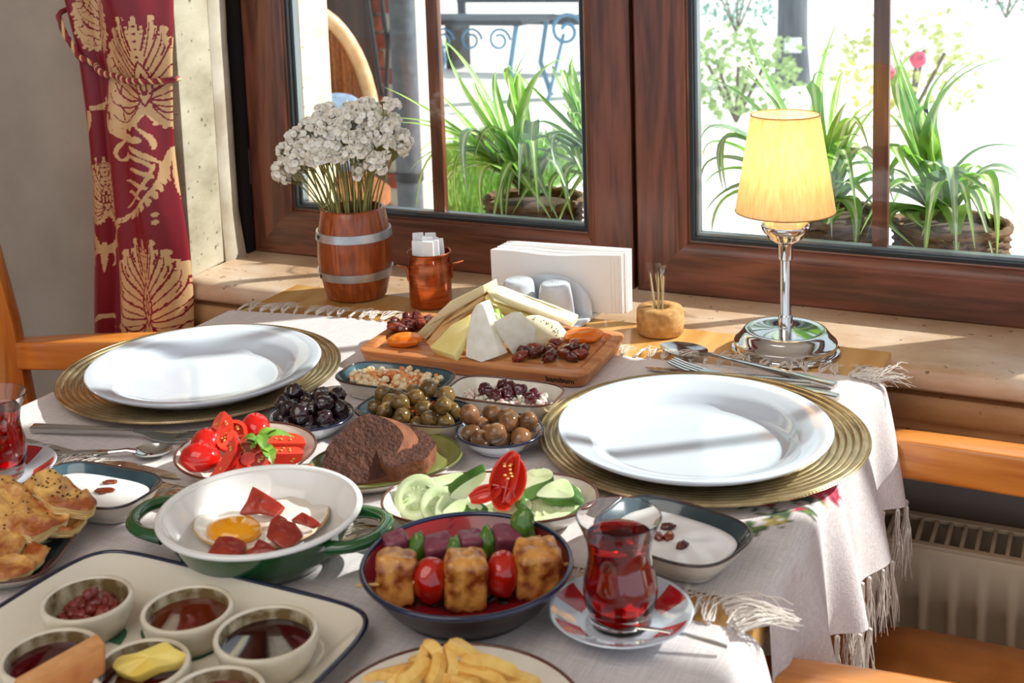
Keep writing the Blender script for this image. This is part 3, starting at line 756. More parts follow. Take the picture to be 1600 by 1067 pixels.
def charger(label, c, seed):
    t = thing('charger_plate', label, 'charger plate', (c[0], c[1], ZC), seed)
    prof = [(0.060, 0.0), (0.1275, 0.0003), (0.155, 0.0065), (0.1628, 0.0092), (0.1635, 0.0105), (0.1622, 0.0118)]
    r = 0.1600
    for k in range(8):
        r0 = 0.1600 - k * 0.0072
        zb = 0.0112 - k * 0.0011
        prof += [(r0, zb + 0.0002), (r0 - 0.0018, zb + 0.0016), (r0 - 0.0036, zb + 0.0018), (r0 - 0.0054, zb + 0.0012), (r0 - 0.0066, zb - 0.0002)]
    prof += [(0.098, 0.0026), (0.04, 0.0024), (0.0, 0.0024)]
    MB().lathe(prof, 180).build('plate', GOLD, t, angle=35)
    # beaded edge: real beads joined into one ring
    mb = MB(); nb = 260
    rr = []
    for j in range(nb * 2):
        an = PI * j / nb; k = 0.0016 if j % 2 else 0.0009
        rr.append([((0.1622 + k * math.cos(q)) * math.cos(an), (0.1622 + k * math.cos(q)) * math.sin(an), 0.0112 + k * math.sin(q)) for q in (2 * PI * i / 6 for i in range(6))])
    rr.append(rr[0]); mb.rings(rr, True); b = mb.build('beaded_edge', GOLD, t, angle=89); b['kind'] = 'stuff'
    return t
charger('gold ribbed charger plate overhanging the left table edge near the curtain', (0.1286, -0.3777), 0.2)
charger('gold ribbed charger plate overhanging the right table edge above the flowers', (0.7275, -0.3426), 1.0)
def plate(label, c):
    t = thing('dinner_plate', label, 'plate', (c[0], c[1], 0.0055))
    prof = [(0.070, 0.0), (0.074, 0.0), (0.078, 0.003), (0.092, 0.006), (0.112, 0.0155), (0.128, 0.0235), (0.1318, 0.0262), (0.1325, 0.0280), (0.1318, 0.0292), (0.129, 0.0296), (0.118, 0.0270),
            (0.104, 0.0225), (0.0975, 0.0185), (0.0935, 0.0125), (0.0880, 0.0085), (0.078, 0.0068), (0.04, 0.0062), (0.0, 0.0062)]
    MB().lathe(prof, 128).build('porcelain', WHITE, t, angle=50)
    return t
plate('white dinner plate on the charger near the red curtain', (0.156, -0.4025))
plate('white dinner plate on the charger at the right, mirroring the window', (0.7300, -0.3746))

# ---- cutlery
def cutlery(kind, label, p0, p1, z0, z1, roll=0.0, L=None, group=None):
    """p0 handle end, p1 head end (world xy)"""
    a, b = Vector((*p0, z0)), Vector((*p1, z1)); d = b - a; L = d.length
    t = thing(kind, label, 'cutlery', a, 0, group)
    q = d.to_track_quat('X', 'Z'); t.rotation_euler = (q @ Matrix.Rotation(roll, 3, 'X').to_quaternion()).to_euler()
    MB().rings([[(x, -w, -h), (x, w, -h), (x, w, h), (x, -w, h)] for x, w, h in ((0, 0.0042, 0.0028), (0.002, 0.0048, 0.0032), (L * 0.30, 0.0042, 0.0028), (L * 0.50, 0.0034, 0.0022), (L * 0.58, 0.0028, 0.0016))], True, True, True).build('handle', STEEL, t, bevel=0.0008)
    x0 = L * 0.57
    if kind == 'fork':
        mb = MB()
        pr = [(x0, 0.0028), (x0 + L * 0.06, 0.003), (x0 + L * 0.12, 0.008), (x0 + L * 0.20, 0.0112), (x0 + L * 0.24, 0.0115)]
        zz = lambda x: 0.006 * math.sin(PI * (x - x0) / (L - x0)) * -1 + 0.0
        mb.rings([[(x, -w, zz(x) - 0.0008), (x, w, zz(x) - 0.0008), (x, w, zz(x) + 0.0008), (x, -w, zz(x) + 0.0008)] for x, w in pr], True, True, True)
        mb.build('neck', STEEL, t, angle=50)
        xs = pr[-1][0]
        for k in range(4):
            y = -0.0090 + k * 0.0060
            MB().rings([[(x, y * s - w, zz(x) - 0.0008), (x, y * s + w, zz(x) - 0.0008), (x, y * s + w, zz(x) + 0.0008), (x, y * s - w, zz(x) + 0.0008)] for x, w, s in ((xs - 0.002, 0.0019, 1), ((xs + L) / 2, 0.0016, 0.98), (L - 0.004, 0.0013, 0.93), (L, 0.0006, 0.9))], True, True, True).build('tine', STEEL, t, angle=50)
    elif kind == 'spoon':
        MB().tube([(x0 - 0.004, 0, 0), (L * 0.70, 0, 0.001), (L * 0.76, 0, -0.001)], [0.0028, 0.0030, 0.0040], 8, flat=0.6).build('neck', STEEL, t)
        mb = MB(); cx = L * 0.865; ra, rb = L * 0.135, 0.0195 * L / 0.20
        top = []; n = 28
        for rr_ in (1.0, 0.85, 0.6, 0.3, 0.0001):
            top.append([(cx + ra * rr_ * math.cos(v) , rb * rr_ * math.sin(v) * (1 - 0.12 * math.cos(v)), -0.0075 * (1 - rr_ ** 2)) for v in (2 * PI * j / n for j in range(n))])
        bot = [[(x, y, z - 0.0012) for x, y, z in r] for r in top]
        mb.rings(list(reversed(bot)) + top, True); mb.build('bowl', STEEL, t, angle=60)
    else:
        mb = MB()
        pr = [(x0, 0.0030, 0.0016), (L * 0.62, 0.0042, 0.0014), (L * 0.72, 0.0085, 0.0010), (L * 0.85, 0.0095, 0.0009), (L * 0.95, 0.0080, 0.0007), (L, 0.0010, 0.0004)]
        mb.rings([[(x, -0.0035, -0.0004), (x, w, -h), (x, w, h), (x, -0.0035, 0.0004)] for x, w, h in pr[:-1]] + [[(L, 0.0, -0.0003), (L, 0.001, -0.0003), (L, 0.001, 0.0003), (L, 0.0, 0.0003)]], True, True, True); mb.build('blade', STEEL, t, angle=40)
    return t
cutlery('fork', 'steel fork on the left, tines pointing to the tomato bowl', (0.062, -0.574), (0.262, -0.5265), 0.0068, 0.0125, 0.1)
cutlery('table_knife', 'steel knife lying under the crossed fork and spoon at left', (0.048, -0.603), (0.290, -0.609), 0.006, 0.0035, -0.1)
cutlery('spoon', 'steel spoon beside the left tea saucer, bowl under the fork', (0.110, -0.634), (0.246, -0.566), 0.0060, 0.0100, 0.0)
cutlery('spoon', 'steel spoon behind the right plate, bowl pointing to the toothpick cork', (0.824, -0.161), (0.603, -0.099), 0.0085, 0.0105, 0.0)
cutlery('table_knife', 'steel knife between spoon and fork behind the right plate', (0.820, -0.1515), (0.606, -0.168), 0.0055, 0.0040, 0.1)
cutlery('fork', 'steel fork behind the right plate, tines towards the cheese board', (0.832, -0.187), (0.630, -0.147), 0.0052, 0.0090, 0.0)

# ---- lidless small dishes (rim height about three centimetres)
D = {}
D['crumble'] = dish('serving_dish', 'small teal dish of chilli cheese crumble in front of the board', (0.382, -0.357), 0.05, 0.066, 0.037, 0.55, 0.0235, CREAMC, TEAL, TEALRIM)
D['cherry'] = dish('serving_dish', 'small white brown rimmed dish of crumbled cheese and cherries', (0.515, -0.3535), 0.06, 0.0620, 0.0355, 0.55, 0.0235, CREAMC, CREAMC, BROWNRIM)
D['green'] = dish('serving_dish', 'small teal dish of green olives with chilli behind the brown bread', (0.451, -0.434), 0.05, 0.061, 0.037, 0.58, 0.0235, CREAMC, TEAL, TEALRIM)
D['black'] = dish('serving_bowl', 'small round bowl of black olives beside the far charger', (0.3538, -0.4785), 0, 0.0440, 0.0440, 1.0, 0.0185, WHITE, BLUEDOT, BLUERIM, 'bowl', zm=0.028)
D['brown'] = dish('serving_bowl', 'small round blue dotted bowl of brown olives beside the right charger', (0.5535, -0.4445), 0, 0.0432, 0.0432, 1.0, 0.0185, WHITE, BLUEDOT, BLUERIM, 'bowl', zm=0.028)
D['tomato'] = dish('serving_bowl', 'round brown rimmed white bowl of cut tomatoes with basil', (0.356, -0.589), 0, 0.0665, 0.0665, 1.0, 0.0265, CREAMC, CREAMC, BROWNRIM, 'bowl', foot=0.5, zm=0.035)
D['bread'] = dish('serving_plate', 'olive green oval plate under the brown bread slices', (0.468, -0.520), math.radians(52), 0.074, 0.056, 0.85, 0.013, CREAMC, GREENGL, mat('olive_rim', '#6a6a3a', 0.2), 'plate', foot=0.3, floor=0.004, zm=0.015)
D['cucumber'] = dish('serving_dish', 'brown rimmed oval boat dish of cucumber and red pepper', (0.612, -0.584), math.radians(25), 0.094, 0.052, 0.85, 0.0235, CREAMC, CREAMC, BROWNRIM, foot=0.5)
D['yogl'] = dish('serving_dish', 'teal dish of white yogurt at left next to the pastries', (0.263, -0.694), 0.04, 0.063, 0.039, 0.55, 0.0235, CREAMC, TEAL, TEALRIM)
D['yogr'] = dish('serving_dish', 'dark teal pointed dish of yogurt behind the right tea glass', (0.778, -0.590), math.radians(-14), 0.062, 0.047, 0.62, 0.0265, CREAMC, DKTEAL, TEALRIM, zm=0.035)
D['pastry'] = dish('serving_plate', 'dark teal rectangular plate under the cheese pastries at left', (0.232, -0.806), math.radians(25), 0.084, 0.056, 0.4, 0.014, CREAMC, DKTEAL, BROWNRIM, 'plate', foot=0.3, floor=0.004, zm=0.015)
D['fries'] = dish('serving_plate', 'round cream brown rimmed plate of potato fries in the foreground', (0.715, -0.846), 0, 0.0880, 0.0880, 1.0, 0.012, CREAMC, CREAMC, BROWNRIM, 'plate', foot=0.35, floor=0.004, zm=0.012)
D['skewer'] = dish('serving_bowl', 'round dark bowl, crimson inside, holding the cheese skewers', (0.6585, -0.7157), 0, 0.0795, 0.0795, 1.0, 0.034, mat('brown_black_glaze', '#2a1e1d', 0.35, coat=0.15), mat('crimson_glaze', '#8e1c22', 0.18, col2='#6d1218', nscale=12, coat=0.5), BLUERIM, 'bowl', foot=0.36, floor=0.010, rim_r=0.0022, zm=0.045)

# ---- green enamel pan
pan = thing('enamel_pan', 'green enamel two handled pan, white inside, holding the fried egg', 'pan', (*reproj((0.4606, -0.7065), 0.048, ZC + 0.040)[0], ZC), math.radians(0))
GREENE = mat('green_enamel', '#1f5227', 0.12, coat=0.8); WHITEE = mat('white_enamel', '#eceae6', 0.14, coat=0.6)
MB().lathe([(0.0, 0.0), (0.054, 0.0), (0.060, 0.002), (0.068, 0.012), (0.077, 0.028), (0.0815, 0.0385)], 72).build('outer_shell', GREENE, pan, angle=60)
MB().lathe([(0.0805, 0.0395), (0.0760, 0.030), (0.068, 0.0155), (0.061, 0.0105), (0.050, 0.0095), (0.0, 0.0095)], 72).build('lining', WHITEE, pan, angle=60)
mb = MB(); rr = []
for j in range(73):
    an = 2 * PI * j / 72
    rr.append([((0.0825 + 0.0034 * math.cos(q)) * math.cos(an), (0.0825 + 0.0034 * math.cos(q)) * math.sin(an), 0.0395 + 0.0024 * math.sin(q)) for q in (2 * PI * i / 10 for i in range(10))])
mb.rings(rr, True).build('rim', WHITEE, pan, angle=80)
for an in (math.radians(197), math.radians(12)):
    pts = []
    for k in range(15):
        v = -1 + 2 * k / 14; rad_ = 0.0795 + 0.030 * (1 - abs(v) ** 2.6); aa = an + v * 0.42
        pts.append((rad_ * math.cos(aa), rad_ * math.sin(aa), 0.028 + 0.003 * (1 - v * v)))
    MB().tube(pts, [0.0062 if 0 < k < 14 else 0.0075 for k in range(15)], 12, flat=0.8).build('handle', GREENE, pan, angle=80)

# ---- tea glasses
def clear_glass(name, tint=(1, 1, 1, 1)):
    m = bpy.data.materials.new(name); m.use_nodes = True; nt = m.node_tree; bs = nt.nodes['Principled BSDF']
    bs.inputs['Base Color'].default_value = tint; bs.inputs['Roughness'].default_value = 0.0; bs.inputs['Transmission Weight'].default_value = 1.0; bs.inputs['IOR'].default_value = 1.46
    return m
GLASS = clear_glass('clear_glass')
TEA = clear_glass('tea'); TEA.node_tree.nodes['Principled BSDF'].inputs['IOR'].default_value = 1.34
va_ = N(TEA.node_tree, 'ShaderNodeVolumeAbsorption'); va_.inputs['Color'].default_value = (0.90, 0.13, 0.02, 1); va_.inputs['Density'].default_value = 150
TEA.node_tree.links.new(va_.outputs[0], TEA.node_tree.nodes['Material Output'].inputs['Volume'])
RED = mat('saucer_red', '#c01820', 0.12, coat=0.5)
def tea(label_g, label_s, c, spin):
    s = thing('saucer', label_s, 'saucer', (c[0], c[1], ZC), spin)
    prof = [(0.0, 0.0), (0.026, 0.0), (0.028, 0.001), (0.040, 0.0065), (0.0525, 0.0142), (0.0535, 0.0152), (0.0528, 0.0160), (0.0505, 0.0152), (0.046, 0.0122), (0.040, 0.0090), (0.031, 0.0048), (0.024, 0.0036), (0.0, 0.0034)]
    def mr(i, j):
        seg = (j % 18)
        return 1 if i in (7, 8, 9) and 5 <= seg <= 12 else 0
    MB().lathe(prof, 108, mr=mr).build('dish', [WHITE, RED], s, angle=60)
    g = thing('tea_glass', label_g, 'tea glass', (c[0], c[1], ZC + 0.0038))
    outer = [(0.0, 0.0), (0.0215, 0.0), (0.0228, 0.0015), (0.0232, 0.005), (0.0236, 0.010), (0.0265, 0.017), (0.0278, 0.026), (0.0270, 0.036), (0.0240, 0.048), (0.0232, 0.056), (0.0245, 0.066), (0.0285, 0.076), (0.0312, 0.0822), (0.0316, 0.0833)]
    inner = [(0.0306, 0.0834), (0.0275, 0.0764), (0.0233, 0.066), (0.0220, 0.056), (0.0228, 0.048), (0.0258, 0.036), (0.0266, 0.026), (0.0252, 0.018), (0.0215, 0.0125), (0.012, 0.0105), (0.0, 0.0100)]
    MB().lathe(outer + inner, 72).build('glass', GLASS, g, angle=60)
    lev = 0.0690
    liq = [(0.0, 0.0102), (0.012, 0.0107), (0.0213, 0.0127), (0.0250, 0.0182), (0.0264, 0.026), (0.0256, 0.036), (0.0226, 0.048), (0.0218, 0.056), (0.0231, 0.066), (0.0242, lev), (0.0, lev)]
    MB().lathe(liq, 72).build('tea', TEA, g, angle=50)
    return s
tea('tulip tea glass of red tea in front of the skewer bowl and yogurt dish', 'white saucer with red panels under the right tea glass', (0.771, -0.687), 0.35)
tea('tulip tea glass of red tea cut off by the left picture edge', 'white saucer with red panels at the left picture edge', (0.127, -0.677), 0.1)
ts = thing('teaspoon', 'steel teaspoon resting on the right tea saucer, handle towards table edge', 'spoon', (0.8525, -0.690, 0.0070))
d_ = Vector((-0.098, -0.0165, 0.010)); ts.rotation_euler = d_.to_track_quat('X', 'Z').to_euler(); L = 0.098
MB().tube([(x, 0, 0.0025 * math.sin(PI * x / 0.066)) for x in (0, 0.01, 0.03, 0.05, 0.066)], [0.0022, 0.0026, 0.0020, 0.0018, 0.0022], 8, flat=0.5).build('handle', STEEL, ts)
mb = MB(); top = [[(0.081 + 0.0155 * q * math.cos(v), 0.0095 * q * math.sin(v), -0.0035 * (1 - q * q)) for v in (2 * PI * j / 24 for j in range(24))] for q in (1, 0.8, 0.5, 0.2, 0.0001)]
mb.rings([[(x, y, z - 0.0008) for x, y, z in r] for r in reversed(top)] + top, True).build('bowl', STEEL, ts, angle=60)

# ---- enamel tray and ramekins
tray = thing('enamel_tray', 'cream enamel tray with navy rim and green leaf print holding the ramekins', 'tray', (0.4755, -0.9480, ZC))
a, b, e = 0.1405, 0.186, 0.22
TRAYC = mat('cream_enamel', '#e4dccb', 0.14, coat=0.6)
po = [(0.024, 0.0), (0.016, 0.002), (0.004, 0.014), (0.0, 0.0165)]; pi = [(0.0014, 0.0172), (0.006, 0.0148), (0.018, 0.0038), (0.026, 0.0026), (0.05, 0.0026)]
MB().rings(oval_rings(po, a, b, e, 96), True, True).build('underside', TRAYC, tray, angle=60)
MB().rings(oval_rings(pi, a, b, e, 96), True, False, True).build('tray_surface', TRAYC, tray, angle=60)
ring = oval_rings([(0.0004, 0.0168)], a, b, e, 128)[0]; rr = []
for j in range(129):
    p = ring[j % 128]; q0, q1 = Vector(ring[j - 1]) if j < 129 else 0, Vector(ring[(j + 1) % 128]); q0 = Vector(ring[(j - 1) % 128]); tt = (q1 - q0).normalized(); nx = tt.cross(Vector((0, 0, 1)))
    rr.append([tuple(Vector(p) + nx * math.cos(2 * PI * k / 8) * 0.0022 + Vector((0, 0, 1)) * math.sin(2 * PI * k / 8) * 0.0018) for k in range(8)])
MB().rings(rr, True).build('rim', mat('navy_enamel', '#161d38', 0.12, coat=0.7), tray, angle=80)
LEAFP = mat('green_print', '#2f6b4a', 0.15, coat=0.6)
lf = MB()
for k in range(10):
    an = k * 0.63; p = (-0.012 + 0.016 * math.cos(an), 0.078 + 0.016 * math.sin(an)); 
    n = 10; pts = []
    for i in range(n + 1):
        t = i / n; r = 0.014 + 0.042 * t; ww = 0.0085 * math.sin(PI * t)
        pts.append((p[0] + r * math.cos(an) * 0.8 - ww * math.sin(an), p[1] + r * math.sin(an) * 0.8 + ww * math.cos(an), 0.0029))
    for i in range(n - 1, 0, -1):
        t = i / n; r = 0.014 + 0.042 * t; ww = -0.0085 * math.sin(PI * t)
        pts.append((p[0] + r * math.cos(an) * 0.8 - ww * math.sin(an), p[1] + r * math.sin(an) * 0.8 + ww * math.cos(an), 0.0029))
    lf.prism([(x, y, z) for x, y, z in pts], (0, 0, 0.0003))
lf.build('leaf_print', LEAFP, tray, smooth=False)
RAM = mat('ramekin_stoneware', '#e6ddcc', 0.2, col2='#cdbfa6', nscale=24, coat=0.4)
RAMIN = mat('ramekin_inside', '#d2c4a6', 0.2, col2='#77603c', nscale=55, coat=0.4, cmix=(0.40, 0.62))
JAMS = {}
def liquid(name, c, rough=0.05, sss=0.0): return mat(name, c, rough, coat=0.8, sss=sss)
def ramekin(label, c, r, fill, flabel, fcat):
    zf = ZC + 0.0030; h = 0.0255
    c, k_ = reproj(c, 0.036, zf + h); r *= k_
    t = thing('ramekin', label, 'ramekin', (c[0], c[1], zf))
    MB().lathe([(0.0, 0.0), (r * 0.74, 0.0), (r * 0.80, 0.0012), (r * 0.93, 0.012), (r * 0.99, h - 0.006), (r, h - 0.002), (r - 0.0008, h), (r - 0.0022, h + 0.0006), (r - 0.0036, h), (r - 0.0042, h - 0.001)], 48).build('body', RAM, t, angle=60)
    MB().lathe([(r - 0.0042, h - 0.001), (r * 0.86, h * 0.6), (r * 0.80, 0.008), (r * 0.70, 0.0035), (0.0, 0.0035)], 48).build('glaze', RAMIN, t, angle=60)
    if fill:
        lv = h * 0.66
        mb = MB(); mb.lathe([(0.0, 0.0040), (r * 0.68, 0.0040), (r * 0.785, 0.0085), (r * 0.845, lv), (r * 0.80, lv - 0.0006), (0.0, lv - 0.0008)], 48)
        o = mb.build('sauce', fill, None, angle=50); o.location = (c[0], c[1], zf); tag(o, flabel, fcat)
    return c
HONEY = liquid('dark_honey', '#5a2408'); MOL = liquid('molasses', '#2c0d07'); JAM = liquid('red_jam', '#6d0a08'); SOUR = liquid('sour_cherry', '#42070a')
RC_ = ramekin('ramekin of chunky red paste in the far left corner of the tray', (0.412, -0.8535), 0.0336, None, None, None)
ramekin('ramekin of brown honey, middle of the back row on the tray', (0.4915, -0.836), 0.0335, HONEY, 'glossy brown honey in the back middle ramekin', 'sauce')
ramekin('large ramekin of dark molasses at the right of the tray', (0.5645, -0.8400), 0.0368, MOL, 'very dark molasses in the largest ramekin', 'sauce')
ramekin('ramekin of dark cherry sauce at the left, behind the toast', (0.4425, -0.9195), 0.0340, SOUR, 'dark red sauce in the ramekin behind the toast', 'sauce')
ramekin('ramekin holding a yellow butter curl in the front row', (0.5095, -0.9045), 0.0325, SOUR, 'thin red sauce under the butter', 'sauce')
ramekin('ramekin of red jam cut off at the bottom edge of the photo', (0.5775, -0.9120), 0.0328, JAM, 'bright red jam in the frontmost ramekin', 'sauce')
# ------------------------------------------------------------------ food
def inst(name, me, p, rot, label, cat, group, sc=1.0):
    o = link(name, me, None, p, rot, sc); return tag(o, label, cat, group)
def qrot(v, spin=0.0):
    """rotation taking +Z to v"""
    return (Vector(v).to_track_quat('Z', 'Y') @ Matrix.Rotation(spin, 3, 'Z').to_quaternion()).to_euler()
# --- olives
def olive_meshes(nm, mt, wrinkle, L, holes, n=4):
    out = []
    for k in range(n):
        def f(q, k=k):
            d = 1.0 + wrinkle * noise.noise(q * 2.6 + Vector((k * 5.1, 0, 2))) + wrinkle * 0.55 * noise.noise(q * 6 + Vector((0, k * 3.3, 1)))
            if holes and q.x > 0.93: d *= 1 - 4.5 * (q.x - 0.93)
            return d
        out.append(MB().blob((0, 0, 0), (L, 0.86 * L, 0.82 * L), 3, f=f).mesh(nm, mt, angle=180))
    return out
BLACKO = mat('black_olive_skin', '#150a10', 0.14, col2='#2c1620', nscale=60, coat=0.6, spec=0.7)
GREENO = mat('green_olive_skin', '#7d6030', 0.15, col2='#57421c', nscale=45, coat=0.5)
CHILI = mat('chilli_flakes', '#a33a16', 0.4, col2='#c65a20', nscale=80)
BROWNO = mat('brown_olive_skin', '#8a5f3c', 0.14, col2='#553820', nscale=35, coat=0.5, cmix=(0.4, 0.7))
def fill_olives(key, name, meshes, n, r, k, label, group, squash=0.86):
    t, ins, fl, W = D[key]; f = ins(k)
    for i, (x, y, z, rr) in enumerate(pile(n, lambda: r * rnd(0.92, 1.06), f, fl, 50, squash)):
        wx, wy = W(x, y)
        inst(name, meshes[i % len(meshes)], (wx, wy, z), (rnd(0, 6.28), rnd(-1.2, 1.2), rnd(0, 6.28)), label, 'olive', group, rr / r)
fill_olives('black', 'black_olive', olive_meshes('black_olive', BLACKO, 0.22, 0.0105, True), 22, 0.0098, 0.80, 'wrinkled black olive in the small round bowl', 'black olives in the round bowl')
fill_olives('brown', 'brown_olive', olive_meshes('brown_olive', BROWNO, 0.05, 0.0118, True), 15, 0.0105, 0.78, 'smooth brown olive in the blue dotted bowl', 'brown olives in the dotted bowl')
fill_olives('green', 'green_olive', olive_meshes('green_olive', GREENO, 0.12, 0.0105, True), 30, 0.0095, 0.78, 'split green olive with chilli in the teal dish', 'green olives in the teal dish')
t, ins, fl, W = D['green']
mb = MB()
for q in range(90):
    x, y = ins(0.55)(); wx, wy = W(x, y)
    mb.blob((wx, wy, ZC + 0.021 + 0.014 * (1 - min(1, math.hypot(x / 0.045, y / 0.026))) + rnd(-.002, .003)), (rnd(.0012, .0026), rnd(.0012, .0022), .0009), 1, rot=Matrix.Rotation(rnd(0, 6), 3, 'X'))
tag(mb.build('chilli_flakes', CHILI), 'red chilli flakes scattered over the green olives', 'spice', kind='stuff')

# --- crumbled cheese with chilli, crumbled cheese with cherries
CRUMB = mat('crumb_cheese', '#efe0c0', 0.7, col2='#e6c088', nscale=70, sss=0.15, sssr=(1, .8, .5)); CRUMBR = mat('chilli_crumb', '#d8743a', 0.6, col2='#e9ad70', nscale=90)
def crumbs(key, n, k, rr, mats, label, cat, name, peak, pm):
    t, ins, fl, W = D[key]; f = ins(k); mb = MB()
    for q in range(n):
        x, y = f(); e = min(1, math.hypot(x / 0.05, y / 0.028)); wx, wy = W(x, y); r = rnd(*rr)
        z = fl(x, y) + (0.009 + peak * (1 - e)) * rnd(0.35, 1.0) + r * 0.6
        mb.blob((wx, wy, z), (r * rnd(.8, 1.3), r * rnd(.8, 1.2), r * rnd(.7, 1.0)), 1 if r < 0.003 else 2, 0.35, 1.6, q, Matrix.Rotation(rnd(0, 6), 3, 'Z'), 1 if random.random() < pm * (1.3 - e) else 0)
    return tag(mb.build(name, mats, angle=60), label, cat, kind='stuff')
crumbs('crumble', 620, 0.88, (0.0014, 0.0042), [CRUMB, CRUMBR], 'crumbled cheese reddened with chilli in the teal dish by the board', 'cheese', 'cheese_crumble', 0.014, 0.55)
crumbs('cherry', 360, 0.80, (0.0016, 0.0036), [mat('white_crumb', '#eee8dc', 0.7, col2='#d8d2c0', nscale=80), mat('pink_crumb', '#d8a0ac', 0.6)], 'white and pink stained cheese crumbs in the white dish', 'cheese', 'cheese_crumble', 0.009, 0.25)
CHER = mat('dark_cherry', '#4a0a18', 0.1, coat=0.7, sss=0.1)
chm = [MB().blob((0, 0, 0), (0.0085, 0.0075, 0.0072), 3, 0.30, 1.7, k * 3).mesh('cherry', CHER, angle=180) for k in range(3)]
for k, (u, v) in enumerate(((765, 612), (775, 617), (785, 602), (797, 606), (792, 614), (812, 611), (835, 617), (828, 622), (757, 609))):
    p = at_z(u, v, 0.0265); inst('dark_cherry', chm[k % 3], p, (rnd(0, 6), rnd(0, 6), 0), 'glossy dark cherry on the crumbled white cheese', 'cherry', 'cherries in the white dish', rnd(0.8, 1.05))

# --- tomatoes with basil
TSKIN = mat('tomato_skin', '#d6231a', 0.10, col2='#c2160f', nscale=20, coat=0.5, sss=0.15, sssr=(1, .15, .08)); TFL = mat('tomato_flesh', '#e04a34', 0.2, coat=0.4, sss=0.2, sssr=(1, .2, .1)); TGEL = mat('tomato_gel', '#b3200f', 0.08, coat=0.8); TSEED = mat('tomato_seed', '#e8b860', 0.25, coat=0.4)
def tomato_half():
    mb = MB(); a, b, h = 0.0205, 0.0165, 0.0165; n = 32
    rg = []; mm = []
    for k in range(7):
        an = PI / 2 * k / 6; rg.append((math.sin(an), -h * math.cos(an), 0))
    rg += [(0.97, 0.0008, 1), (0.76, 0.0006, 1), (0.72, -0.0022, 2), (0.36, -0.0022, 2), (0.32, -0.0002, 1), (0.0, 0.0002, 1)]
    rings = []
    for r, z, m in rg:
        row = []
        for j in range(n):
            v = 2 * PI * j / n; zz = z
            if m == 2 and (j % 11) in (0, 1): zz = 0.0
            row.append((a * r * math.cos(v), b * r * math.sin(v), zz))
        rings.append(row)
    mb.rings(rings, True, mr=lambda i, j: max(rg[i][2], 0) if i < 7 else (2 if (rg[i + 1][2] == 2 and (j % 11) not in (0, 1)) else 1))
    for q in range(16):
        v = rnd(0, 6.28); r = rnd(0.42, 0.66); mb.blob((a * r * math.cos(v), b * r * math.sin(v), -0.0012), (0.0016, 0.0010, 0.0008), 1, rot=Matrix.Rotation(v, 3, 'Z'), m=3)
    return mb.mesh('tomato_half', [TSKIN, TFL, TGEL, TSEED], angle=50)
def tomato_wedge(span):
    mb = MB(); L = 0.0215; R = 0.0165; n = 12; na = 8; rings = []
    for k in range(n + 1):
        x = -L + 2 * L * k / n; r = R * math.sqrt(max(0.0, 1 - (x / L) ** 2)) + 1e-5
        row = [(x, 0, 0)] if False else []
        row.append((x, 0.0, -0.0015 * (1 - (x / L) ** 2)))
        for j in range(na + 1):
            v = -PI / 2 - span / 2 + span * j / na; row.append((x, r * math.cos(v), r * math.sin(v)))
        rings.append(row)
    mb.rings(rings, True, mr=lambda i, j: 0 if 1 <= j <= na else 1)
    for q in range(9):
        x = rnd(-0.012, 0.012); d = rnd(0.35, 0.7) * R * math.sqrt(1 - (x / L) ** 2); s = random.choice((-1, 1)); v = -PI / 2 + s * span / 2
        mb.blob((x, d * math.cos(v), d * math.sin(v)), (0.0017, 0.0010, 0.0008), 1, m=2)
    return mb.mesh('tomato_wedge', [TSKIN, TFL, TSEED], angle=50)
th, tw = tomato_half(), tomato_wedge(1.75)
tomf = lambda u, v, z: at_z(u, v, z - 0.0075)
C2 = (F_ * -1)
for (u, v, z, nrm, sp, sc, lab) in ((387, 716, 0.040, (0.48, -0.78, 0.46), 0.4, 1.10, 'halved tomato facing the camera at the front of the bowl'),
                                (313, 718, 0.033, (-0.2, 0.3, -0.93), 0.2, 0.98, 'smooth tomato half, skin up, at the front left of the bowl'),
                                (322, 696, 0.036, (0.1, 0.5, -0.86), 1.1, 0.92, 'smooth tomato half, skin up, at the left rim of the bowl'),
                                (362, 680, 0.046, (0.1, -0.45, 0.88), 1.9, 0.95, 'tomato half, cut side up, at the back of the bowl'),
                                (400, 671, 0.040, (0.1, 0.6, -0.8), 0.6, 0.90, 'tomato half, skin up, at the back under the basil'),
                                (352, 742, 0.030, (-0.1, -0.70, 0.70), 0.9, 0.82, 'tomato half with shiny seeds low at the front rim')):
    inst('tomato_half', th, at_z(u, v, z - 0.0075), qrot(nrm, sp), lab, 'tomato', 'cut tomatoes in the bowl', sc)
for (u, v, z, rot, sc, lab) in ((338, 674, 0.050, (0.5, -1.05, 1.2), 0.95, 'upright tomato wedge at the back left of the bowl'),
                           (346, 712, 0.045, (-0.4, -0.95, 0.9), 1.0, 'upright tomato wedge left of the halved tomato'),
                           (441, 692, 0.044, (0.9, 0.05, 0.45), 1.05, 'tomato wedge under the largest basil leaf at right'),
                           (440, 708, 0.040, (0.7, 0.0, 0.35), 1.0, 'tomato wedge, middle of the three at right'),
                           (452, 725, 0.036, (-0.65, 0.05, 0.45), 1.02, 'tomato wedge with seeds, lowest of the three at right'),
                           (412, 700, 0.038, (0.2, 0.1, 1.4), 0.9, 'tomato wedge buried under the basil stems'),
                           (375, 695, 0.037, (0.3, 0.2, 0.2), 0.9, 'tomato wedge buried behind the halved tomato'),
                           (408, 728, 0.028, (0.4, 0.0, 0.3), 0.9, 'tomato wedge low between halved tomato and right wedges')):
    inst('tomato_wedge', tw, at_z(u, v, z - 0.0075), rot, lab, 'tomato', 'cut tomatoes in the bowl', sc)
BASIL = mat('basil_leaf', '#4c7a22', 0.35, col2='#7ba43a', nscale=60, coat=0.2, sss=0.1, sssr=(.4, 1, .2))
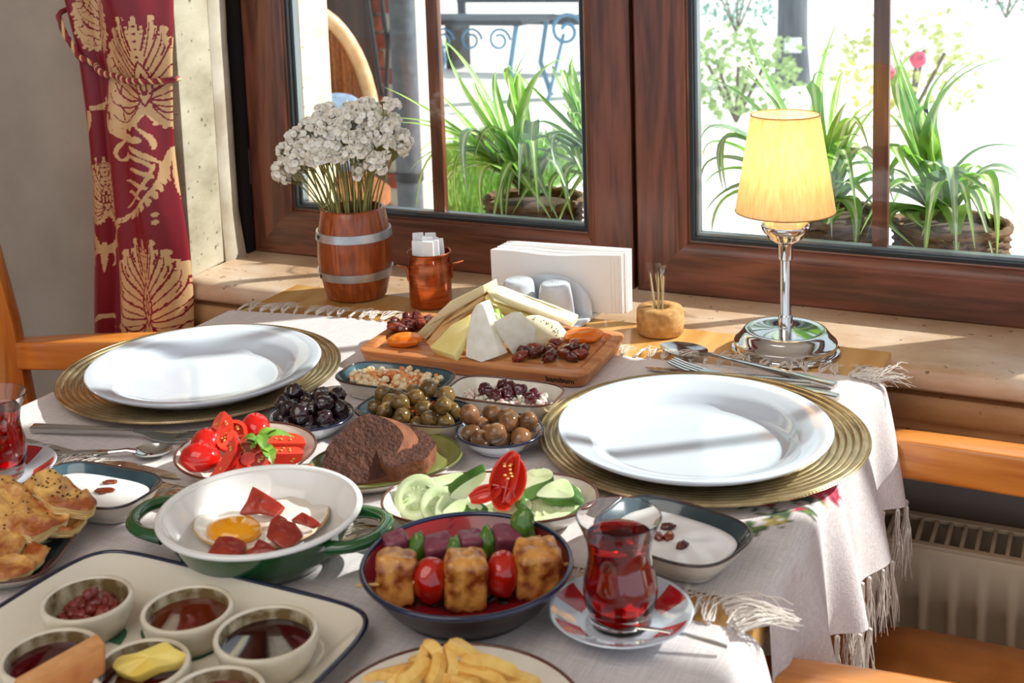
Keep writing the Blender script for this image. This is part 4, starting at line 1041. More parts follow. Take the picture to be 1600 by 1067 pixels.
def leaf_strip(mb, pts, w, n, side=None, fold=0.25, m=(0, 0, 0, 0)):
    """a leaf along bezier pts with folded cross-section"""
    P = bez(*pts, n); rows = []
    for i, p in enumerate(P):
        t = (P[min(i + 1, n)] - P[max(i - 1, 0)]).normalized()
        sd = Vector(side) if side else t.cross(Vector((0, 0, 1)))
        sd = (sd - t * sd.dot(t)).normalized(); up = sd.cross(t); k = i / n
        ww = w(k)
        rows.append([tuple(p + sd * ww * q + up * ww * fold * abs(q)) for q in (-1, -0.28, 0, 0.28, 1)])
    return mb.rings(rows, False, mr=lambda i, j: m[j])
b = thing('basil_sprig', 'fresh basil sprig lying on the tomatoes', 'herb', at_z(405, 700, 0.0445)); o0 = Vector(b.location)
def bl(u0, v0, u1, v1, z0, z1, w, fold=0.3, lift=0.008):
    p0, p2 = at_z(u0, v0, z0 - 0.0075) - o0, at_z(u1, v1, z1 - 0.0075) - o0; mb = MB()
    leaf_strip(mb, (p0, (p0 + p2) / 2 + Vector((0, 0, lift)), p2), lambda k: w * math.sin(PI * min(0.985, 0.04 + 0.96 * k ** 0.8)) + 0.0003, 10, fold=fold); mb.build('leaf', BASIL, b, angle=80)
for a_ in ((408, 686, 460, 684, .056, .052, .0085), (405, 688, 432, 672, .056, .060, .006), (400, 690, 378, 690, .056, .056, .006), (400, 694, 376, 698, .055, .050, .0065), (412, 700, 408, 680, .056, .062, .0055), (408, 700, 430, 716, .054, .046, .006), (398, 700, 388, 708, .055, .050, .005), (418, 704, 426, 726, .052, .044, .006)): bl(*a_)
MB().tube([at_z(430, 676, .0505) - o0, at_z(405, 694, .0465) - o0, at_z(418, 716, .0425) - o0], 0.0012, 6).build('stem', BASIL, b)

# --- brown bread
BREADC = mat('brown_crumb', '#5a3426', 0.85, col2='#3d2118', nscale=90, bump=1.0, bscale=240, bdist=0.004, cmix=(0.35, 0.7)); BREADK = mat('brown_crust', '#8c5638', 0.8, col2='#6e3f28', nscale=70, bump=0.6, bscale=200)
def patch(name, label, outline, th, mats, cat, group=None, dome=0.0, amp=0.0, freq=60.0, bevel=0.0, sub=5, parts=None, seed=1.0, soft=1.0):
    """a cut slice: outline of pixels with heights, thickness vector; top face carries relief"""
    P = [at_z(*p) for p in outline]; c = sum(P, Vector()) / len(P); P = [p - c for p in P]; m = len(P); Q = []
    for i in range(m):
        p0, p1, p2, p3 = P[i - 1], P[i], P[(i + 1) % m], P[(i + 2) % m]
        for k in range(sub):
            t = k / sub; Q.append(p1.lerp(p2, t).lerp(0.5 * ((2 * p1) + (p2 - p0) * t + (2 * p0 - 5 * p1 + 4 * p2 - p3) * t * t + (3 * p1 - p0 - 3 * p2 + p3) * t ** 3), soft))
    nn = Vector()
    for i in range(len(Q)): nn += Q[i].cross(Q[(i + 1) % len(Q)])
    nn.normalize(); nn = nn if nn.z > 0 else -nn
    th = Vector(th); rings = []
    for s_ in (1.0, 0.94, 0.86, 0.76, 0.64, 0.52, 0.40, 0.28, 0.16, 0.06, 0.0):
        rings.append([tuple(q * s_ + nn * (dome * (1 - s_ * s_) + (amp * (noise.noise(q * s_ * freq + Vector((seed, 0, 0))) + 0.6 * noise.noise(q * s_ * freq * 2.7 + Vector((0, seed, 0)))) if s_ < 1 else 0))) for q in Q])
    low = [tuple(q + th + Vector((noise.noise(q * 50), noise.noise(q * 50 + Vector((3, 0, 0))), 0)) * amp) for q in Q]
    mid = [[tuple(q + th * f + Vector((noise.noise(q * 70 + th * f * 900), noise.noise(q * 70 + th * f * 900 + Vector((9, 0, 0))), 0)) * amp * 0.8) for q in Q] for f in (0.3, 0.65)]
    t = thing(name, label, cat, c, 0, group) if parts else None
    if parts:
        MB().rings(rings, True).build(parts[0], mats[0], t, angle=70)
        MB().rings([rings[0]] + mid + [low], True, False, True).build(parts[1], mats[1], t, angle=70)
        return t
    nr_ = len(rings)
    o = MB().rings(list(reversed(rings)) + mid + [low], True, False, True, mr=(lambda i, j: 0 if i < nr_ - 1 else 1) if isinstance(mats, list) else None).build(name, mats, angle=60); o.location = c
    return tag(o, label, cat, group)
patch('bread_slice', 'dark brown bread slice in front, leaning over the other slice', [(512, 697, .028), (535, 672, .036), (565, 649, .044), (588, 649, .044), (615, 661, .040), (630, 679, .034), (628, 692, .030), (616, 716, .022), (605, 742, .013), (580, 751, .010), (555, 755, .009), (528, 744, .012), (504, 732, .015), (508, 712, .022)], (0.0115, 0.0075, -0.0045), [BREADC, BREADK], 'bread', None, 0.0, 0.0016, 160, parts=('crumb', 'crust'), seed=1)
patch('bread_slice', 'dark brown bread slice behind, its lower crust edge showing', [(600, 668, .030), (630, 662, .031), (652, 669, .030), (670, 680, .028), (681, 693, .026), (673, 706, .025), (664, 716, .024), (636, 724, .023), (610, 731, .022), (592, 715, .024), (590, 690, .028)], (0.0005, 0.001, -0.0155), [BREADC, BREADK], 'bread', None, 0.0, 0.0014, 160, parts=('crumb', 'crust'), seed=5)

# --- cucumber and red pepper
PEEL = mat('cucumber_peel', '#2f5a22', 0.25, col2='#5f8a3a', nscale=30, coat=0.4, stretch=(1, 1, 0.1)); CFL = mat('cucumber_flesh', '#c9dba0', 0.25, col2='#dbe8bd', nscale=40, coat=0.4, sss=0.25, sssr=(.7, 1, .4)); CCEN = mat('cucumber_core', '#b5cc86', 0.2, col2='#d6e3b2', nscale=110, coat=0.5, sss=0.2, sssr=(.7, 1, .4))
def cuc_slice(a, b, th):
    mb = MB(); n = 40; R = []
    for r, z in ((0.0, -th), (0.62, -th), (0.96, -th), (1.0, -th + 0.0006), (1.0, -0.0006), (0.96, 0), (0.62, 0.0002), (0.58, -0.0004), (0.0, -0.0002)):
        R.append([(a * r * math.cos(2 * PI * j / n), b * r * math.sin(2 * PI * j / n), z) for j in range(n)])
    mb.rings(R, True, mr=lambda i, j: (2, 1, 1, 0, 1, 1, 2, 2)[i])
    for q in range(12):
        v = q * 0.52; mb.blob((a * 0.38 * math.cos(v), b * 0.38 * math.sin(v), 0.0), (a * 0.10, a * 0.04, 0.0006), 1, rot=Matrix.Rotation(v, 3, 'Z'), m=1)
    return mb.mesh('cucumber_slice', [PEEL, CFL, CCEN], angle=40)
def cuc_spear(L, w):
    mb = MB(); n = 10; rings = []
    for k in range(n + 1):
        x = -L / 2 + L * k / n; s = min(1, 0.72 + 0.5 * math.sin(PI * k / n)); sh = 0.010 * (0.5 - k / n)
        row = [(x + sh, -w * s, 0.0), (x, 0, 0.0006), (x - sh, w * s, 0.0)] + [(x, w * s * math.cos(v), -w * s * math.sin(v) * 0.9) for v in (0.35, 0.9, PI / 2, 2.24, 2.79)]
        rings.append(row)
    mb.rings(rings, True, True, True, mr=lambda i, j: 1 if j in (0, 1) else 0)
    return mb.mesh('cucumber_spear', [PEEL, CFL], angle=45)
cs1, cs2, csp = cuc_slice(0.0205, 0.0205, 0.006), cuc_slice(0.034, 0.0165, 0.007), cuc_spear(0.062, 0.0135)
for (u, v, z, nrm, sp, me, sc, lab) in ((650, 776, 0.031, (0.10, -0.72, 0.68), 0, cs1, 1.0, 'round cucumber slice facing the camera at the left end'),
                                 (688, 788, 0.028, (0.35, -0.62, 0.70), 0, cs1, 0.85, 'round cucumber slice, second from the left end'),
                                 (711, 799, 0.026, (0.45, -0.60, 0.66), 0.4, cs1, 0.85, 'cucumber slice at the front rim left of the pepper'),
                                 (848, 791, 0.031, (0.12, -0.42, 0.90), 0.33, cs2, 1.0, 'long oval cucumber slice lying flat at the right front'),
                                 (785, 800, 0.027, (0.05, -0.55, 0.83), 0.45, cs2, 0.78, 'oval cucumber slice under the red pepper at the front'),
                                 (872, 776, 0.030, (0.2, -0.5, 0.8), 0.3, cs2, 0.6, 'oval cucumber slice wedged under the right end chunk')):
    inst('cucumber_slice', me, at_z(u, v, z - 0.0055), qrot(nrm, sp), lab, 'cucumber', 'cucumber pieces in the boat dish', sc)
CG = 'cucumber pieces in the boat dish'
def piece(lab, pl, th, dome=0.0): patch('cucumber_piece', lab, [(540 + x / 3.4425, 700 + y / 3.4425, z - 0.0055) for x, y, z in pl], th, [CFL, PEEL], 'cucumber', CG, dome, 0.0003, 70, sub=4)
piece('cucumber length, pale flesh up, along the back left of the dish', [(425, 188, .040), (505, 150, .044), (618, 130, .046), (640, 158, .043), (560, 190, .041), (472, 216, .038)], (0.003, -0.004, -0.011))
piece('cucumber spear leaning up left of the pepper, dark peel along its top', [(560, 262, .036), (615, 205, .045), (690, 158, .053), (752, 132, .057), (748, 168, .052), (700, 222, .044), (640, 276, .036)], (-0.006, 0.008, 0.0035))
piece('thick cucumber chunk at the back right, upper one', [(952, 150, .050), (990, 118, .054), (1060, 106, .055), (1110, 126, .053), (1104, 164, .048), (1010, 200, .044), (945, 222, .042)], (0.004, -0.005, -0.0105))
piece('cucumber chunk at the right end with striped peel to the right', [(1030, 258, .040), (1062, 210, .045), (1112, 180, .048), (1176, 164, .049), (1214, 200, .046), (1226, 258, .041), (1150, 268, .039)], (0.0085, 0.001, -0.006))
piece('small cucumber piece between pepper and right chunks', [(900, 240, .040), (940, 205, .045), (958, 240, .042), (930, 282, .037)], (0.003, -0.003, -0.008))
piece('cucumber strip at the front left, flesh towards the camera', [(520, 350, .030), (590, 285, .036), (655, 276, .037), (640, 330, .031), (600, 366, .027)], (0.002, -0.003, -0.008))
piece('cucumber strip at the front middle with peel at its lower edge', [(650, 300, .036), (700, 284, .038), (762, 318, .034), (758, 352, .029), (700, 330, .031), (656, 345, .029)], (0.001, -0.003, -0.008))
PEP = mat('red_pepper_skin', '#c9141a', 0.10, coat=0.7, sss=0.1, sssr=(1, .1, .05)); PEPI = mat('red_pepper_flesh', '#e2402c', 0.15, coat=0.6, sss=0.2, sssr=(1, .2, .1))
pp = thing('red_pepper', 'curled red pepper strip standing up in the cucumber dish', 'pepper', at_z(785, 775, 0.034)); o0 = Vector(pp.location)
def pepper(nm, pl, w, depth):
    pts = [at_z(u, v, z - 0.0055) - o0 for u, v, z in pl]; P = bez(*pts, 16); mb = MB()
    view = (CAM - Vector(pp.location)).normalized(); rows_o, rows_i = [], []
    for i, p in enumerate(P):
        t = (P[min(i + 1, 16)] - P[max(i - 1, 0)]).normalized(); sd = t.cross(view).normalized(); up = sd.cross(t); k = i / 16; ww = w * (math.sin(PI * (0.10 + 0.84 * k)) ** 0.6)
        rows_o.append([tuple(p + sd * ww * math.sin(a) + up * (depth * ww * (-math.cos(a))) ) for a in (-1.7, -1.2, -0.6, 0, 0.6, 1.2, 1.7)])
        rows_i.append([tuple(p + sd * ww * 0.80 * math.sin(a) + up * (depth * ww * 0.8 * (-math.cos(a)) + 0.0004)) for a in (1.7, 1.2, 0.6, 0, -0.6, -1.2, -1.7)])
    mb.rings([a + b_ for a, b_ in zip(rows_o, rows_i)], True, True, True, mr=lambda i, j: 0 if j < 6 else 1)
    mb.build(nm, [PEP, PEPI], pp, angle=60)
pepper('strip', [(776, 782, .040), (786, 738, .066), (806, 708, .082)], 0.0115, 1.0)
pepper('strip', [(792, 785, .040), (816, 752, .055), (806, 716, .076)], 0.0085, 0.9)
pepper('strip', [(734, 780, .042), (758, 770, .046), (782, 764, .052)], 0.0075, 0.8)
pepper('strip', [(800, 790, .036), (786, 778, .042), (770, 768, .050)], 0.0105, 0.8)
mb = MB()
for q in range(9): mb.blob(at_z(rnd(786, 800), rnd(722, 748), .067) - o0, (.0016, .0014, .0008), 1)
mb.build('pepper_seeds', TSEED, pp)['kind'] = 'stuff'

# --- fried egg and sausage slices in the pan
EGGW = mat('egg_white', '#efe9df', 0.15, col2='#e2d8c8', nscale=40, coat=0.6, sss=0.3, sssr=(1, .9, .8)); EGGE = mat('browned_edge', '#c9a468', 0.4); YOLK = mat('egg_yolk', '#fba60c', 0.10, coat=0.8, sss=0.3, sssr=(1, .5, .1))
eg = thing('fried_egg', 'fried egg with runny orange yolk in the green pan', 'egg', Vector((at_z(412, 817, 0.015).x, at_z(412, 817, 0.015).y, ZC + 0.0096))); EO = Vector(eg.location)
mb = MB(); n = 96; R = []
for s, z in ((1.0, 0.0022), (0.985, 0.0045), (0.94, 0.0062), (0.84, 0.0068), (0.66, 0.0075), (0.4, 0.0085), (0.0, 0.0088)):
    row = []
    for j in range(n):
        v = 2 * PI * j / n; r = 0.0570 * (1 + 0.06 * noise.noise(Vector((math.cos(v) * 1.6, math.sin(v) * 1.6, 0.3))) + 0.03 * noise.noise(Vector((math.cos(v) * 5, math.sin(v) * 5, 2)))) * s
        x, y = r * math.cos(v), r * math.sin(v)
        row.append((x, y, z + (0.0035 * noise.noise(Vector((x * 60, y * 60, 1))) if 0 < s < 0.99 else 0) + 0.006 * max(0, (math.hypot(x, y) - 0.046) / 0.012) ** 1.5))
    R.append(row)
mb.rings(R, True, mr=lambda i, j: 1 if i == 0 else 0); mb.build('white', [EGGW, EGGE], eg, angle=80)
yp = at_z(366, 829, 0.0225) - EO
MB().blob((yp.x, yp.y, 0.0105), (0.0245, 0.0200, 0.0105), 4, 0.05, 1.2, 2).build('yolk', YOLK, eg, angle=180)
SAUS = mat('cured_sausage', '#8a241c', 0.30, col2='#a63a26', nscale=45, coat=0.2, sss=0.1, bump=0.2, bscale=300)
SG = 'cured sausage slices on the egg'
def saus(label, pl, th=(0.0005, 0.002, -0.0030), dome=0.002, seed=1): patch('sausage_slice', label, pl, th, SAUS, 'sausage', SG, dome * 0.5, 0.0012, 80, seed=seed, sub=4, soft=0.3)
saus('dark red sausage piece standing behind the yolk', [(395, 760, .040), (420, 774, .036), (443, 790, .030), (428, 806, .026), (402, 800, .027), (374, 802, .025), (386, 782, .033)], dome=0.003, seed=2)
saus('red sausage slice at the front of the egg, left of the others', [(342, 838, .026), (362, 838, .027), (381, 846, .026), (377, 858, .024), (370, 869, .022), (346, 868, .022), (323, 867, .022), (332, 852, .025)], seed=3)
saus('folded red sausage slice right of the yolk', [(424, 811, .034), (446, 813, .034), (461, 817, .033), (470, 834, .029), (458, 846, .026), (445, 857, .023), (428, 848, .026), (416, 838, .028)], dome=0.004, seed=4)
saus('small red sausage slice farthest right on the egg', [(472, 800, .031), (486, 807, .030), (498, 816, .028), (486, 823, .026), (470, 817, .027), (455, 812, .028)], seed=5)
saus('curled sausage slice in front of the folded one', [(404, 842, .029), (420, 849, .027), (433, 861, .024), (412, 866, .022), (392, 868, .022), (382, 862, .023), (396, 855, .025)], dome=0.003, seed=6)
saus('sausage scrap behind the folded slice', [(434, 804, .030), (447, 810, .030), (440, 816, .028), (424, 812, .028)], seed=7)

# --- cheese and tomato skewers
GRILL = mat('grilled_cheese', '#dc9a48', 0.30, col2='#84360e', nscale=60, ndetail=7, coat=0.4, bump=0.7, bscale=160, cmix=(0.40, 0.60)); STICK = mat('bamboo', '#d2a564', 0.6)
GTOM = mat('grilled_tomato', '#c4200f', 0.10, col2='#a31408', nscale=25, coat=0.6, sss=0.1, sssr=(1, .2, .1)); PINK = mat('pink_sausage', '#8f4658', 0.4, col2='#6f3044', nscale=60, coat=0.15); GPEP = mat('green_pepper', '#5c8a2c', 0.15, col2='#3f6a1e', nscale=40, coat=0.5)
sk0 = thing('skewer', 'front bamboo skewer carrying grilled cheese cubes and tomatoes', 'skewer', at_z(557, 915, 0.0335)); o0 = Vector(sk0.location)
MB().tube([(0, 0, 0), at_z(725, 905, 0.034) - o0, at_z(888, 881, 0.036) - o0], 0.0013, 8).build('stick', STICK, sk0)
ax = (at_z(885, 882, 0.034) - at_z(560, 914, 0.034)).normalized(); rzx = math.atan2(ax.y, ax.x)
def cube(mb, s, amp, seed):
    vs, fs = ICO[4]; out = []
    for p in vs:
        q = Vector(p); m = max(abs(q.x), abs(q.y), abs(q.z)); k = (abs(q.x) ** 7 + abs(q.y) ** 7 + abs(q.z) ** 7) ** (1 / 7)
        q = q / k; d = 1 + amp * noise.noise(q * 2.2 + Vector((seed, 0, 0))) + amp * 0.5 * noise.noise(q * 6 + Vector((0, seed, 0)))
        if abs(q.z - 0.15) < 0.10 : d *= 0.975
        out.append((q.x * s[0] * d, q.y * s[1] * d, q.z * s[2] * d))
    return mb.add(out, fs)
def on_skewer(root, nm, u, v, z, mb, mt, rot):
    o = mb.build(nm, mt, root, angle=180); o.location = at_z(u, v, z) - Vector(root.location); o.rotation_euler = rot; return o
for k, (u, v, s) in enumerate(((619, 901, (.0152, .0140, .0185)), (727, 905, (.0160, .0150, .0205)), (838, 888, (.0175, .0155, .0200)))):
    on_skewer(sk0, 'cheese_cube', u, v, 0.0325, cube(MB(), s, 0.11, k * 4.0), GRILL, (0.12 * (k - 1), 0.08, rzx + 0.1 * (k - 1)))
for k, (u, v) in enumerate(((672, 905), (784, 897))):
    on_skewer(sk0, 'tomato', u, v, 0.0315, MB().blob((0, 0, 0), (.0138, .0165, .0172), 4, 0.10, 1.5, k * 3), GTOM, (0, 0.1, rzx))
sk1 = thing('skewer', 'back bamboo skewer carrying pink sausage and green pepper', 'skewer', at_z(602, 868, 0.030)); o0 = Vector(sk1.location)
MB().tube([(0, 0, 0), at_z(848, 838, 0.031) - o0], 0.0013, 8).build('stick', STICK, sk1)
for k, (u, v, s) in enumerate(((622, 858, (.0095, .0110, .0130)), (686, 862, (.0125, .0110, .0120)), (735, 856, (.0105, .0110, .0120)), (790, 848, (.0120, .0110, .0120)))):
    on_skewer(sk1, 'sausage_piece', u, v, 0.0305, cube(MB(), s, 0.06, k * 2.3 + 1), PINK, (0.2 * (k % 2), 0.3 * (k - 1.5) * 0.5, rzx + 0.15))
for k, (u, v, s) in enumerate(((653, 860, (.0075, .010, .0155)), (709, 864, (.0070, .010, .0130)), (761, 852, (.0080, .010, .0145)), (816, 830, (.0100, .010, .0215)))):
    on_skewer(sk1, 'pepper_piece', u, v, 0.032 + 0.004 * (k == 3), MB().blob((0, 0, 0), s, 3, 0.22, 2.0, k * 3, f=lambda q: 1.0 - 0.06 * math.cos(q.y * 9)), GPEP, (0, 0.15 * (k % 2), rzx))
mb = MB()
for q in range(18): mb.blob(at_z(rnd(650, 800), rnd(925, 950), 0.0120 + ZC), (rnd(.002, .006), rnd(.002, .004), .0012), 1)
tag(mb.build('charred_scraps', mat('charred_herbs', '#1d1a12', 0.3)), 'dark charred scraps on the bowl floor below the skewers', 'scraps', kind='stuff')

# --- yogurt
YOG = mat('yogurt', '#f3f1ee', 0.25, coat=0.3, sss=0.2, sssr=(1, 1, 1)); SYR = mat('date_syrup', '#7a3010', 0.08, coat=0.8)
def yogurt(key, a, b, e, lab, lv):
    t, ins, fl, W = D[key]; mb = MB()
    R = oval_rings([(0.0, 0), (0.0012, 0.001), (0.006, 0.0006), (0.012, 0.0006), (0.02, 0.0004), (0.03, 0.0004)], a, b, e, 64); out = []
    for i, r in enumerate(R): out.append([(*W(x, y), lv + z + (0.0016 * noise.noise(Vector((x * 70, y * 70, 4))) if i > 1 else 0)) for x, y, z in r])
    low = [[(*W(x * 0.80, y * 0.75), ZC + 0.0075) for x, y, z in R[0]]]
    mb.rings(low + out, True, True, True); tag(mb.build('yogurt', YOG, angle=60), lab, 'yogurt')
yogurt('yogl', 0.0545, 0.0305, 0.62, 'white yogurt with two syrup drops in the left teal dish', ZC + 0.0162)
yogurt('yogr', 0.0525, 0.0375, 0.68, 'white yogurt with dark raisins in the right teal dish', ZC + 0.0185)
for k, (u, v, s) in enumerate(((173, 753, 1.0), (163, 766, 1.25))):
    mb = MB().blob((0, 0, 0), (0.0075 * s, 0.0040 * s, 0.0014), 3, 0.35, 1.5, k * 4); o = mb.build('syrup_drop', SYR, angle=180); o.location = at_z(u, v, ZC + 0.0180); o.rotation_euler = (0, 0, 0.4)
    tag(o, ('smaller brown syrup drop, the farther one on the left yogurt', 'larger brown syrup drop, the nearer one on the left yogurt')[k], 'syrup')
RAIS = mat('raisin', '#6b2412', 0.2, col2='#3a120c', nscale=90, coat=0.5, sss=0.1, sssr=(1, .2, .1))
RAISR = mat('amber_raisin', '#93361a', 0.18, col2='#5e1d10', nscale=80, coat=0.6, sss=0.2, sssr=(1, .3, .1))
rm = [MB().blob((0, 0, 0), (0.0085, 0.0056, 0.0046), 3, f=lambda q, k=k: 1 + 0.30 * noise.noise(q * 2.4 + Vector((k * 4, 1, 0))) + 0.16 * noise.noise(q * 6 + Vector((k, 0, 3)))).mesh('raisin', (RAIS, RAISR)[k % 2], angle=180) for k in range(4)]
for k, (u, v) in enumerate(((1044, 823), (1045, 838), (1066, 852), (1028, 838))):
    inst('raisin', rm[k % 4], at_z(u, v, ZC + 0.0204), (0, 0, rnd(0, 6)), ('raisin on the right yogurt, farthest back', 'raisin in the middle of the right yogurt', 'raisin on the right yogurt nearest the camera', 'raisin on the right yogurt seen past the tea glass')[k], 'raisin', 'raisins on the yogurt', 0.72)

# --- paste, butter, toast in and on the ramekins
PASTE = mat('red_paste', '#8e2a1e', 0.3, col2='#5a120e', nscale=90, coat=0.4, bump=0.8, bscale=220, bdist=0.003)
mb = MB()
for q in range(60):
    a_ = rnd(0, 6.28); r = 0.021 * math.sqrt(random.random()); mb.blob((r * math.cos(a_), r * math.sin(a_) * 0.9, 0.010 + 0.016 * (1 - r / 0.024) * rnd(0.4, 1) + 0.004 * math.sin(a_)), (rnd(.004, .007), rnd(.004, .007), rnd(.003, .005)), 2, 0.4, 2, q)
o = mb.build('tomato_paste', PASTE, angle=180); o.location = (RC_[0], RC_[1], ZC + 0.0025); tag(o, 'mound of chunky dark red paste in the far left ramekin', 'paste')
BUT = mat('butter', '#f2d878', 0.3, col2='#eccb5c', nscale=30, sss=0.3, sssr=(1, .9, .4), coat=0.1)
patch('butter_curl', 'pale yellow butter curl lying in the front row ramekin', [(176, 1042, .030), (186, 1026, .031), (212, 1020, .034), (238, 1010, .036), (258, 1003, .037), (272, 1012, .035), (292, 1024, .031), (272, 1036, .029), (244, 1042, .031), (214, 1056, .027), (196, 1054, .026)], (0.001, 0.002, -0.0055), BUT, 'butter', None, 0.0015, 0.0006, 60, sub=4)
TOAST = mat('toast_crust', '#b86a34', 0.6, col2='#d49050', nscale=40, bump=0.3, bscale=150); TOASTC = mat('toast_crumb', '#e0a870', 0.8, col2='#c98a52', nscale=60, bump=0.5, bscale=200)
A_, B_ = at_z(166, 1004, 0.052), at_z(30, 1080, 0.040)
tt = thing('toast_finger', 'orange brown toast finger lying over the tray in the near left corner', 'bread', A_); X = (B_ - A_); Yv = Vector((0, 0, -1)).cross(X).normalized() * -1
MB().prism([Vector((0, 0, 0)), X, X + Vector((0.004, -0.004, -0.022)), Vector((0.002, -0.004, -0.020))], Yv * -0.016).build('crust', TOAST, tt, bevel=0.003, seg=3)
MB().prism([X * 0.02 + Vector((0, 0, 0.0004)), X * 0.98 + Vector((0, 0, 0.0004)), X * 0.98 + Yv * -0.0155 + Vector((0, 0, 0.0004)), X * 0.02 + Yv * -0.0155 + Vector((0, 0, 0.0004))], (0, 0, -0.003)).build('crumb', TOASTC, tt, bevel=0.001)

# --- fries
FRY = mat('potato_fry', '#f0c870', 0.4, col2='#d8983a', nscale=40, coat=0.15, sss=0.0, sssr=(1, .8, .3), bump=0.25, bscale=140)
def fry_mesh(L, w, seed):
    mb = MB(); rows = []
    for i in range(11):
        k = i / 10; x = -L / 2 + L * k; s = min(1.0, 0.22 + 1.5 * math.sin(PI * min(1, k + 0.02)) ** 0.9); yy = 0.003 * math.sin(k * PI) + 0.0007 * noise.noise(Vector((k * 4, seed, 0)))
        rows.append([(x, yy + y * w * s + 0.0003 * noise.noise(Vector((k * 6, y, seed))), z * w * s * 0.85) for y, z in ((-1, -0.8), (0.9, -1), (1, 0.9), (-0.85, 1))])
    mb.rings(rows, True, True, True); return mb.mesh('potato_fry', FRY, angle=28, bevel=0.0003, seg=1)
fm = [fry_mesh(0.075, 0.0040, 1), fry_mesh(0.062, 0.0045, 2), fry_mesh(0.085, 0.0038, 3), fry_mesh(0.055, 0.0046, 4)]
def fry(p0, z0, p1, z1, k, lab):
    a, b_ = at_z(*p0, z0), at_z(*p1, z1); d = b_ - a; o = inst('potato_fry', fm[k], (a + b_) / 2, (d.to_track_quat('X', 'Z') @ Matrix.Rotation(rnd(-0.8, 0.8), 3, 'X').to_quaternion()).to_euler(), lab, 'fries', 'potato fries on the foreground plate'); L = (0.075, 0.062, 0.085, 0.055)[k]; o.scale = (d.length / L, 1, 1)
FL = 'golden potato fry in the pile at the bottom edge'
for k, a_ in enumerate((((566, 1062), .026, (655, 1040), .034), ((664, 1000), .052, (690, 1052), .036), ((668, 1003), .050, (640, 1062), .034), ((700, 1002), .052, (760, 1048), .036), ((698, 1006), .050, (700, 1072), .032), ((720, 1030), .044, (820, 1062), .026),
                    ((610, 1048), .032, (700, 1076), .030), ((660, 1050), .036, (760, 1080), .032), ((690, 1040), .040, (800, 1078), .026), ((640, 1030), .036, (700, 1062), .034), ((740, 1052), .032, (842, 1072), .022), ((580, 1078), .022, (680, 1095), .026), ((700, 1085), .028, (830, 1095), .022), ((620, 1090), .022, (740, 1110), .022), ((650, 1085), .014, (780, 1085), .014), ((620, 1070), .014, (690, 1110), .014), ((655, 1018), .044, (735, 1064), .030), ((672, 1030), .046, (610, 1074), .030), ((715, 1018), .044, (790, 1066), .028), ((688, 1020), .048, (668, 1074), .030), ((640, 1042), .038, (600, 1082), .026), ((750, 1062), .032, (690, 1092), .028), ((585, 1054), .030, (650, 1068), .034), ((790, 1056), .028, (850, 1080), .020))):
    fry(*a_, k % 4, FL)

# --- cheese pastries with black seeds
PAS = mat('baked_pastry', '#ecb968', 0.42, col2='#a04c14', nscale=44, ndetail=8, coat=0.2, bump=0.8, bscale=120, bdist=0.005, cmix=(0.42, 0.64)); PASI = mat('pale_pastry', '#f0d9a4', 0.5, col2='#e0b870', nscale=40, bump=0.4, bscale=160); SEED = mat('black_seed', '#17120f', 0.4)
def pastry(label, pl, zc, th, seeds, seed):
    P = [at_z(p[0], p[1], zc + (p[2] if len(p) > 2 else 0)) for p in pl]; c = sum(P, Vector()) / len(P); t = thing('cheese_pastry', label, 'pastry', c); m = len(P)
    per = []
    for i in range(m):
        p0, p1, p2, p3 = [P[(i + q) % m] - c for q in (-1, 0, 1, 2)]
        for k in range(14):
            u = k / 14; lin = p1.lerp(p2, u); cr = 0.5 * ((2 * p1) + (p2 - p0) * u + (2 * p0 - 5 * p1 + 4 * p2 - p3) * u * u + (3 * p1 - p0 - 3 * p2 + p3) * u ** 3)
            per.append(lin * 0.45 + cr * 0.55)
    def ridge(p):
        q = p * 38 + Vector((seed, 0, 0)); a_ = noise.noise(q); return 0.0056 * (1 - 2.6 * abs(a_)) + 0.0022 * noise.noise(p * 120 + Vector((0, seed, 0)))
    def lay(s, z, amp):
        out = []
        for p in per:
            q = Vector((p.x * s, p.y * s, p.z * s * 0.9)); out.append(tuple(q + Vector((0, 0, z + amp * ridge(q)))))
        return out
    mb = MB(); mb.rings([lay(max(0.0, 1 - k / 16), th * (1 - 0.16 * (1 - k / 16) ** 4), 0.25 if k == 0 else 1.0) for k in range(16, -1, -1)] + [lay(1.012, th * 0.74, 0.25)], True); mb.build('top_crust', PAS, t, angle=80)
    mb = MB(); rows = []
    for k in range(9):
        rows.append([(x + 0.0012 * noise.noise(Vector((x * 90, y * 90, k * 3 + seed))), y + 0.0012 * noise.noise(Vector((x * 90, y * 90, k * 3 + 7))), z) for x, y, z in lay(1.005 - 0.030 * (k % 2) - 0.012 * k, th * 0.74 - k * th * 0.105, 0.3)])
    mb.rings(rows, True, False, True); mb.build('layers', PASI, t, angle=40)
    if seeds:
        mb = MB()
        for q in range(seeds):
            p = random.choice(per) * rnd(0.1, 0.8); mb.blob((p.x, p.y, p.z * 0.9 + th * 0.98 + ridge(Vector((p.x, p.y, p.z * 0.9))) + 0.0004), (.0013, .0008, .0007), 1, rot=Matrix.Rotation(rnd(0, 6), 3, 'Z'))
        mb.build('black_seeds', SEED, t)['kind'] = 'stuff'
pastry('folded pastry strewn with black seeds, at the back of the pile by the yogurt', [(38, 772, .004), (62, 755, .006), (90, 756, .004), (152, 800, -.006), (138, 816, -.008), (86, 806)], 0.034, 0.012, 40, 1)
pastry('golden folded pastry in front, blistered top and layered edge', [(-40, 782, .006), (20, 782, .006), (108, 818, -.004), (98, 834, -.008), (50, 856, -.010), (0, 836, -.004)], 0.030, 0.012, 10, 5)
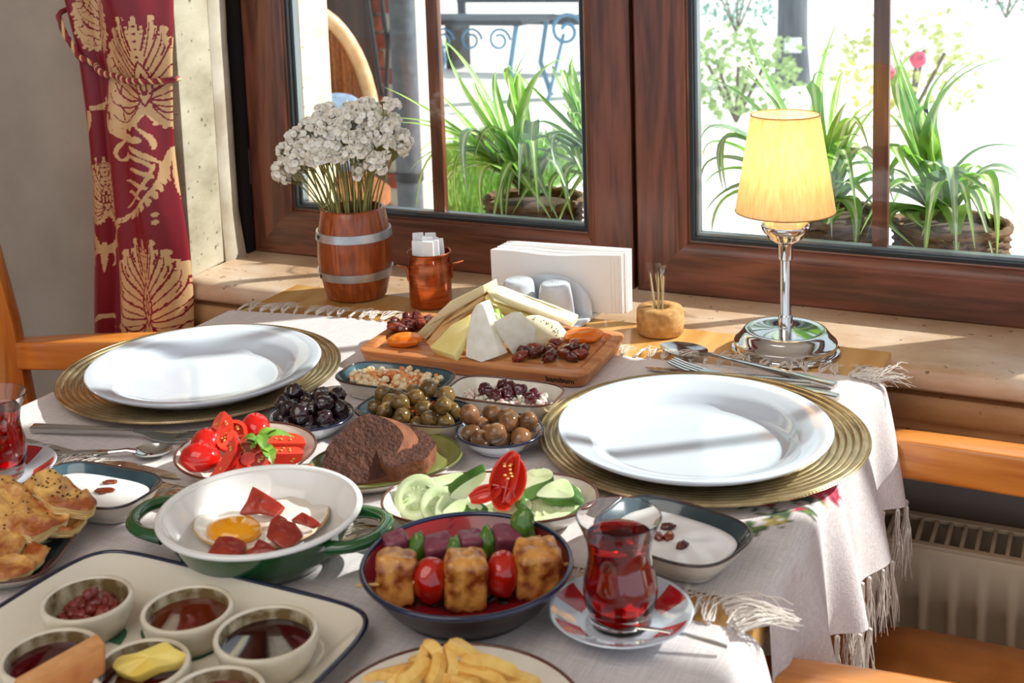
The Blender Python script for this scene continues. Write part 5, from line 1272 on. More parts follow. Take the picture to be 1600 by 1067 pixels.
pastry('browned pastry flap at the left picture edge behind the golden one', [(-50, 765, .006), (12, 760, .006), (62, 784), (30, 790), (-30, 790)], 0.034, 0.010, 6, 9)
pastry('flat crisp orange pastry lowest on the plate', [(-40, 868), (30, 858), (78, 866), (52, 900), (8, 916), (-40, 914)], 0.014, 0.006, 0, 13)
pastry('pastry low in the pile with spotted herb crust', [(-50, 826, .004), (4, 822, .004), (44, 852, -.004), (24, 876, -.006), (-30, 880)], 0.022, 0.009, 8, 17)
pastry('pale pastry base under the seeded one at the plate rim', [(60, 812), (112, 806), (140, 816), (112, 840), (70, 842)], 0.018, 0.008, 0, 21)
# ------------------------------------------------------------------ cheese board
TB = 0.018
cA, cB, cC, cD = at_z(554, 550, TB), at_z(918, 591, TB), at_z(979, 521, TB), at_z(646, 487, TB)
bc = (cA + cB + cC + cD) / 4; ba = ((cB - cA).length + (cC - cD).length) / 4; bb = ((cD - cA).length + (cC - cB).length) / 4
brz = math.atan2((cB - cA).y, (cB - cA).x)
board = thing('cheese_board', 'rectangular wooden serving board with a carved rim and black lettering', 'board', (bc.x, bc.y, ZC), brz)
prof = [(0.008, 0.0), (0.0055, 0.0006), (0.0008, TB - 0.0045), (0.0, TB - 0.003), (0.0005, TB - 0.0008), (0.002, TB), (0.0125, TB), (0.0130, TB - 0.0010), (0.0136, TB - 0.0042), (0.0150, TB - 0.0046), (0.0174, TB - 0.0046), (0.0190, TB - 0.0022), (0.0205, TB - 0.0016), (0.05, TB - 0.0016)]
MB().rings(oval_rings(prof, ba, bb, 0.17, 96), True, True, True).build('plank', BOARD_W, board, angle=30)
cu = bpy.data.curves.new('lettering', 'FONT'); cu.body = 'bambum'; cu.size = 0.0100; cu.offset = 0.00022; cu.extrude = 0.0002; cu.space_character = 1.0
to = bpy.data.objects.new('tmp_text', cu); COL.objects.link(to); dg = bpy.context.evaluated_depsgraph_get(); tme = bpy.data.meshes.new_from_object(to.evaluated_get(dg)); bpy.data.objects.remove(to)
tme.materials.clear(); tme.materials.append(mat('burnt_lettering', '#2a160e', 0.7)); tme.name = 'lettering'
sl_ = math.atan2(0.0047, TB - 0.0051)
wtx = max(v.co.x for v in tme.vertices)
lo = link('lettering', tme, board, (ba - 0.010 - wtx - 0.005, -bb + 0.0035, 0.0056), (PI / 2 + sl_, 0, 0))
# registered-mark dot ring after the word
mb = MB(); mb.tube([(0.0012 * math.cos(k * PI / 6), 0.0012 * math.sin(k * PI / 6), 0) for k in range(13)], 0.0002, 5, cap=False)
ro = mb.build('mark', mat('burnt_lettering', '#2a160e', 0.7), board); ro.location = (ba - 0.0125, -bb + 0.0012, 0.0116); ro.rotation_euler = (PI / 2 + sl_, 0, 0)
ZBD = ZC + TB - 0.0016

CH_Y = mat('yellow_cheese', '#f8e8a4', 0.38, col2='#f2dc88', nscale=30, sss=0.25, sssr=(1, .9, .4), coat=0.1); CH_W = mat('white_cheese', '#f3efe4', 0.55, col2='#e6dfcd', nscale=70, sss=0.2, sssr=(1, .95, .85), bump=0.35, bscale=180)
CH_P = mat('pale_cheese', '#f0e4c0', 0.45, col2='#e6d4a2', nscale=24, sss=0.2, sssr=(1, .9, .6), bump=0.2, bscale=120); CH_R = mat('cheese_rind', '#e2bd84', 0.5, col2='#d4a25e', nscale=40)
CH_S = mat('seeded_cheese', '#f1e7c8', 0.5, col2='#e4d3a8', nscale=40, sss=0.2, sssr=(1, .9, .7), bump=0.3, bscale=130)
def slab(label, pts, thick, mt, bev=0.0016, wob=0.0, extra=None):
    P = [at_z(*p) for p in pts]; c = sum(P, Vector()) / len(P)
    # subdivide outline so the cut looks hand made
    Q = []
    for i, p in enumerate(P):
        q = P[(i + 1) % len(P)]
        for k in range(4):
            r = p.lerp(q, k / 4); Q.append(r + Vector((noise.noise(r * 90), noise.noise(r * 90 + Vector((5, 0, 0))), noise.noise(r * 90 + Vector((0, 7, 0))))) * wob)
    t = thing('cheese_slice', label, 'cheese', c, 0, 'cheese slices on the board')
    MB().prism([q - c for q in Q], thick).build('cheese', mt, t, bevel=bev, angle=50)
    if extra: extra(t, [p - c for p in P], Vector(thick))
    return t
def rind(t, P, th):
    e = P[0:2]; d = (P[1] - P[0])
    MB().prism([P[0] - Vector((0, .0006, 0)), P[1] - Vector((0, .0006, 0)), P[1] + Vector((0, -.0006, 0.0016)), P[0] + Vector((0, -.0006, 0.0016))], th).build('rind', CH_R, t)
slab('long pale cheese slice leaning up to the peak, uppermost at the left', [(651, 521, ZBD + .004), (664, 531, ZBD), (697, 496, .045), (728, 476, .064), (757, 459, .082), (754, 446, .094), (703, 471, .068), (672, 500, .042)], (0.006, 0.026, 0.002), CH_P, 0.0012, 0.0006)
slab('long pale cheese slice with orange edge just below the uppermost left one', [(665, 535, ZBD + .002), (672, 540, ZBD), (700, 513, .034), (738, 485, .056), (758, 465, .076), (753, 461, .078), (722, 483, .057), (692, 504, .039)], (0.006, 0.026, 0.002), CH_R, 0.0012, 0.0006)
slab('thick yellow cheese wedge at the left, wide end to the front', [(671, 542, ZBD + .009), (709, 555, ZBD + .009), (731, 518, ZBD + .030), (736, 490, ZBD + .044), (705, 507, ZBD + .032)], (0.003, 0.003, -0.0088), CH_Y, 0.0012, 0.0003)
slab('snow white soft cheese slab standing in the middle of the board', [(727, 557, ZBD + .006), (752, 566, ZBD + .002), (781, 556, ZBD + .006), (771, 525, .046), (763, 497, .066), (754, 472, .084), (744, 476, .082), (735, 492, .068), (730, 525, .044)], (0.004, 0.012, 0.000), CH_W, 0.0012, 0.0007)
slab('white crumbly cheese triangle right of the middle slab', [(801, 554, ZBD + .003), (842, 541, ZBD + .003), (824, 513, .048), (801, 487, .070), (770, 503, .064), (783, 528, .044)], (0.005, 0.012, -0.003), CH_W, 0.0008, 0.0004)
def seeds(t, P, th):
    mb = MB(); n = 0
    while n < 26:
        a_ = random.random(); b_ = random.random(); p = (P[0].lerp(P[1], a_)).lerp(P[3].lerp(P[2], a_), b_); mb.blob(p - Vector((0, 0.0006, -0.0004)), (.0009, .0006, .0007), 1); n += 1
    mb.build('dark_seeds', mat('caraway', '#3a2a1c', 0.6), t)['kind'] = 'stuff'
slab('pale cheese slice speckled with dark seeds behind the right raisins', [(843, 541, ZBD + .003), (884, 531, ZBD + .003), (862, 503, .046), (830, 492, .060), (812, 497, .060), (826, 517, .044)], (0.004, 0.012, -0.003), CH_S, 0.0008, 0.0004, seeds)
slab('long pale cheese slice running down to the right apricot, uppermost', [(760, 455, .086), (776, 459, .084), (815, 473, .066), (858, 488, .048), (895, 503, .034), (894, 513, .026), (855, 499, .040), (810, 484, .058), (772, 470, .076)], (-0.002, 0.024, 0.002), CH_P, 0.0012, 0.0006)
slab('pale cheese slice just below the uppermost right one, yellow at the peak', [(757, 464, .080), (771, 475, .072), (800, 484, .058), (838, 497, .044), (864, 508, .034), (858, 513, .030), (815, 500, .044), (780, 487, .058), (760, 476, .070)], (-0.002, 0.022, 0.002), CH_Y, 0.0012, 0.0005)
slab('pale cheese slice hidden under the right side of the peak', [(775, 478, .066), (806, 492, .050), (840, 506, .036), (836, 514, .030), (800, 502, .042), (772, 488, .056)], (-0.002, 0.020, 0.0), CH_P, 0.001, 0.0004)
LETT = mat('lettuce', '#7fae35', 0.4, col2='#b8cf6a', nscale=60, sss=0.2, sssr=(.6, 1, .2))
le = thing('lettuce_leaf', 'green lettuce leaf showing between the white cheese slabs', 'lettuce', at_z(785, 540, ZBD + 0.004)); o0 = Vector(le.location)
mb = MB(); rows = []
for i in range(14):
    row = []
    for j in range(9):
        u, v = i / 13, j / 8; p = at_z(762 + 36 * u + 6 * v, 488 + 74 * u, 0.068 - 0.046 * u - 0.004 * v) - o0
        row.append(tuple(p + Vector((0.008 * (v - .5), 0.016 + 0.004 * noise.noise(Vector((u * 9, v * 9, 1))), 0.006 * noise.noise(Vector((u * 8, v * 8, 4)))))))
    rows.append(row)
mb.rings(rows, False); mb.build('leaf', LETT, le, angle=90)
MB().blob((-0.02, 0.046, 0.014), (0.028, 0.020, 0.017), 3, 0.3, 2).build('heart', LETT, le, angle=180)
APR = mat('dried_apricot', '#f08a1c', 0.28, col2='#d86a0c', nscale=30, sss=0.35, sssr=(1, .45, .08), coat=0.35)
def apricot(label, u, v, sx, sy, rz):
    mb = MB().blob((0, 0, 0), (sx, sy, 0.0082), 4, f=lambda q: (1 + 0.09 * noise.noise(q * 2.2 + Vector((u, 0, 0))) + 0.05 * noise.noise(q * 5)) * (1 - 0.22 * math.exp(-((q.y + 0.15) ** 2) / 0.03) * max(0, q.z) * (1 - q.x * q.x)))
    o = mb.build('dried_apricot', APR, angle=180); p = at_z(u, v, ZBD + 0.007); o.location = p; o.rotation_euler = (0.06, -0.06, rz); tag(o, label, 'apricot', 'dried apricots on the board')
apricot('orange dried apricot at the front left of the board', 632, 531, 0.0215, 0.0150, 0.30)
apricot('orange dried apricot at the back right of the board', 911, 524, 0.0245, 0.0165, 0.30)
def raisins(cx, cy, sx, sy, n, label, group):
    P = pile(n, 0.0062, lambda: (random.gauss(0, sx), random.gauss(0, sy)), lambda x, y: ZBD, 40, 0.92)
    for k, (x, y, z, r) in enumerate(P):
        c_, s_ = math.cos(0.4), math.sin(0.4)
        inst('raisin', rm[k % 4], (cx + x * c_ - y * s_, cy + x * s_ + y * c_, z), (rnd(-.5, .5), rnd(-.5, .5), rnd(0, 6.28)), label, 'raisin', group, rnd(0.95, 1.3))
p = at_z(864, 556, ZBD); raisins(p.x, p.y, 0.013, 0.0085, 17, 'dried red fruit in the front right heap on the board', 'dried fruit front right')
p = at_z(646, 513, ZBD); raisins(p.x, p.y, 0.012, 0.0095, 17, 'dried red fruit in the back left heap on the board', 'dried fruit back left')

# ------------------------------------------------------------------ barrel with dried flowers
BX, BY = 0.1165, -0.0195; BZ = 0.0
barrel = thing('barrel_vase', 'small wooden barrel vase with two grey metal hoops at the back left', 'vase', (BX, BY, 0.0))
bp_ = [(0.0, 0.0), (0.041, 0.0), (0.0430, 0.002), (0.0475, 0.020), (0.0520, 0.042), (0.0535, 0.064), (0.0525, 0.086), (0.0490, 0.108), (0.0455, 0.127), (0.0440, 0.1285), (0.0405, 0.1285), (0.0395, 0.126), (0.038, 0.06), (0.0, 0.058)]
MB().lathe(bp_, 72).build('staves', BARREL_W, barrel, angle=50)
HOOP = mat('galvanised_hoop', '#c6c8ca', 0.34, 0.7, col2='#a4a7aa', nscale=30)
for z0, z1, r0, r1 in ((0.0305, 0.0420, 0.0508, 0.0530), (0.0865, 0.0980, 0.0536, 0.0522)):
    mb = MB(); mb.lathe([(r0 - 0.002, z0), (r0 + 0.0012, z0), (r1 + 0.0012, z1), (r1 - 0.002, z1)], 72)
    o = mb.build('hoop', HOOP, barrel, angle=40)
    zc = (z0 + z1) / 2
    for dx in (0.30, 0.38, 0.34):
        an = math.radians(-113) + (dx - 0.52); r = (r0 + r1) / 2 + 0.0013
        b_ = MB().blob((r * math.cos(an), r * math.sin(an), zc + (0.0012 if dx != 0.34 else -0.0014)), (0.0018, 0.0018, 0.0016), 1).build('rivet', mat('rust_spot', '#2c2622', 0.7), o)
STEM = mat('dry_stem', '#7c7a3c', 0.7, col2='#a39a5c', nscale=40); BLOS = mat('statice_blossom', '#fbf8f2', 0.75, col2='#e6dcc6', nscale=160, sss=0.15, sssr=(1, 1, .9))
def blossom(seed):
    mb = MB(); rs = random.Random(seed)
    for k in range(5):
        a_ = 2 * PI * k / 5 + rs.uniform(-.3, .3); e = rs.uniform(0.2, 0.9); d = Vector((math.cos(a_) * math.cos(e), math.sin(a_) * math.cos(e), math.sin(e)))
        n = 8; x = d.cross(Vector((0, 0, 1))).normalized(); y = d.cross(x); rings = []
        for q, (l, r) in enumerate(((0.0008, 0.0006), (0.0035, 0.0014), (0.0058, 0.0036), (0.0056, 0.0024), (0.0046, 0.0004))):
            rings.append([tuple(d * (l + (0.0006 * math.cos(j * 2.4 + k) if q == 2 else 0)) + x * (r * math.cos(2 * PI * j / n) * (1 + 0.2 * math.sin(j * 3 + seed))) + y * (r * math.sin(2 * PI * j / n))) for j in range(n)])
        mb.rings(rings, True)
    return mb.mesh('blossom', BLOS, angle=70)
BM = [blossom(k) for k in range(5)]
mouth = Vector((BX, BY, 0.126))
nst = 64
for k in range(nst):
    if k < nst - 3:
        g = k / (nst - 4); an = k * 2.39996; rr_ = math.sqrt(g)
        tip = Vector((BX - 0.010 + 0.092 * rr_ * math.cos(an), BY + 0.078 * rr_ * math.sin(an), 0.262 - 0.062 * rr_ ** 2.2 + rnd(-0.012, 0.010) + 0.016 * rr_ * math.cos(an)))
    else:
        tip = (at_y(570, 268, BY - 0.03), at_y(466, 268, BY - 0.02), at_y(604, 160, BY))[k - nst + 3]
    base = mouth + Vector((0.034 * math.sqrt(random.random()) * math.cos(k * 2.4), 0.034 * math.sqrt(random.random()) * math.sin(k * 2.4), -0.05))
    fl = thing('dried_flower', 'white dried statice stem in the barrel vase', 'flower', base, 0, 'white dried flowers in the barrel')
    d = tip - base
    top_ = Vector((base.x + d.x * 0.30, base.y + d.y * 0.30, base.z + d.z * 0.62)) - base
    path = bez((0, 0, 0), top_, tip - base, 9)
    MB().tube(path, [0.0011] * 8 + [0.0008, 0.0006], 5, cap=False).build('stem', STEM, fl)
    nb = 12 if k < nst - 3 else 5
    mb = MB()
    for q in range(nb):
        off = Vector((rnd(-1, 1), rnd(-1, 1), rnd(-0.7, 0.9))); off = off.normalized() * rnd(0.5, 1.0); off = Vector((off.x * 0.0165, off.y * 0.0165, off.z * 0.0125))
        pos = tip - base + off
        mb.tube([path[7], (path[7] + pos) / 2 + Vector((0, 0, -0.002)), pos], 0.0005, 3, cap=False)
        up = (off + (tip - mouth).normalized() * 0.018)
        link('blossom', BM[(k + q) % 5], fl, pos, qrot(up, rnd(0, 6)), rnd(1.1, 1.6))
    mb.build('twigs', STEM, fl)

# ------------------------------------------------------------------ copper cup with sugar sachets
cup = thing('copper_cup', 'copper cup with two small handles holding white sachets', 'cup', (0.2405, -0.0235, 0.0))
MB().lathe([(0.0, 0.0), (0.0285, 0.0), (0.0295, 0.001), (0.0295, 0.055), (0.0285, 0.058), (0.0280, 0.066), (0.0300, 0.0735), (0.0305, 0.0745), (0.0296, 0.0750), (0.0272, 0.066), (0.0278, 0.057), (0.0285, 0.003), (0.0, 0.003)], 64).build('body', COPPER, cup, angle=50)
MB().lathe([(0.0302, 0.0738), (0.0312, 0.0746), (0.0302, 0.0756), (0.0292, 0.0748)], 64).build('rim', COPPER, cup)
for an, dz in ((math.radians(-137), 0), (math.radians(25), 0.0)):
    d = Vector((math.cos(an), math.sin(an), 0)); s_ = Vector((-d.y, d.x, 0))
    MB().tube([d * 0.0288 + Vector((0, 0, 0.036)), d * 0.0305 + Vector((0, 0, 0.038)), d * 0.0310 + Vector((0, 0, 0.053)), d * 0.034 + Vector((0, 0, 0.0565)), d * 0.0475 + Vector((0, 0, 0.0600))], [0.0028, 0.0026, 0.0022, 0.0021, 0.0023], 8, flat=0.7).build('handle', COPPER, cup)
PAPER = mat('white_paper', '#f2f3f4', 0.6, col2='#e6e8ea', nscale=30)
for k in range(11):
    a_ = k * 2.4; r = 0.021 * math.sqrt((k + 0.5) / 11)
    sa = tag(MB().rings([[(-w, -0.0014, z), (0, -0.0022, z), (w, -0.0014, z), (w, 0.0014, z), (0, 0.0022, z), (-w, 0.0014, z)] for w, z in ((0.0075, 0.0), (0.0078, 0.004), (0.0078, 0.080), (0.0074, 0.0855))], True, True, True).build('sugar_sachet', PAPER), 'white paper sachet standing in the copper cup', 'sachet', 'sachets in the copper cup')
    sa.location = (0.2405 + r * math.cos(a_), -0.0235 + r * math.sin(a_), 0.0065 + rnd(0, 0.007)); sa.rotation_euler = (rnd(-.07, .07), rnd(-.07, .07), rnd(-0.6, 0.6))

# ------------------------------------------------------------------ napkins, salt and pepper set
NAP = mat('paper_napkin', '#f3f0ee', 0.8, sss=0.0)
nh = thing('napkin_holder', 'white ceramic napkin holder with an arched front plate', 'napkin holder', (0.422, -0.012, 0.0), -0.05)
def arch(y, a, h):
    pts = [(a, y, 0.0)] + [(a * math.cos(v), y, h * 0.30 + h * 0.70 * math.sin(v)) for v in (PI * k / 24 for k in range(25))] + [(-a, y, 0.0)]
    return pts
MB().prism(arch(-0.003, 0.056, 0.056), (0, 0.005, 0)).build('front_plate', WHITE, nh, bevel=0.0015)
MB().prism(arch(0.046, 0.056, 0.056), (0, 0.005, 0)).build('back_plate', WHITE, nh, bevel=0.0015)
MB().box((-0.056, -0.055, 0.0), (0.056, 0.051, 0.005)).build('base', WHITE, nh, bevel=0.0015)
nn_ = 20
for k in range(nn_):
    f = k / (nn_ - 1)
    yl, yr = 0.000 + 0.036 * f, 0.002 + 0.026 * f          # fanned out on the left
    x0, x1 = 0.326 + 0.010 * f + rnd(-.0015, .0015), 0.512 + rnd(-.002, .002) + 0.006 * f
    if k < 3: x1 -= 0.004 * (3 - k)
    h = 0.0735 + 0.004 * f + rnd(-.0006, .0006); rows = []
    for i in range(13):
        u = i / 12; x = x0 + (x1 - x0) * u; y = yl + (yr - yl) * u + 0.0035 * math.sin(u * 7 + f) * (1 - f) * 0.6; hz = 0.0055 + h + 0.006 * u - 0.0035 * math.exp(-((u - 0.5) / 0.25) ** 2) * (1 - f)
        t_ = 0.0008
        lean = 0.004 * (f - 0.5)
        rows.append([(x, y - t_, 0.0055), (x, y + t_, 0.0055), (x, y + t_ + lean, hz), (x, y - t_ + lean, hz)])
    o = MB().rings(rows, True, True, True).build('napkin', NAP, None, angle=40); tag(o, 'folded white paper napkin in the ceramic holder', 'napkin', 'napkins in the holder')
for k, (u, v, lab) in enumerate(((811, 452, 'white ceramic salt shaker, the left one before the napkins'), (868, 460, 'white ceramic pepper shaker, the right one before the napkins'))):
    x = at_y(u, v, -0.042).x
    s = thing('salt_shaker' if k == 0 else 'pepper_shaker', lab, 'shaker', (x, -0.0425, 0.0054))
    MB().lathe([(0.0, 0.0), (0.0245, 0.0), (0.0255, 0.001), (0.0245, 0.012), (0.0222, 0.032), (0.0200, 0.044), (0.0188, 0.0475), (0.0160, 0.0490), (0.0, 0.0495)], 56).build('body', WHITE, s, angle=60)
    mb = MB()
    for q in range(3 if k else 1): mb.blob(((q - 1) * 0.004 if k else 0, 0, 0.0494), (.0009, .0009, .0005), 1)
    mb.build('holes', DARK, s)

# ------------------------------------------------------------------ cork with toothpick packets
CORK = mat('cork', '#c79a62', 0.85, col2='#a3763f', nscale=90, bump=0.6, bscale=160, bdist=0.002)
ck = thing('toothpick_holder', 'round cork toothpick holder between napkins and lamp', 'holder', (0.5775, -0.0300, 0.0))
MB().lathe([(0.0, 0.0), (0.0275, 0.0), (0.0295, 0.0015), (0.0302, 0.015), (0.0296, 0.0300), (0.0278, 0.0330), (0.013, 0.0338), (0.0112, 0.0325), (0.0105, 0.012), (0.0, 0.012)], 64).build('body', CORK, ck, angle=60)
CLEAR = glass_pane('clear_film'); PICK = mat('toothpick_wood', '#d8b888', 0.7)
for k in range(7):
    a_ = k * 0.9; r = 0.0055 if k else 0.0
    tp = thing('toothpick', 'wrapped wooden toothpick standing in the cork holder', 'toothpick', (0.5775 + r * math.cos(a_), -0.030 + r * math.sin(a_), 0.0125), 0, 'toothpicks in the cork', (0.07 * math.sin(a_) * -1, 0.09 * math.cos(a_) - 0.05, rnd(0, 3)))
    MB().tube([(0, 0, 0), (0, 0, 0.003), (0, 0, 0.060), (0, 0, 0.064)], [0.0004, 0.0011, 0.0011, 0.0003], 6).build('stick', PICK, tp)
    MB().rings([[(-w, -d, z), (w, -d, z), (w, d, z), (-w, d, z)] for w, d, z in ((0.0022, 0.0013, 0.001), (0.0026, 0.0016, 0.064), (0.0034, 0.0004, 0.070), (0.0040, 0.0003, 0.077))], True).build('wrapper', CLEAR, tp, smooth=False)

# ------------------------------------------------------------------ table lamp
LX, LY = 0.7405, -0.0430
lamp = thing('table_lamp', 'lit chrome table lamp with a tapered cream shade at the back right', 'lamp', (LX, LY, 0.0))
MB().lathe([(0.0, 0.0), (0.0640, 0.0), (0.0648, 0.0016), (0.0640, 0.0034), (0.0600, 0.0042), (0.0600, 0.0060), (0.0612, 0.0075), (0.0612, 0.0120), (0.0600, 0.0136), (0.0580, 0.0145), (0.0520, 0.0225), (0.0490, 0.0262), (0.0468, 0.0272), (0.0440, 0.0268), (0.0420, 0.0258), (0.0400, 0.0260), (0.018, 0.0262), (0.012, 0.0275), (0.0, 0.0275)], 96).build('base', CHROME, lamp, angle=35)
MB().lathe([(0.0, 0.026), (0.0085, 0.026), (0.0085, 0.042), (0.0072, 0.044), (0.0065, 0.0455), (0.0065, 0.112), (0.0088, 0.1135), (0.0088, 0.1300), (0.0095, 0.1325), (0.0, 0.1330)], 32).build('pole', CHROME, lamp, angle=35)
MB().lathe([(0.0085, 0.1325), (0.0150, 0.1350), (0.0205, 0.1395), (0.0225, 0.1440), (0.0250, 0.1455), (0.0275, 0.1500), (0.0285, 0.1545), (0.0282, 0.1555), (0.0268, 0.1545), (0.0235, 0.1475), (0.0190, 0.1405), (0.0, 0.1370)], 56).build('cup', CHROME, lamp, angle=50)
MB().lathe([(0.0, 0.138), (0.0140, 0.138), (0.0140, 0.178), (0.0125, 0.180), (0.0, 0.180)], 32).build('socket', mat('lamp_socket', '#f3e2c4', 0.4, sss=0.1), lamp)
bm_ = bpy.data.materials.new('lit_bulb'); bm_.use_nodes = True; bs = bm_.node_tree.nodes['Principled BSDF']; bs.inputs['Base Color'].default_value = (1, 0.85, 0.6, 1); bs.inputs['Emission Color'].default_value = (1, 0.82, 0.56, 1); bs.inputs['Emission Strength'].default_value = 6
MB().lathe([(0.0, 0.178), (0.010, 0.180), (0.0165, 0.196), (0.0185, 0.210), (0.0160, 0.224), (0.0090, 0.232), (0.0, 0.234)], 32).build('bulb', bm_, lamp)
sm = bpy.data.materials.new('lamp_shade_fabric'); sm.use_nodes = True; nt = sm.node_tree; nt.nodes.clear()
o = N(nt, 'ShaderNodeOutputMaterial'); mx = N(nt, 'ShaderNodeMixShader'); df = N(nt, 'ShaderNodeBsdfDiffuse'); tr = N(nt, 'ShaderNodeBsdfTranslucent')
tc = N(nt, 'ShaderNodeTexCoord'); mp = N(nt, 'ShaderNodeMapping'); mp.inputs['Scale'].default_value = (260, 260, 22); nz = N(nt, 'ShaderNodeTexNoise'); nz.inputs['Scale'].default_value = 1.0; nz.inputs['Detail'].default_value = 3
nt.links.new(tc.outputs['Object'], mp.inputs[0]); nt.links.new(mp.outputs[0], nz.inputs['Vector']); rp = N(nt, 'ShaderNodeValToRGB'); rp.color_ramp.elements[0].position = .3; rp.color_ramp.elements[1].position = .6
rp.color_ramp.elements[0].color = hexc('#f0d8a8'); rp.color_ramp.elements[1].color = hexc('#f9e8c4'); nt.links.new(nz.outputs['Fac'], rp.inputs[0]); nt.links.new(rp.outputs[0], df.inputs[0]); nt.links.new(rp.outputs[0], tr.inputs[0])
mx.inputs[0].default_value = 0.55; nt.links.new(df.outputs[0], mx.inputs[1]); nt.links.new(tr.outputs[0], mx.inputs[2]); nt.links.new(mx.outputs[0], o.inputs[0])
sh = MB().lathe([(0.0588, 0.1720), (0.0400, 0.2880), (0.0394, 0.2880), (0.0582, 0.1720), (0.0588, 0.1720)], 96).build('shade', sm, lamp, angle=60)
for r, z in ((0.0586, 0.1722), (0.0398, 0.2878)):
    MB().tube([(r * math.cos(2 * PI * j / 72), r * math.sin(2 * PI * j / 72), z) for j in range(73)], 0.0007, 6, cap=False).build('shade_trim', mat('shade_trim', '#a8763a', 0.6), sh)
mb = MB()
for j in range(3): a_ = j * 2.094; mb.tube([(0.0395 * math.cos(a_), 0.0395 * math.sin(a_), 0.284), (0, 0, 0.270)], 0.0008, 5)
mb.tube([(0, 0, 0.234), (0, 0, 0.270)], 0.0012, 6); mb.build('shade_carrier', CHROME, sh)
lt = bpy.data.lights.new('bulb_light', 'POINT'); lt.energy = 0.42; lt.color = (1, 0.80, 0.52); lt.shadow_soft_size = 0.02
lo = bpy.data.objects.new('bulb_light', lt); COL.objects.link(lo); lo.parent = lamp; lo.location = (0, 0, 0.243)
# ------------------------------------------------------------------ outside the window
GZ = FLOOR_Z
struct('ground', MB().box((-14, 0.3005, GZ - 0.2), (10, 24, GZ - 0.02)), mat('pale_paving', '#efece6', 0.8, col2='#e2ddd4', nscale=1.5), smooth=False)
pv = mat('paving_stone', '#f1eee8', 0.75, col2='#e4dfd6', nscale=4)
struct('trim_9', MB().box((-0.27, 0.301, -0.075), (2.6, 0.490, -0.032)), CREAM, bevel=0.004)        # outer ledge that carries the baskets
struct('trim_10', MB().box((-0.300, 0.301, -0.031), (-0.214, 0.437, 1.25)), CREAM, bevel=0.006)       # outer stone jamb
struct('trim_11', MB().box((-0.2139, 0.301, -0.031), (-0.2105, 0.385, 1.25)), CREAM, bevel=0.002)
GRASS = mat('lawn_grass', '#6f9a3c', 0.8, col2='#93bd58', nscale=20)
mb = MB()
for k in range(4200):
    x, y = rnd(-2.35, -1.40), rnd(3.32, 5.2); h = rnd(.05, .12); a_ = rnd(0, 6.28); dx, dy = 0.006 * math.cos(a_), 0.006 * math.sin(a_); lx, ly = rnd(-.03, .03), rnd(-.03, .03)
    mb.add([(x - dx, y - dy, GZ - .01), (x + dx, y + dy, GZ - .01), (x + lx, y + ly, GZ + h)], [(0, 1, 2)])
g = mb.build('lawn_grass', GRASS, None, smooth=False); tag(g, 'strip of green grass behind the left pane', 'grass', kind='stuff')
struct('lawn_bed', MB().box((-2.40, 3.28, GZ - 0.0199), (-1.36, 5.25, GZ - 0.008)), mat('lawn_soil', '#5f8038', 0.9, col2='#7d9d4c', nscale=12), smooth=False)

# brick pier with real bricks
bw = tag(MB().box((-2.55, 3.06, GZ), (-1.60, 3.25, 1.3)).build('brick_wall', mat('mortar', '#b9b0a4', 0.9), smooth=False), kind='structure')
bms = [MB().box((-0.108, -0.012, -0.0315), (0.108, 0.012, 0.0315)).mesh('brick', mat('brick' + c, c, 0.85, col2=d, nscale=18, bump=0.4, bscale=90), bevel=0.004, seg=1) for c, d in (('#9a4a34', '#7d3a28'), ('#a85a40', '#8a4632'), ('#8a4030', '#6d3226'))]
for r in range(26):
    z = GZ + 0.04 + r * 0.075
    for c in range(5):
        x = -2.50 + 0.117 + c * 0.228 + (0.114 if r % 2 else 0.0)
        if x + 0.108 > -1.58 and r % 2: continue
        if x > -1.62 or x < -1.90: continue
        link('brick', bms[(r * 3 + c * 2) % 3], bw, (x, 3.053, z))
struct('wall_shade_panel', MB().box((-2.55, 2.96, GZ), (-1.735, 3.03, 1.3)), mat('dark_timber', '#4a3a34', 0.8, col2='#36292a', nscale=20, stretch=(1, 1, .1)), smooth=False)
# rain pipe and iron trellis by the wall
IRON = mat('black_iron', '#2c3036', 0.5, 0.3)
dp = thing('drain_pipe', 'dark grey round post standing right of the brick wall', 'post', (-1.335, 2.6, GZ))
MB().tube([(0, 0, 0.0), (0, 0, 2.2)], 0.050, 20).build('pipe', mat('grey_post', '#575d66', 0.6, col2='#474c54', nscale=30), dp, angle=50)
for z in (0.3, 1.0): MB().lathe([(0.051, z), (0.055, z + 0.004), (0.055, z + 0.036), (0.051, z + 0.04)], 24).build('collar', IRON, dp)
tr_ = thing('iron_trellis', 'thin black crossed iron rods before the brick wall', 'trellis', (-1.6, 2.8, GZ))
for (a_, b_) in (((592, -30), (606, 75)), ((628, -30), (606, 75)), ((606, 75), (600, 240)), ((570, -30), (596, 150))):
    p, q = at_y(*a_, 2.8), at_y(*b_, 2.8); MB().tube([p - Vector((-1.6, 2.8, GZ)), q - Vector((-1.6, 2.8, GZ))], 0.010, 8).build('rod', IRON, tr_)
MB().tube([at_y(600, 240, 2.8) - Vector((-1.6, 2.8, GZ)), Vector(((at_y(600, 240, 2.8)).x + 1.6, 0, 0))], 0.010, 8).build('foot', IRON, tr_)

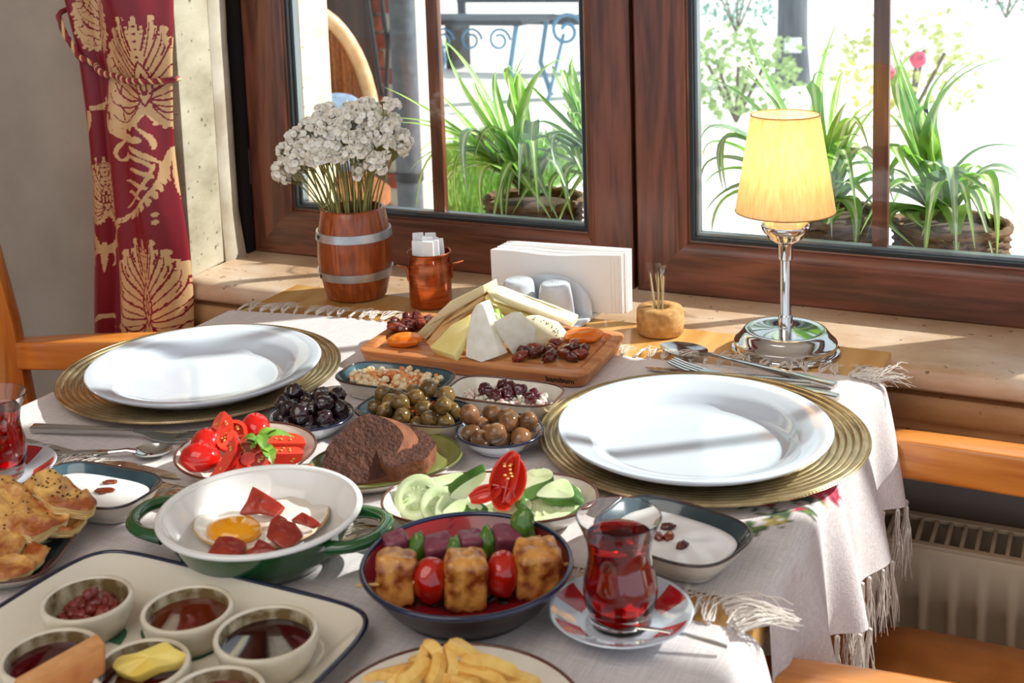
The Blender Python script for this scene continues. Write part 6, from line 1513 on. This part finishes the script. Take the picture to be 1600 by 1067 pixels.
# wicker chair
wc = thing('wicker_chair', 'wicker garden chair with a pale bent rim and blue cushion beyond the left pane', 'chair', (-1.315, 1.95, GZ), math.radians(-42))
CANE = mat('cane', '#c98a52', 0.5, col2='#a9683a', nscale=30); WICK = mat('wicker', '#a8622e', 0.6, col2='#6d3a18', nscale=60, stretch=(6, 6, 1), bump=0.6, bscale=60)
def back(t, s): 
    an = PI * (-0.08 + 1.16 * t); return Vector((-0.05 - 0.05 * math.sin(an), 0.225 * math.cos(an) * s, 0.60 + 0.405 * math.sin(an) * s))
MB().tube([back(k / 28, 1.0) for k in range(29)], 0.026, 12).build('rim', mat('pale_cane', '#d8b48c', 0.45, col2='#c89a68', nscale=20), wc, angle=80)
rows = []
for i in range(9):
    rows.append([tuple(back(k / 28, 1 - i * 0.118) + Vector((-0.018 * math.sin(PI * i / 8), 0, 0))) for k in range(29)])
MB().rings(rows, False).rings([[(x - 0.012, y, z) for x, y, z in r] for r in rows], False).build('back_weave', WICK, wc, angle=80)
for k in range(11):
    y = -0.17 + k * 0.034; h = 0.40 * math.sqrt(max(0.05, 1 - (y / 0.225) ** 2)); MB().tube([(-0.045, y, 0.42), (-0.078, y, 0.60 + h * 0.5), (-0.095, y, 0.60 + h - 0.01)], 0.006, 6).build('back_cane', WICK, wc)
MB().rings([[(*sup(0.24 - d, 0.23 - d, 0.6)(2 * PI * j / 32, 1.0), z) for j in range(32)] for d, z in ((0.01, 0.36), (0, 0.37), (0, 0.41), (0.02, 0.425))], True, True, True).build('seat', WICK, wc)
for sx, sy in ((.19, .17), (.19, -.17), (-.17, .17), (-.17, -.17)): MB().tube([(sx * 1.1, sy * 1.1, 0), (sx * 0.95, sy * 0.95, 0.37)], 0.017, 10).build('leg', CANE, wc)
cush = thing('seat_cushion', 'grey blue cushion leaning on the wicker chair', 'cushion', tuple(wc.matrix_basis @ Vector((0.075, 0.02, 0.60))))
MB().blob((0, 0, 0), (0.05, 0.15, 0.14), 4, f=lambda q: 1.0 / (abs(q.x) ** 3 + abs(q.y) ** 4 + abs(q.z) ** 4) ** 0.25 * 0.86 + 0.1).build('cover', mat('blue_fabric', '#7d93ad', 0.8, col2='#5f768f', nscale=40), cush, angle=180); cush.rotation_euler = (0, -0.2, math.radians(-42))

# distant iron garden table with scroll legs
gt = thing('garden_table', 'far iron garden table with dark top and curled legs', 'table', (-3.10, 6.6, GZ))
MB().box((-0.52, -0.3, 0.56), (0.52, 0.3, 0.60)).build('tabletop', IRON, gt, bevel=0.01)
BLUEI = mat('blue_iron', '#5b86a8', 0.5, 0.2)
for sx in (-1, 1):
    for sy in (-1, 1): MB().tube([(sx * 0.48, sy * 0.26, 0), (sx * 0.40, sy * 0.26, 0.25), (sx * 0.46, sy * 0.26, 0.56)], 0.02, 8).build('leg', BLUEI, gt)
for k in range(4):
    cx = -0.33 + k * 0.22; MB().tube([(cx + 0.085 * math.cos(v) * (1 - v / 14), -0.27, 0.46 + 0.085 * math.sin(v) * (1 - v / 14)) for v in (q * 0.45 for q in range(20))], 0.010, 6).build('scroll', BLUEI, gt)
gc = thing('garden_bench', 'far dark garden bench cut by the top of the left pane', 'bench', (-3.55, 8.4, GZ))
MB().box((-0.75, -0.2, 0.40), (0.75, 0.2, 0.46)).build('seat', IRON, gc); 
for sx in (-0.65, 0.65): MB().box((sx - 0.03, -0.18, 0), (sx + 0.03, 0.18, 0.40)).build('leg', IRON, gc)
for k in range(3): MB().box((-0.75, 0.19, 0.56 + k * 0.13), (0.75, 0.22, 0.64 + k * 0.13)).build('back_slat', IRON, gc)
MB().box((-0.75, 0.2, 0.4), (-0.68, 0.24, 0.98)).build('back_post', IRON, gc); MB().box((0.68, 0.2, 0.4), (0.75, 0.24, 0.98)).build('back_post', IRON, gc)
sc_ = thing('iron_scroll', 'pale blue iron scroll ornament far behind the left pane', 'ornament', at_y(885, 70, 6.5)); 
c0 = at_y(885, 48, 6.5) - Vector(sc_.location)
MB().tube([(c0.x + 0.13 * math.cos(v) * (1 - v / 12), 0, c0.z + 0.13 * math.sin(v) * (1 - v / 12)) for v in (q * 0.4 for q in range(24))], 0.014, 6).build('scroll', BLUEI, sc_)
pz = Vector(sc_.location).z; MB().tube([(c0.x - 0.02, 0, c0.z - 0.02), (c0.x - 0.16, 0, GZ - pz)], 0.014, 6).build('foot', BLUEI, sc_)

# tree trunk with a lamp box, shrubs
tk = thing('tree_trunk', 'grey tree trunk far behind the right pane with a pale box on it', 'tree', (-1.12, 8.0, GZ))
MB().tube([(0, 0, -0.02), (0, 0, 0.3), (0.01, 0, 1.0), (0.0, 0, 2.4)], [0.14, 0.115, 0.108, 0.10], 20).build('trunk', mat('grey_bark', '#6a6e74', 0.9, col2='#4c5056', nscale=14, stretch=(1, 1, .2), bump=0.6), tk, angle=80)
p = at_y(1238, 72, 7.86) - Vector(tk.location); MB().box((p.x - 0.06, -0.16, p.z - 0.05), (p.x + 0.06, -0.10, p.z + 0.06)).build('lamp_box', mat('pale_box', '#e8ecf0', 0.4), tk, bevel=0.01)
def leafmat(name, c, d, tr=0.5):
    m = bpy.data.materials.new(name); m.use_nodes = True; nt = m.node_tree; bs = nt.nodes['Principled BSDF']; o = nt.nodes['Material Output']
    tc = N(nt, 'ShaderNodeTexCoord'); nz = N(nt, 'ShaderNodeTexNoise'); nz.inputs['Scale'].default_value = 30; nt.links.new(tc.outputs['Object'], nz.inputs['Vector'])
    rp = N(nt, 'ShaderNodeValToRGB'); rp.color_ramp.elements[0].position = .35; rp.color_ramp.elements[1].position = .65; rp.color_ramp.elements[0].color = hexc(c); rp.color_ramp.elements[1].color = hexc(d)
    nt.links.new(nz.outputs['Fac'], rp.inputs[0]); nt.links.new(rp.outputs[0], bs.inputs['Base Color']); bs.inputs['Roughness'].default_value = 0.4
    t = N(nt, 'ShaderNodeBsdfTranslucent'); nt.links.new(rp.outputs[0], t.inputs[0]); mx = N(nt, 'ShaderNodeMixShader'); mx.inputs[0].default_value = tr
    nt.links.new(bs.outputs[0], mx.inputs[1]); nt.links.new(t.outputs[0], mx.inputs[2]); nt.links.new(mx.outputs[0], o.inputs[0]); return m
SHR = [leafmat('shrub_leaf', '#8fae6a', '#b9cf8e'), leafmat('shrub_leaf_dark', '#6f9a8a', '#93bdb0'), leafmat('shrub_leaf_yellow', '#b9c46a', '#d8dc96')]
BLM = mat('pink_blossom', '#d84a6a', 0.6)
def shrub(name, label, c, r, n, m, flowers=0):
    t = thing(name, label, 'shrub', (c[0], c[1], GZ)); mb = MB()
    for k in range(n):
        v = Vector((random.gauss(0, 1), random.gauss(0, 1), random.gauss(0, 1))).normalized() * rnd(0.55, 1.0); p = Vector((v.x * r[0], v.y * r[1], r[2] + v.z * r[2])); a_ = Vector((rnd(-1, 1), rnd(-1, 1), rnd(-1, 1))).normalized(); b_ = a_.orthogonal(); s = rnd(0.04, 0.08)
        mb.add([tuple(p), tuple(p + a_ * s * 0.5 + b_ * s * 0.28), tuple(p + a_ * s), tuple(p + a_ * s * 0.5 - b_ * s * 0.28)], [(0, 1, 2, 3)])
    o = mb.build('foliage', m, t, smooth=False); o['kind'] = 'stuff'
    mb = MB(); 
    for k in range(5): mb.tube([(0, 0, 0), (r[0] * 0.4 * math.cos(k * 1.26), r[1] * 0.4 * math.sin(k * 1.26), r[2] * 1.2)], 0.012, 5)
    mb.build('stems', mat('shrub_wood', '#6a5a44', 0.9), t)
    for k in range(flowers):
        v = Vector((rnd(-1, 1), -1, rnd(-0.6, 1))).normalized(); MB().blob((v.x * r[0], v.y * r[1], r[2] + v.z * r[2]), (.05, .05, .045), 2, .3, 2, k).build('blossom', BLM, t)
q = at_z(1150, 190, GZ); shrub('garden_shrub', 'pale green shrub left of the tree trunk behind the lamp', (q.x, q.y), (0.45, 0.4, 0.30), 420, SHR[0])
q = at_z(1130, 60, GZ); shrub('garden_shrub', 'blue green shrub at the top left of the right pane', (q.x, q.y + 0.5), (0.60, 0.5, 0.45), 420, SHR[1])
q = at_z(1420, 190, GZ); shrub('garden_shrub', 'yellow green shrub with a red blossom behind the right plant', (q.x, q.y), (0.50, 0.4, 0.35), 300, SHR[2], 2)
q = at_z(1560, 40, GZ); shrub('garden_shrub', 'blue green shrub at the top right corner of the window', (q.x, q.y + 1), (0.9, 0.6, 0.5), 420, SHR[1], 1)

# ------------------------------------------------------------------ spider plants in baskets on the outer ledge
BASK = mat('basket_straw', '#7d5c3c', 0.8, col2='#523a26', nscale=60, stretch=(1, 1, 3)); SOIL = mat('soil', '#3a2a20', 0.95, col2='#5a4230', nscale=60, bump=0.6)
LG = leafmat('plant_leaf', '#6aa634', '#a0d05c', 0.55); LC = leafmat('plant_leaf_stripe', '#eef0c8', '#d8e4a8', 0.45); LD = leafmat('plant_leaf_grey', '#7a9c80', '#a0bc9c', 0.35)
LEDGE = -0.031
def basket(label, c, r, h):
    t = thing('basket', label, 'basket', (c[0], c[1], LEDGE)); mb = MB(); nr = 18; n = 120; rows = []
    for i in range(nr * 2 + 1):
        k = i / (nr * 2); R = r * (0.86 + 0.14 * math.sin(k * PI * 0.55) / math.sin(PI * 0.55)); row = i // 2
        rows.append([((R + 0.0026 * math.sin(2 * PI * j / 8 + (row % 2) * PI) + (0.0016 if i % 2 else -0.0016)) * math.cos(2 * PI * j / n), (R + 0.0026 * math.sin(2 * PI * j / 8 + (row % 2) * PI) + (0.0016 if i % 2 else -0.0016)) * math.sin(2 * PI * j / n), h * k) for j in range(n)])
    mb.rings(rows, True, True, False); mb.build('weave', BASK, t, angle=89)
    MB().tube([(r * math.cos(2 * PI * j / 60), r * math.sin(2 * PI * j / 60), h + 0.0015 * math.sin(j * 2.1)) for j in range(61)], 0.006, 8, cap=False).build('rim', BASK, t)
    s = MB().lathe([(r * 0.97, h - 0.012), (r * 0.6, h - 0.006), (0.0, h - 0.004)], 40).build('soil', SOIL, t)
def plant(label, c, z, leaves, w0=0.0075, dark=()):
    t = thing('spider_plant', label, 'plant', (c[0], c[1], z)); o = Vector((c[0], c[1], z))
    extra = []
    for k in range(16):           # inner leaves between the measured ones
        L0, L1 = random.choice(leaves), random.choice(leaves); f = rnd(0.35, 0.65)
        mx_ = lambda a, b: (a[0] * (1 - f) + b[0] * f + rnd(-6, 6), a[1] * (1 - f) + b[1] * f + rnd(-6, 6))
        if abs(L0[1][0] - L1[1][0]) > 110 or abs(L0[1][1] - L1[1][1]) > 120: continue
        extra.append((mx_(L0[0], L1[0]), mx_(L0[1], L1[1]), (L0[2] + L1[2]) / 2 + rnd(-.02, .02), rnd(.7, 1.0)))
    for k in range(17):           # leaves arching out all round the crown
        a_ = k * 2.39996 + 0.4; R_l = rnd(0.09, 0.17); dy = max(-0.135, min(0.10, R_l * math.sin(a_))); dx = R_l * math.cos(a_)
        top = rnd(0.06, 0.14); p2 = Vector((dx, dy, rnd(-0.075, 0.05))); p1 = Vector((dx * 0.45, dy * 0.45, top * 1.5))
        mb = MB(); w = w0 * rnd(0.75, 1.05)
        leaf_strip(mb, (Vector((0.010 * math.cos(a_), 0.010 * math.sin(a_), -0.004)), p1, p2), lambda q: w * (0.55 + 0.45 * math.sin(PI * min(1, q * 1.2 + 0.1))) * (1 - q ** 3) + 0.0004, 12, fold=0.35, m=(0, 1, 1, 0))
        mb.build('leaf', [LD if k % 5 == 0 else LG, LC], t, angle=90)
    for k, L in enumerate(list(leaves) + extra):
        (mu, mv), (tu, tv), dy, ww = L[0], L[1], L[2], (L[3] if len(L) > 3 else 1.0)
        p2 = at_y(tu, tv, c[1] + dy) - o; mid = at_y(mu, mv, c[1] + dy * 0.5) - o
        p0 = Vector((0.012 * math.cos(k * 2.4), 0.012 * math.sin(k * 2.4), 0.0)); p1 = mid * 2 - (p0 + p2) * 0.5
        mb = MB(); w = w0 * ww
        leaf_strip(mb, (p0, p1, p2), lambda q: w * (0.55 + 0.45 * math.sin(PI * min(1, q * 1.2 + 0.1))) * (1 - q ** 3) + 0.0004, 14, fold=0.35, m=(0, 1, 1, 0))
        mb.build('leaf', [LD if k in dark else LG, LC], t, angle=90)
basket('woven straw basket of the spider plant beyond the left pane', (0.210, 0.392), 0.082, 0.088)
basket('woven straw basket half hidden at the right of the left pane', (0.385, 0.396), 0.074, 0.092)
basket('wide woven straw basket of the plant behind the lamp', (0.700, 0.392), 0.084, 0.098)
basket('wide woven straw basket at the right of the right pane', (0.880, 0.392), 0.080, 0.095)
plant('green and cream striped spider plant in the basket beyond the left pane', (0.205, 0.392), 0.066, [
    ((728, 150), (697, 58), -0.02, 1.25), ((745, 130), (688, 62), 0.02, .9), ((778, 165), (780, 105), 0.03, .9), ((800, 165), (838, 60), 0.0, .8), ((830, 140), (912, 88), -0.03, 1.15), ((812, 150), (822, 108), 0.02, 1.1),
    ((700, 195), (600, 136), -0.02, .9), ((725, 190), (690, 150), 0.04, .8), ((715, 215), (612, 192), -0.05, 1.0), ((712, 208), (600, 186), 0.0, .9), ((715, 235), (640, 268), -0.06, 1.0), ((700, 230), (650, 335), -0.08, 1.1), ((735, 205), (732, 315), -0.09, 1.25), ((720, 260), (695, 345), -0.10, 1.2),
    ((760, 260), (755, 345), -0.095, 1.2), ((788, 280), (786, 348), -0.10, 1.2), ((832, 265), (876, 352), -0.085, 1.2), ((815, 275), (865, 350), -0.10, 1.3), ((805, 200), (858, 230), 0.02, 1.0), ((812, 172), (850, 142), 0.03, .9), ((745, 215), (790, 245), -0.07, 1.0),
    ((770, 200), (735, 300), -0.075, 1.0), ((832, 190), (826, 285), -0.06, 1.1), ((758, 175), (742, 128), 0.05, .9), ((796, 140), (800, 112), -0.02, 1.1), ((800, 270), (790, 345), -0.095, 0.9), ((735, 250), (665, 300), -0.07, .9), ((720, 222), (655, 240), 0.02, .8), ((835, 280), (800, 335), -0.1, 1.0)], 0.0125, dark=(12, 16, 22, 20))
plant('second striped spider plant at the right edge of the left pane', (0.385, 0.396), 0.068, [
    ((850, 160), (784, 92), -0.02, 1.0), ((880, 150), (870, 98), 0.0, 1.1), ((900, 150), (912, 60), 0.02, 1.1), ((862, 170), (838, 140), -0.03, 1.0), ((905, 200), (960, 205), 0.0, .9), ((880, 210), (872, 270), -0.08, 1.0), ((855, 215), (838, 290), -0.07, 1.0), ((905, 230), (918, 290), -0.06, 1.1), ((893, 260), (900, 355), -0.09, 1.25), ((880, 270), (862, 330), -0.09, 1.0),
    ((868, 200), (840, 215), -0.03, 1.0), ((910, 170), (930, 110), 0.03, 1.2), ((890, 140), (888, 118), 0.04, 1.0), ((862, 240), (840, 250), -0.05, .9), ((900, 190), (880, 165), -0.04, .9)], 0.0125, dark=(5, 6, 13))
plant('spider plant behind the lamp in the right pane', (0.700, 0.392), 0.072, [
    ((1210, 150), (1165, 42), -0.01, 1.2), ((1205, 160), (1150, 72), 0.02, .9), ((1215, 170), (1145, 112), 0.0, 1.0), ((1180, 170), (1092, 124), -0.02, 1.0), ((1285, 130), (1316, 24), 0.02, 1.1), ((1272, 150), (1290, 120), 0.0, 1.1), ((1305, 170), (1318, 112), 0.03, .8), ((1150, 208), (1094, 222), -0.03, 1.2), ((1150, 250), (1095, 280), -0.05, 1.1),
    ((1170, 290), (1100, 335), -0.07, 1.1), ((1160, 300), (1112, 362), -0.07, .9), ((1150, 215), (1130, 300), -0.07, .8), ((1330, 320), (1334, 398), -0.09, 1.25), ((1300, 340), (1270, 395), -0.09, 1.0), ((1330, 260), (1400, 275), 0.0, 1.1), ((1320, 215), (1360, 160), 0.04, 1.0), ((1325, 190), (1362, 250), -0.03, 1.0), ((1345, 200), (1385, 160), 0.02, .9), ((1320, 285), (1370, 330), -0.06, 1.2), ((1312, 230), (1345, 215), -0.04, 1.0), ((1280, 330), (1235, 380), -0.09, 1.0)], 0.0145, dark=(7, 8, 9, 11, 14))
plant('spider plant with tall arching leaves at the right of the right pane', (0.870, 0.392), 0.072, [
    ((1450, 170), (1518, 90), 0.0, 1.3), ((1470, 160), (1595, 88), -0.02, 1.2), ((1415, 160), (1388, 52), 0.02, 1.1), ((1402, 150), (1465, 68), 0.03, 1.0), ((1405, 200), (1372, 190), -0.02, 1.2), ((1400, 230), (1446, 318), -0.09, 1.3), ((1380, 330), (1432, 388), -0.09, 1.3), ((1420, 335), (1478, 380), -0.09, 1.3), ((1490, 270), (1620, 370), -0.06, 1.5), ((1455, 255), (1500, 300), -0.05, 1.2),
    ((1490, 330), (1495, 405), -0.095, 1.8), ((1540, 275), (1558, 402), -0.09, 1.2), ((1520, 240), (1620, 240), 0.0, .8), ((1440, 190), (1490, 165), 0.03, 1.0), ((1405, 290), (1360, 280), -0.03, 1.2), ((1395, 300), (1345, 330), -0.06, 1.1), ((1425, 160), (1405, 90), 0.04, .9), ((1480, 290), (1440, 300), -0.06, 1.0), ((1400, 330), (1385, 395), -0.09, 1.0), ((1460, 330), (1440, 370), -0.09, 0.9)], 0.0140, dark=(8, 9, 14, 15, 12))
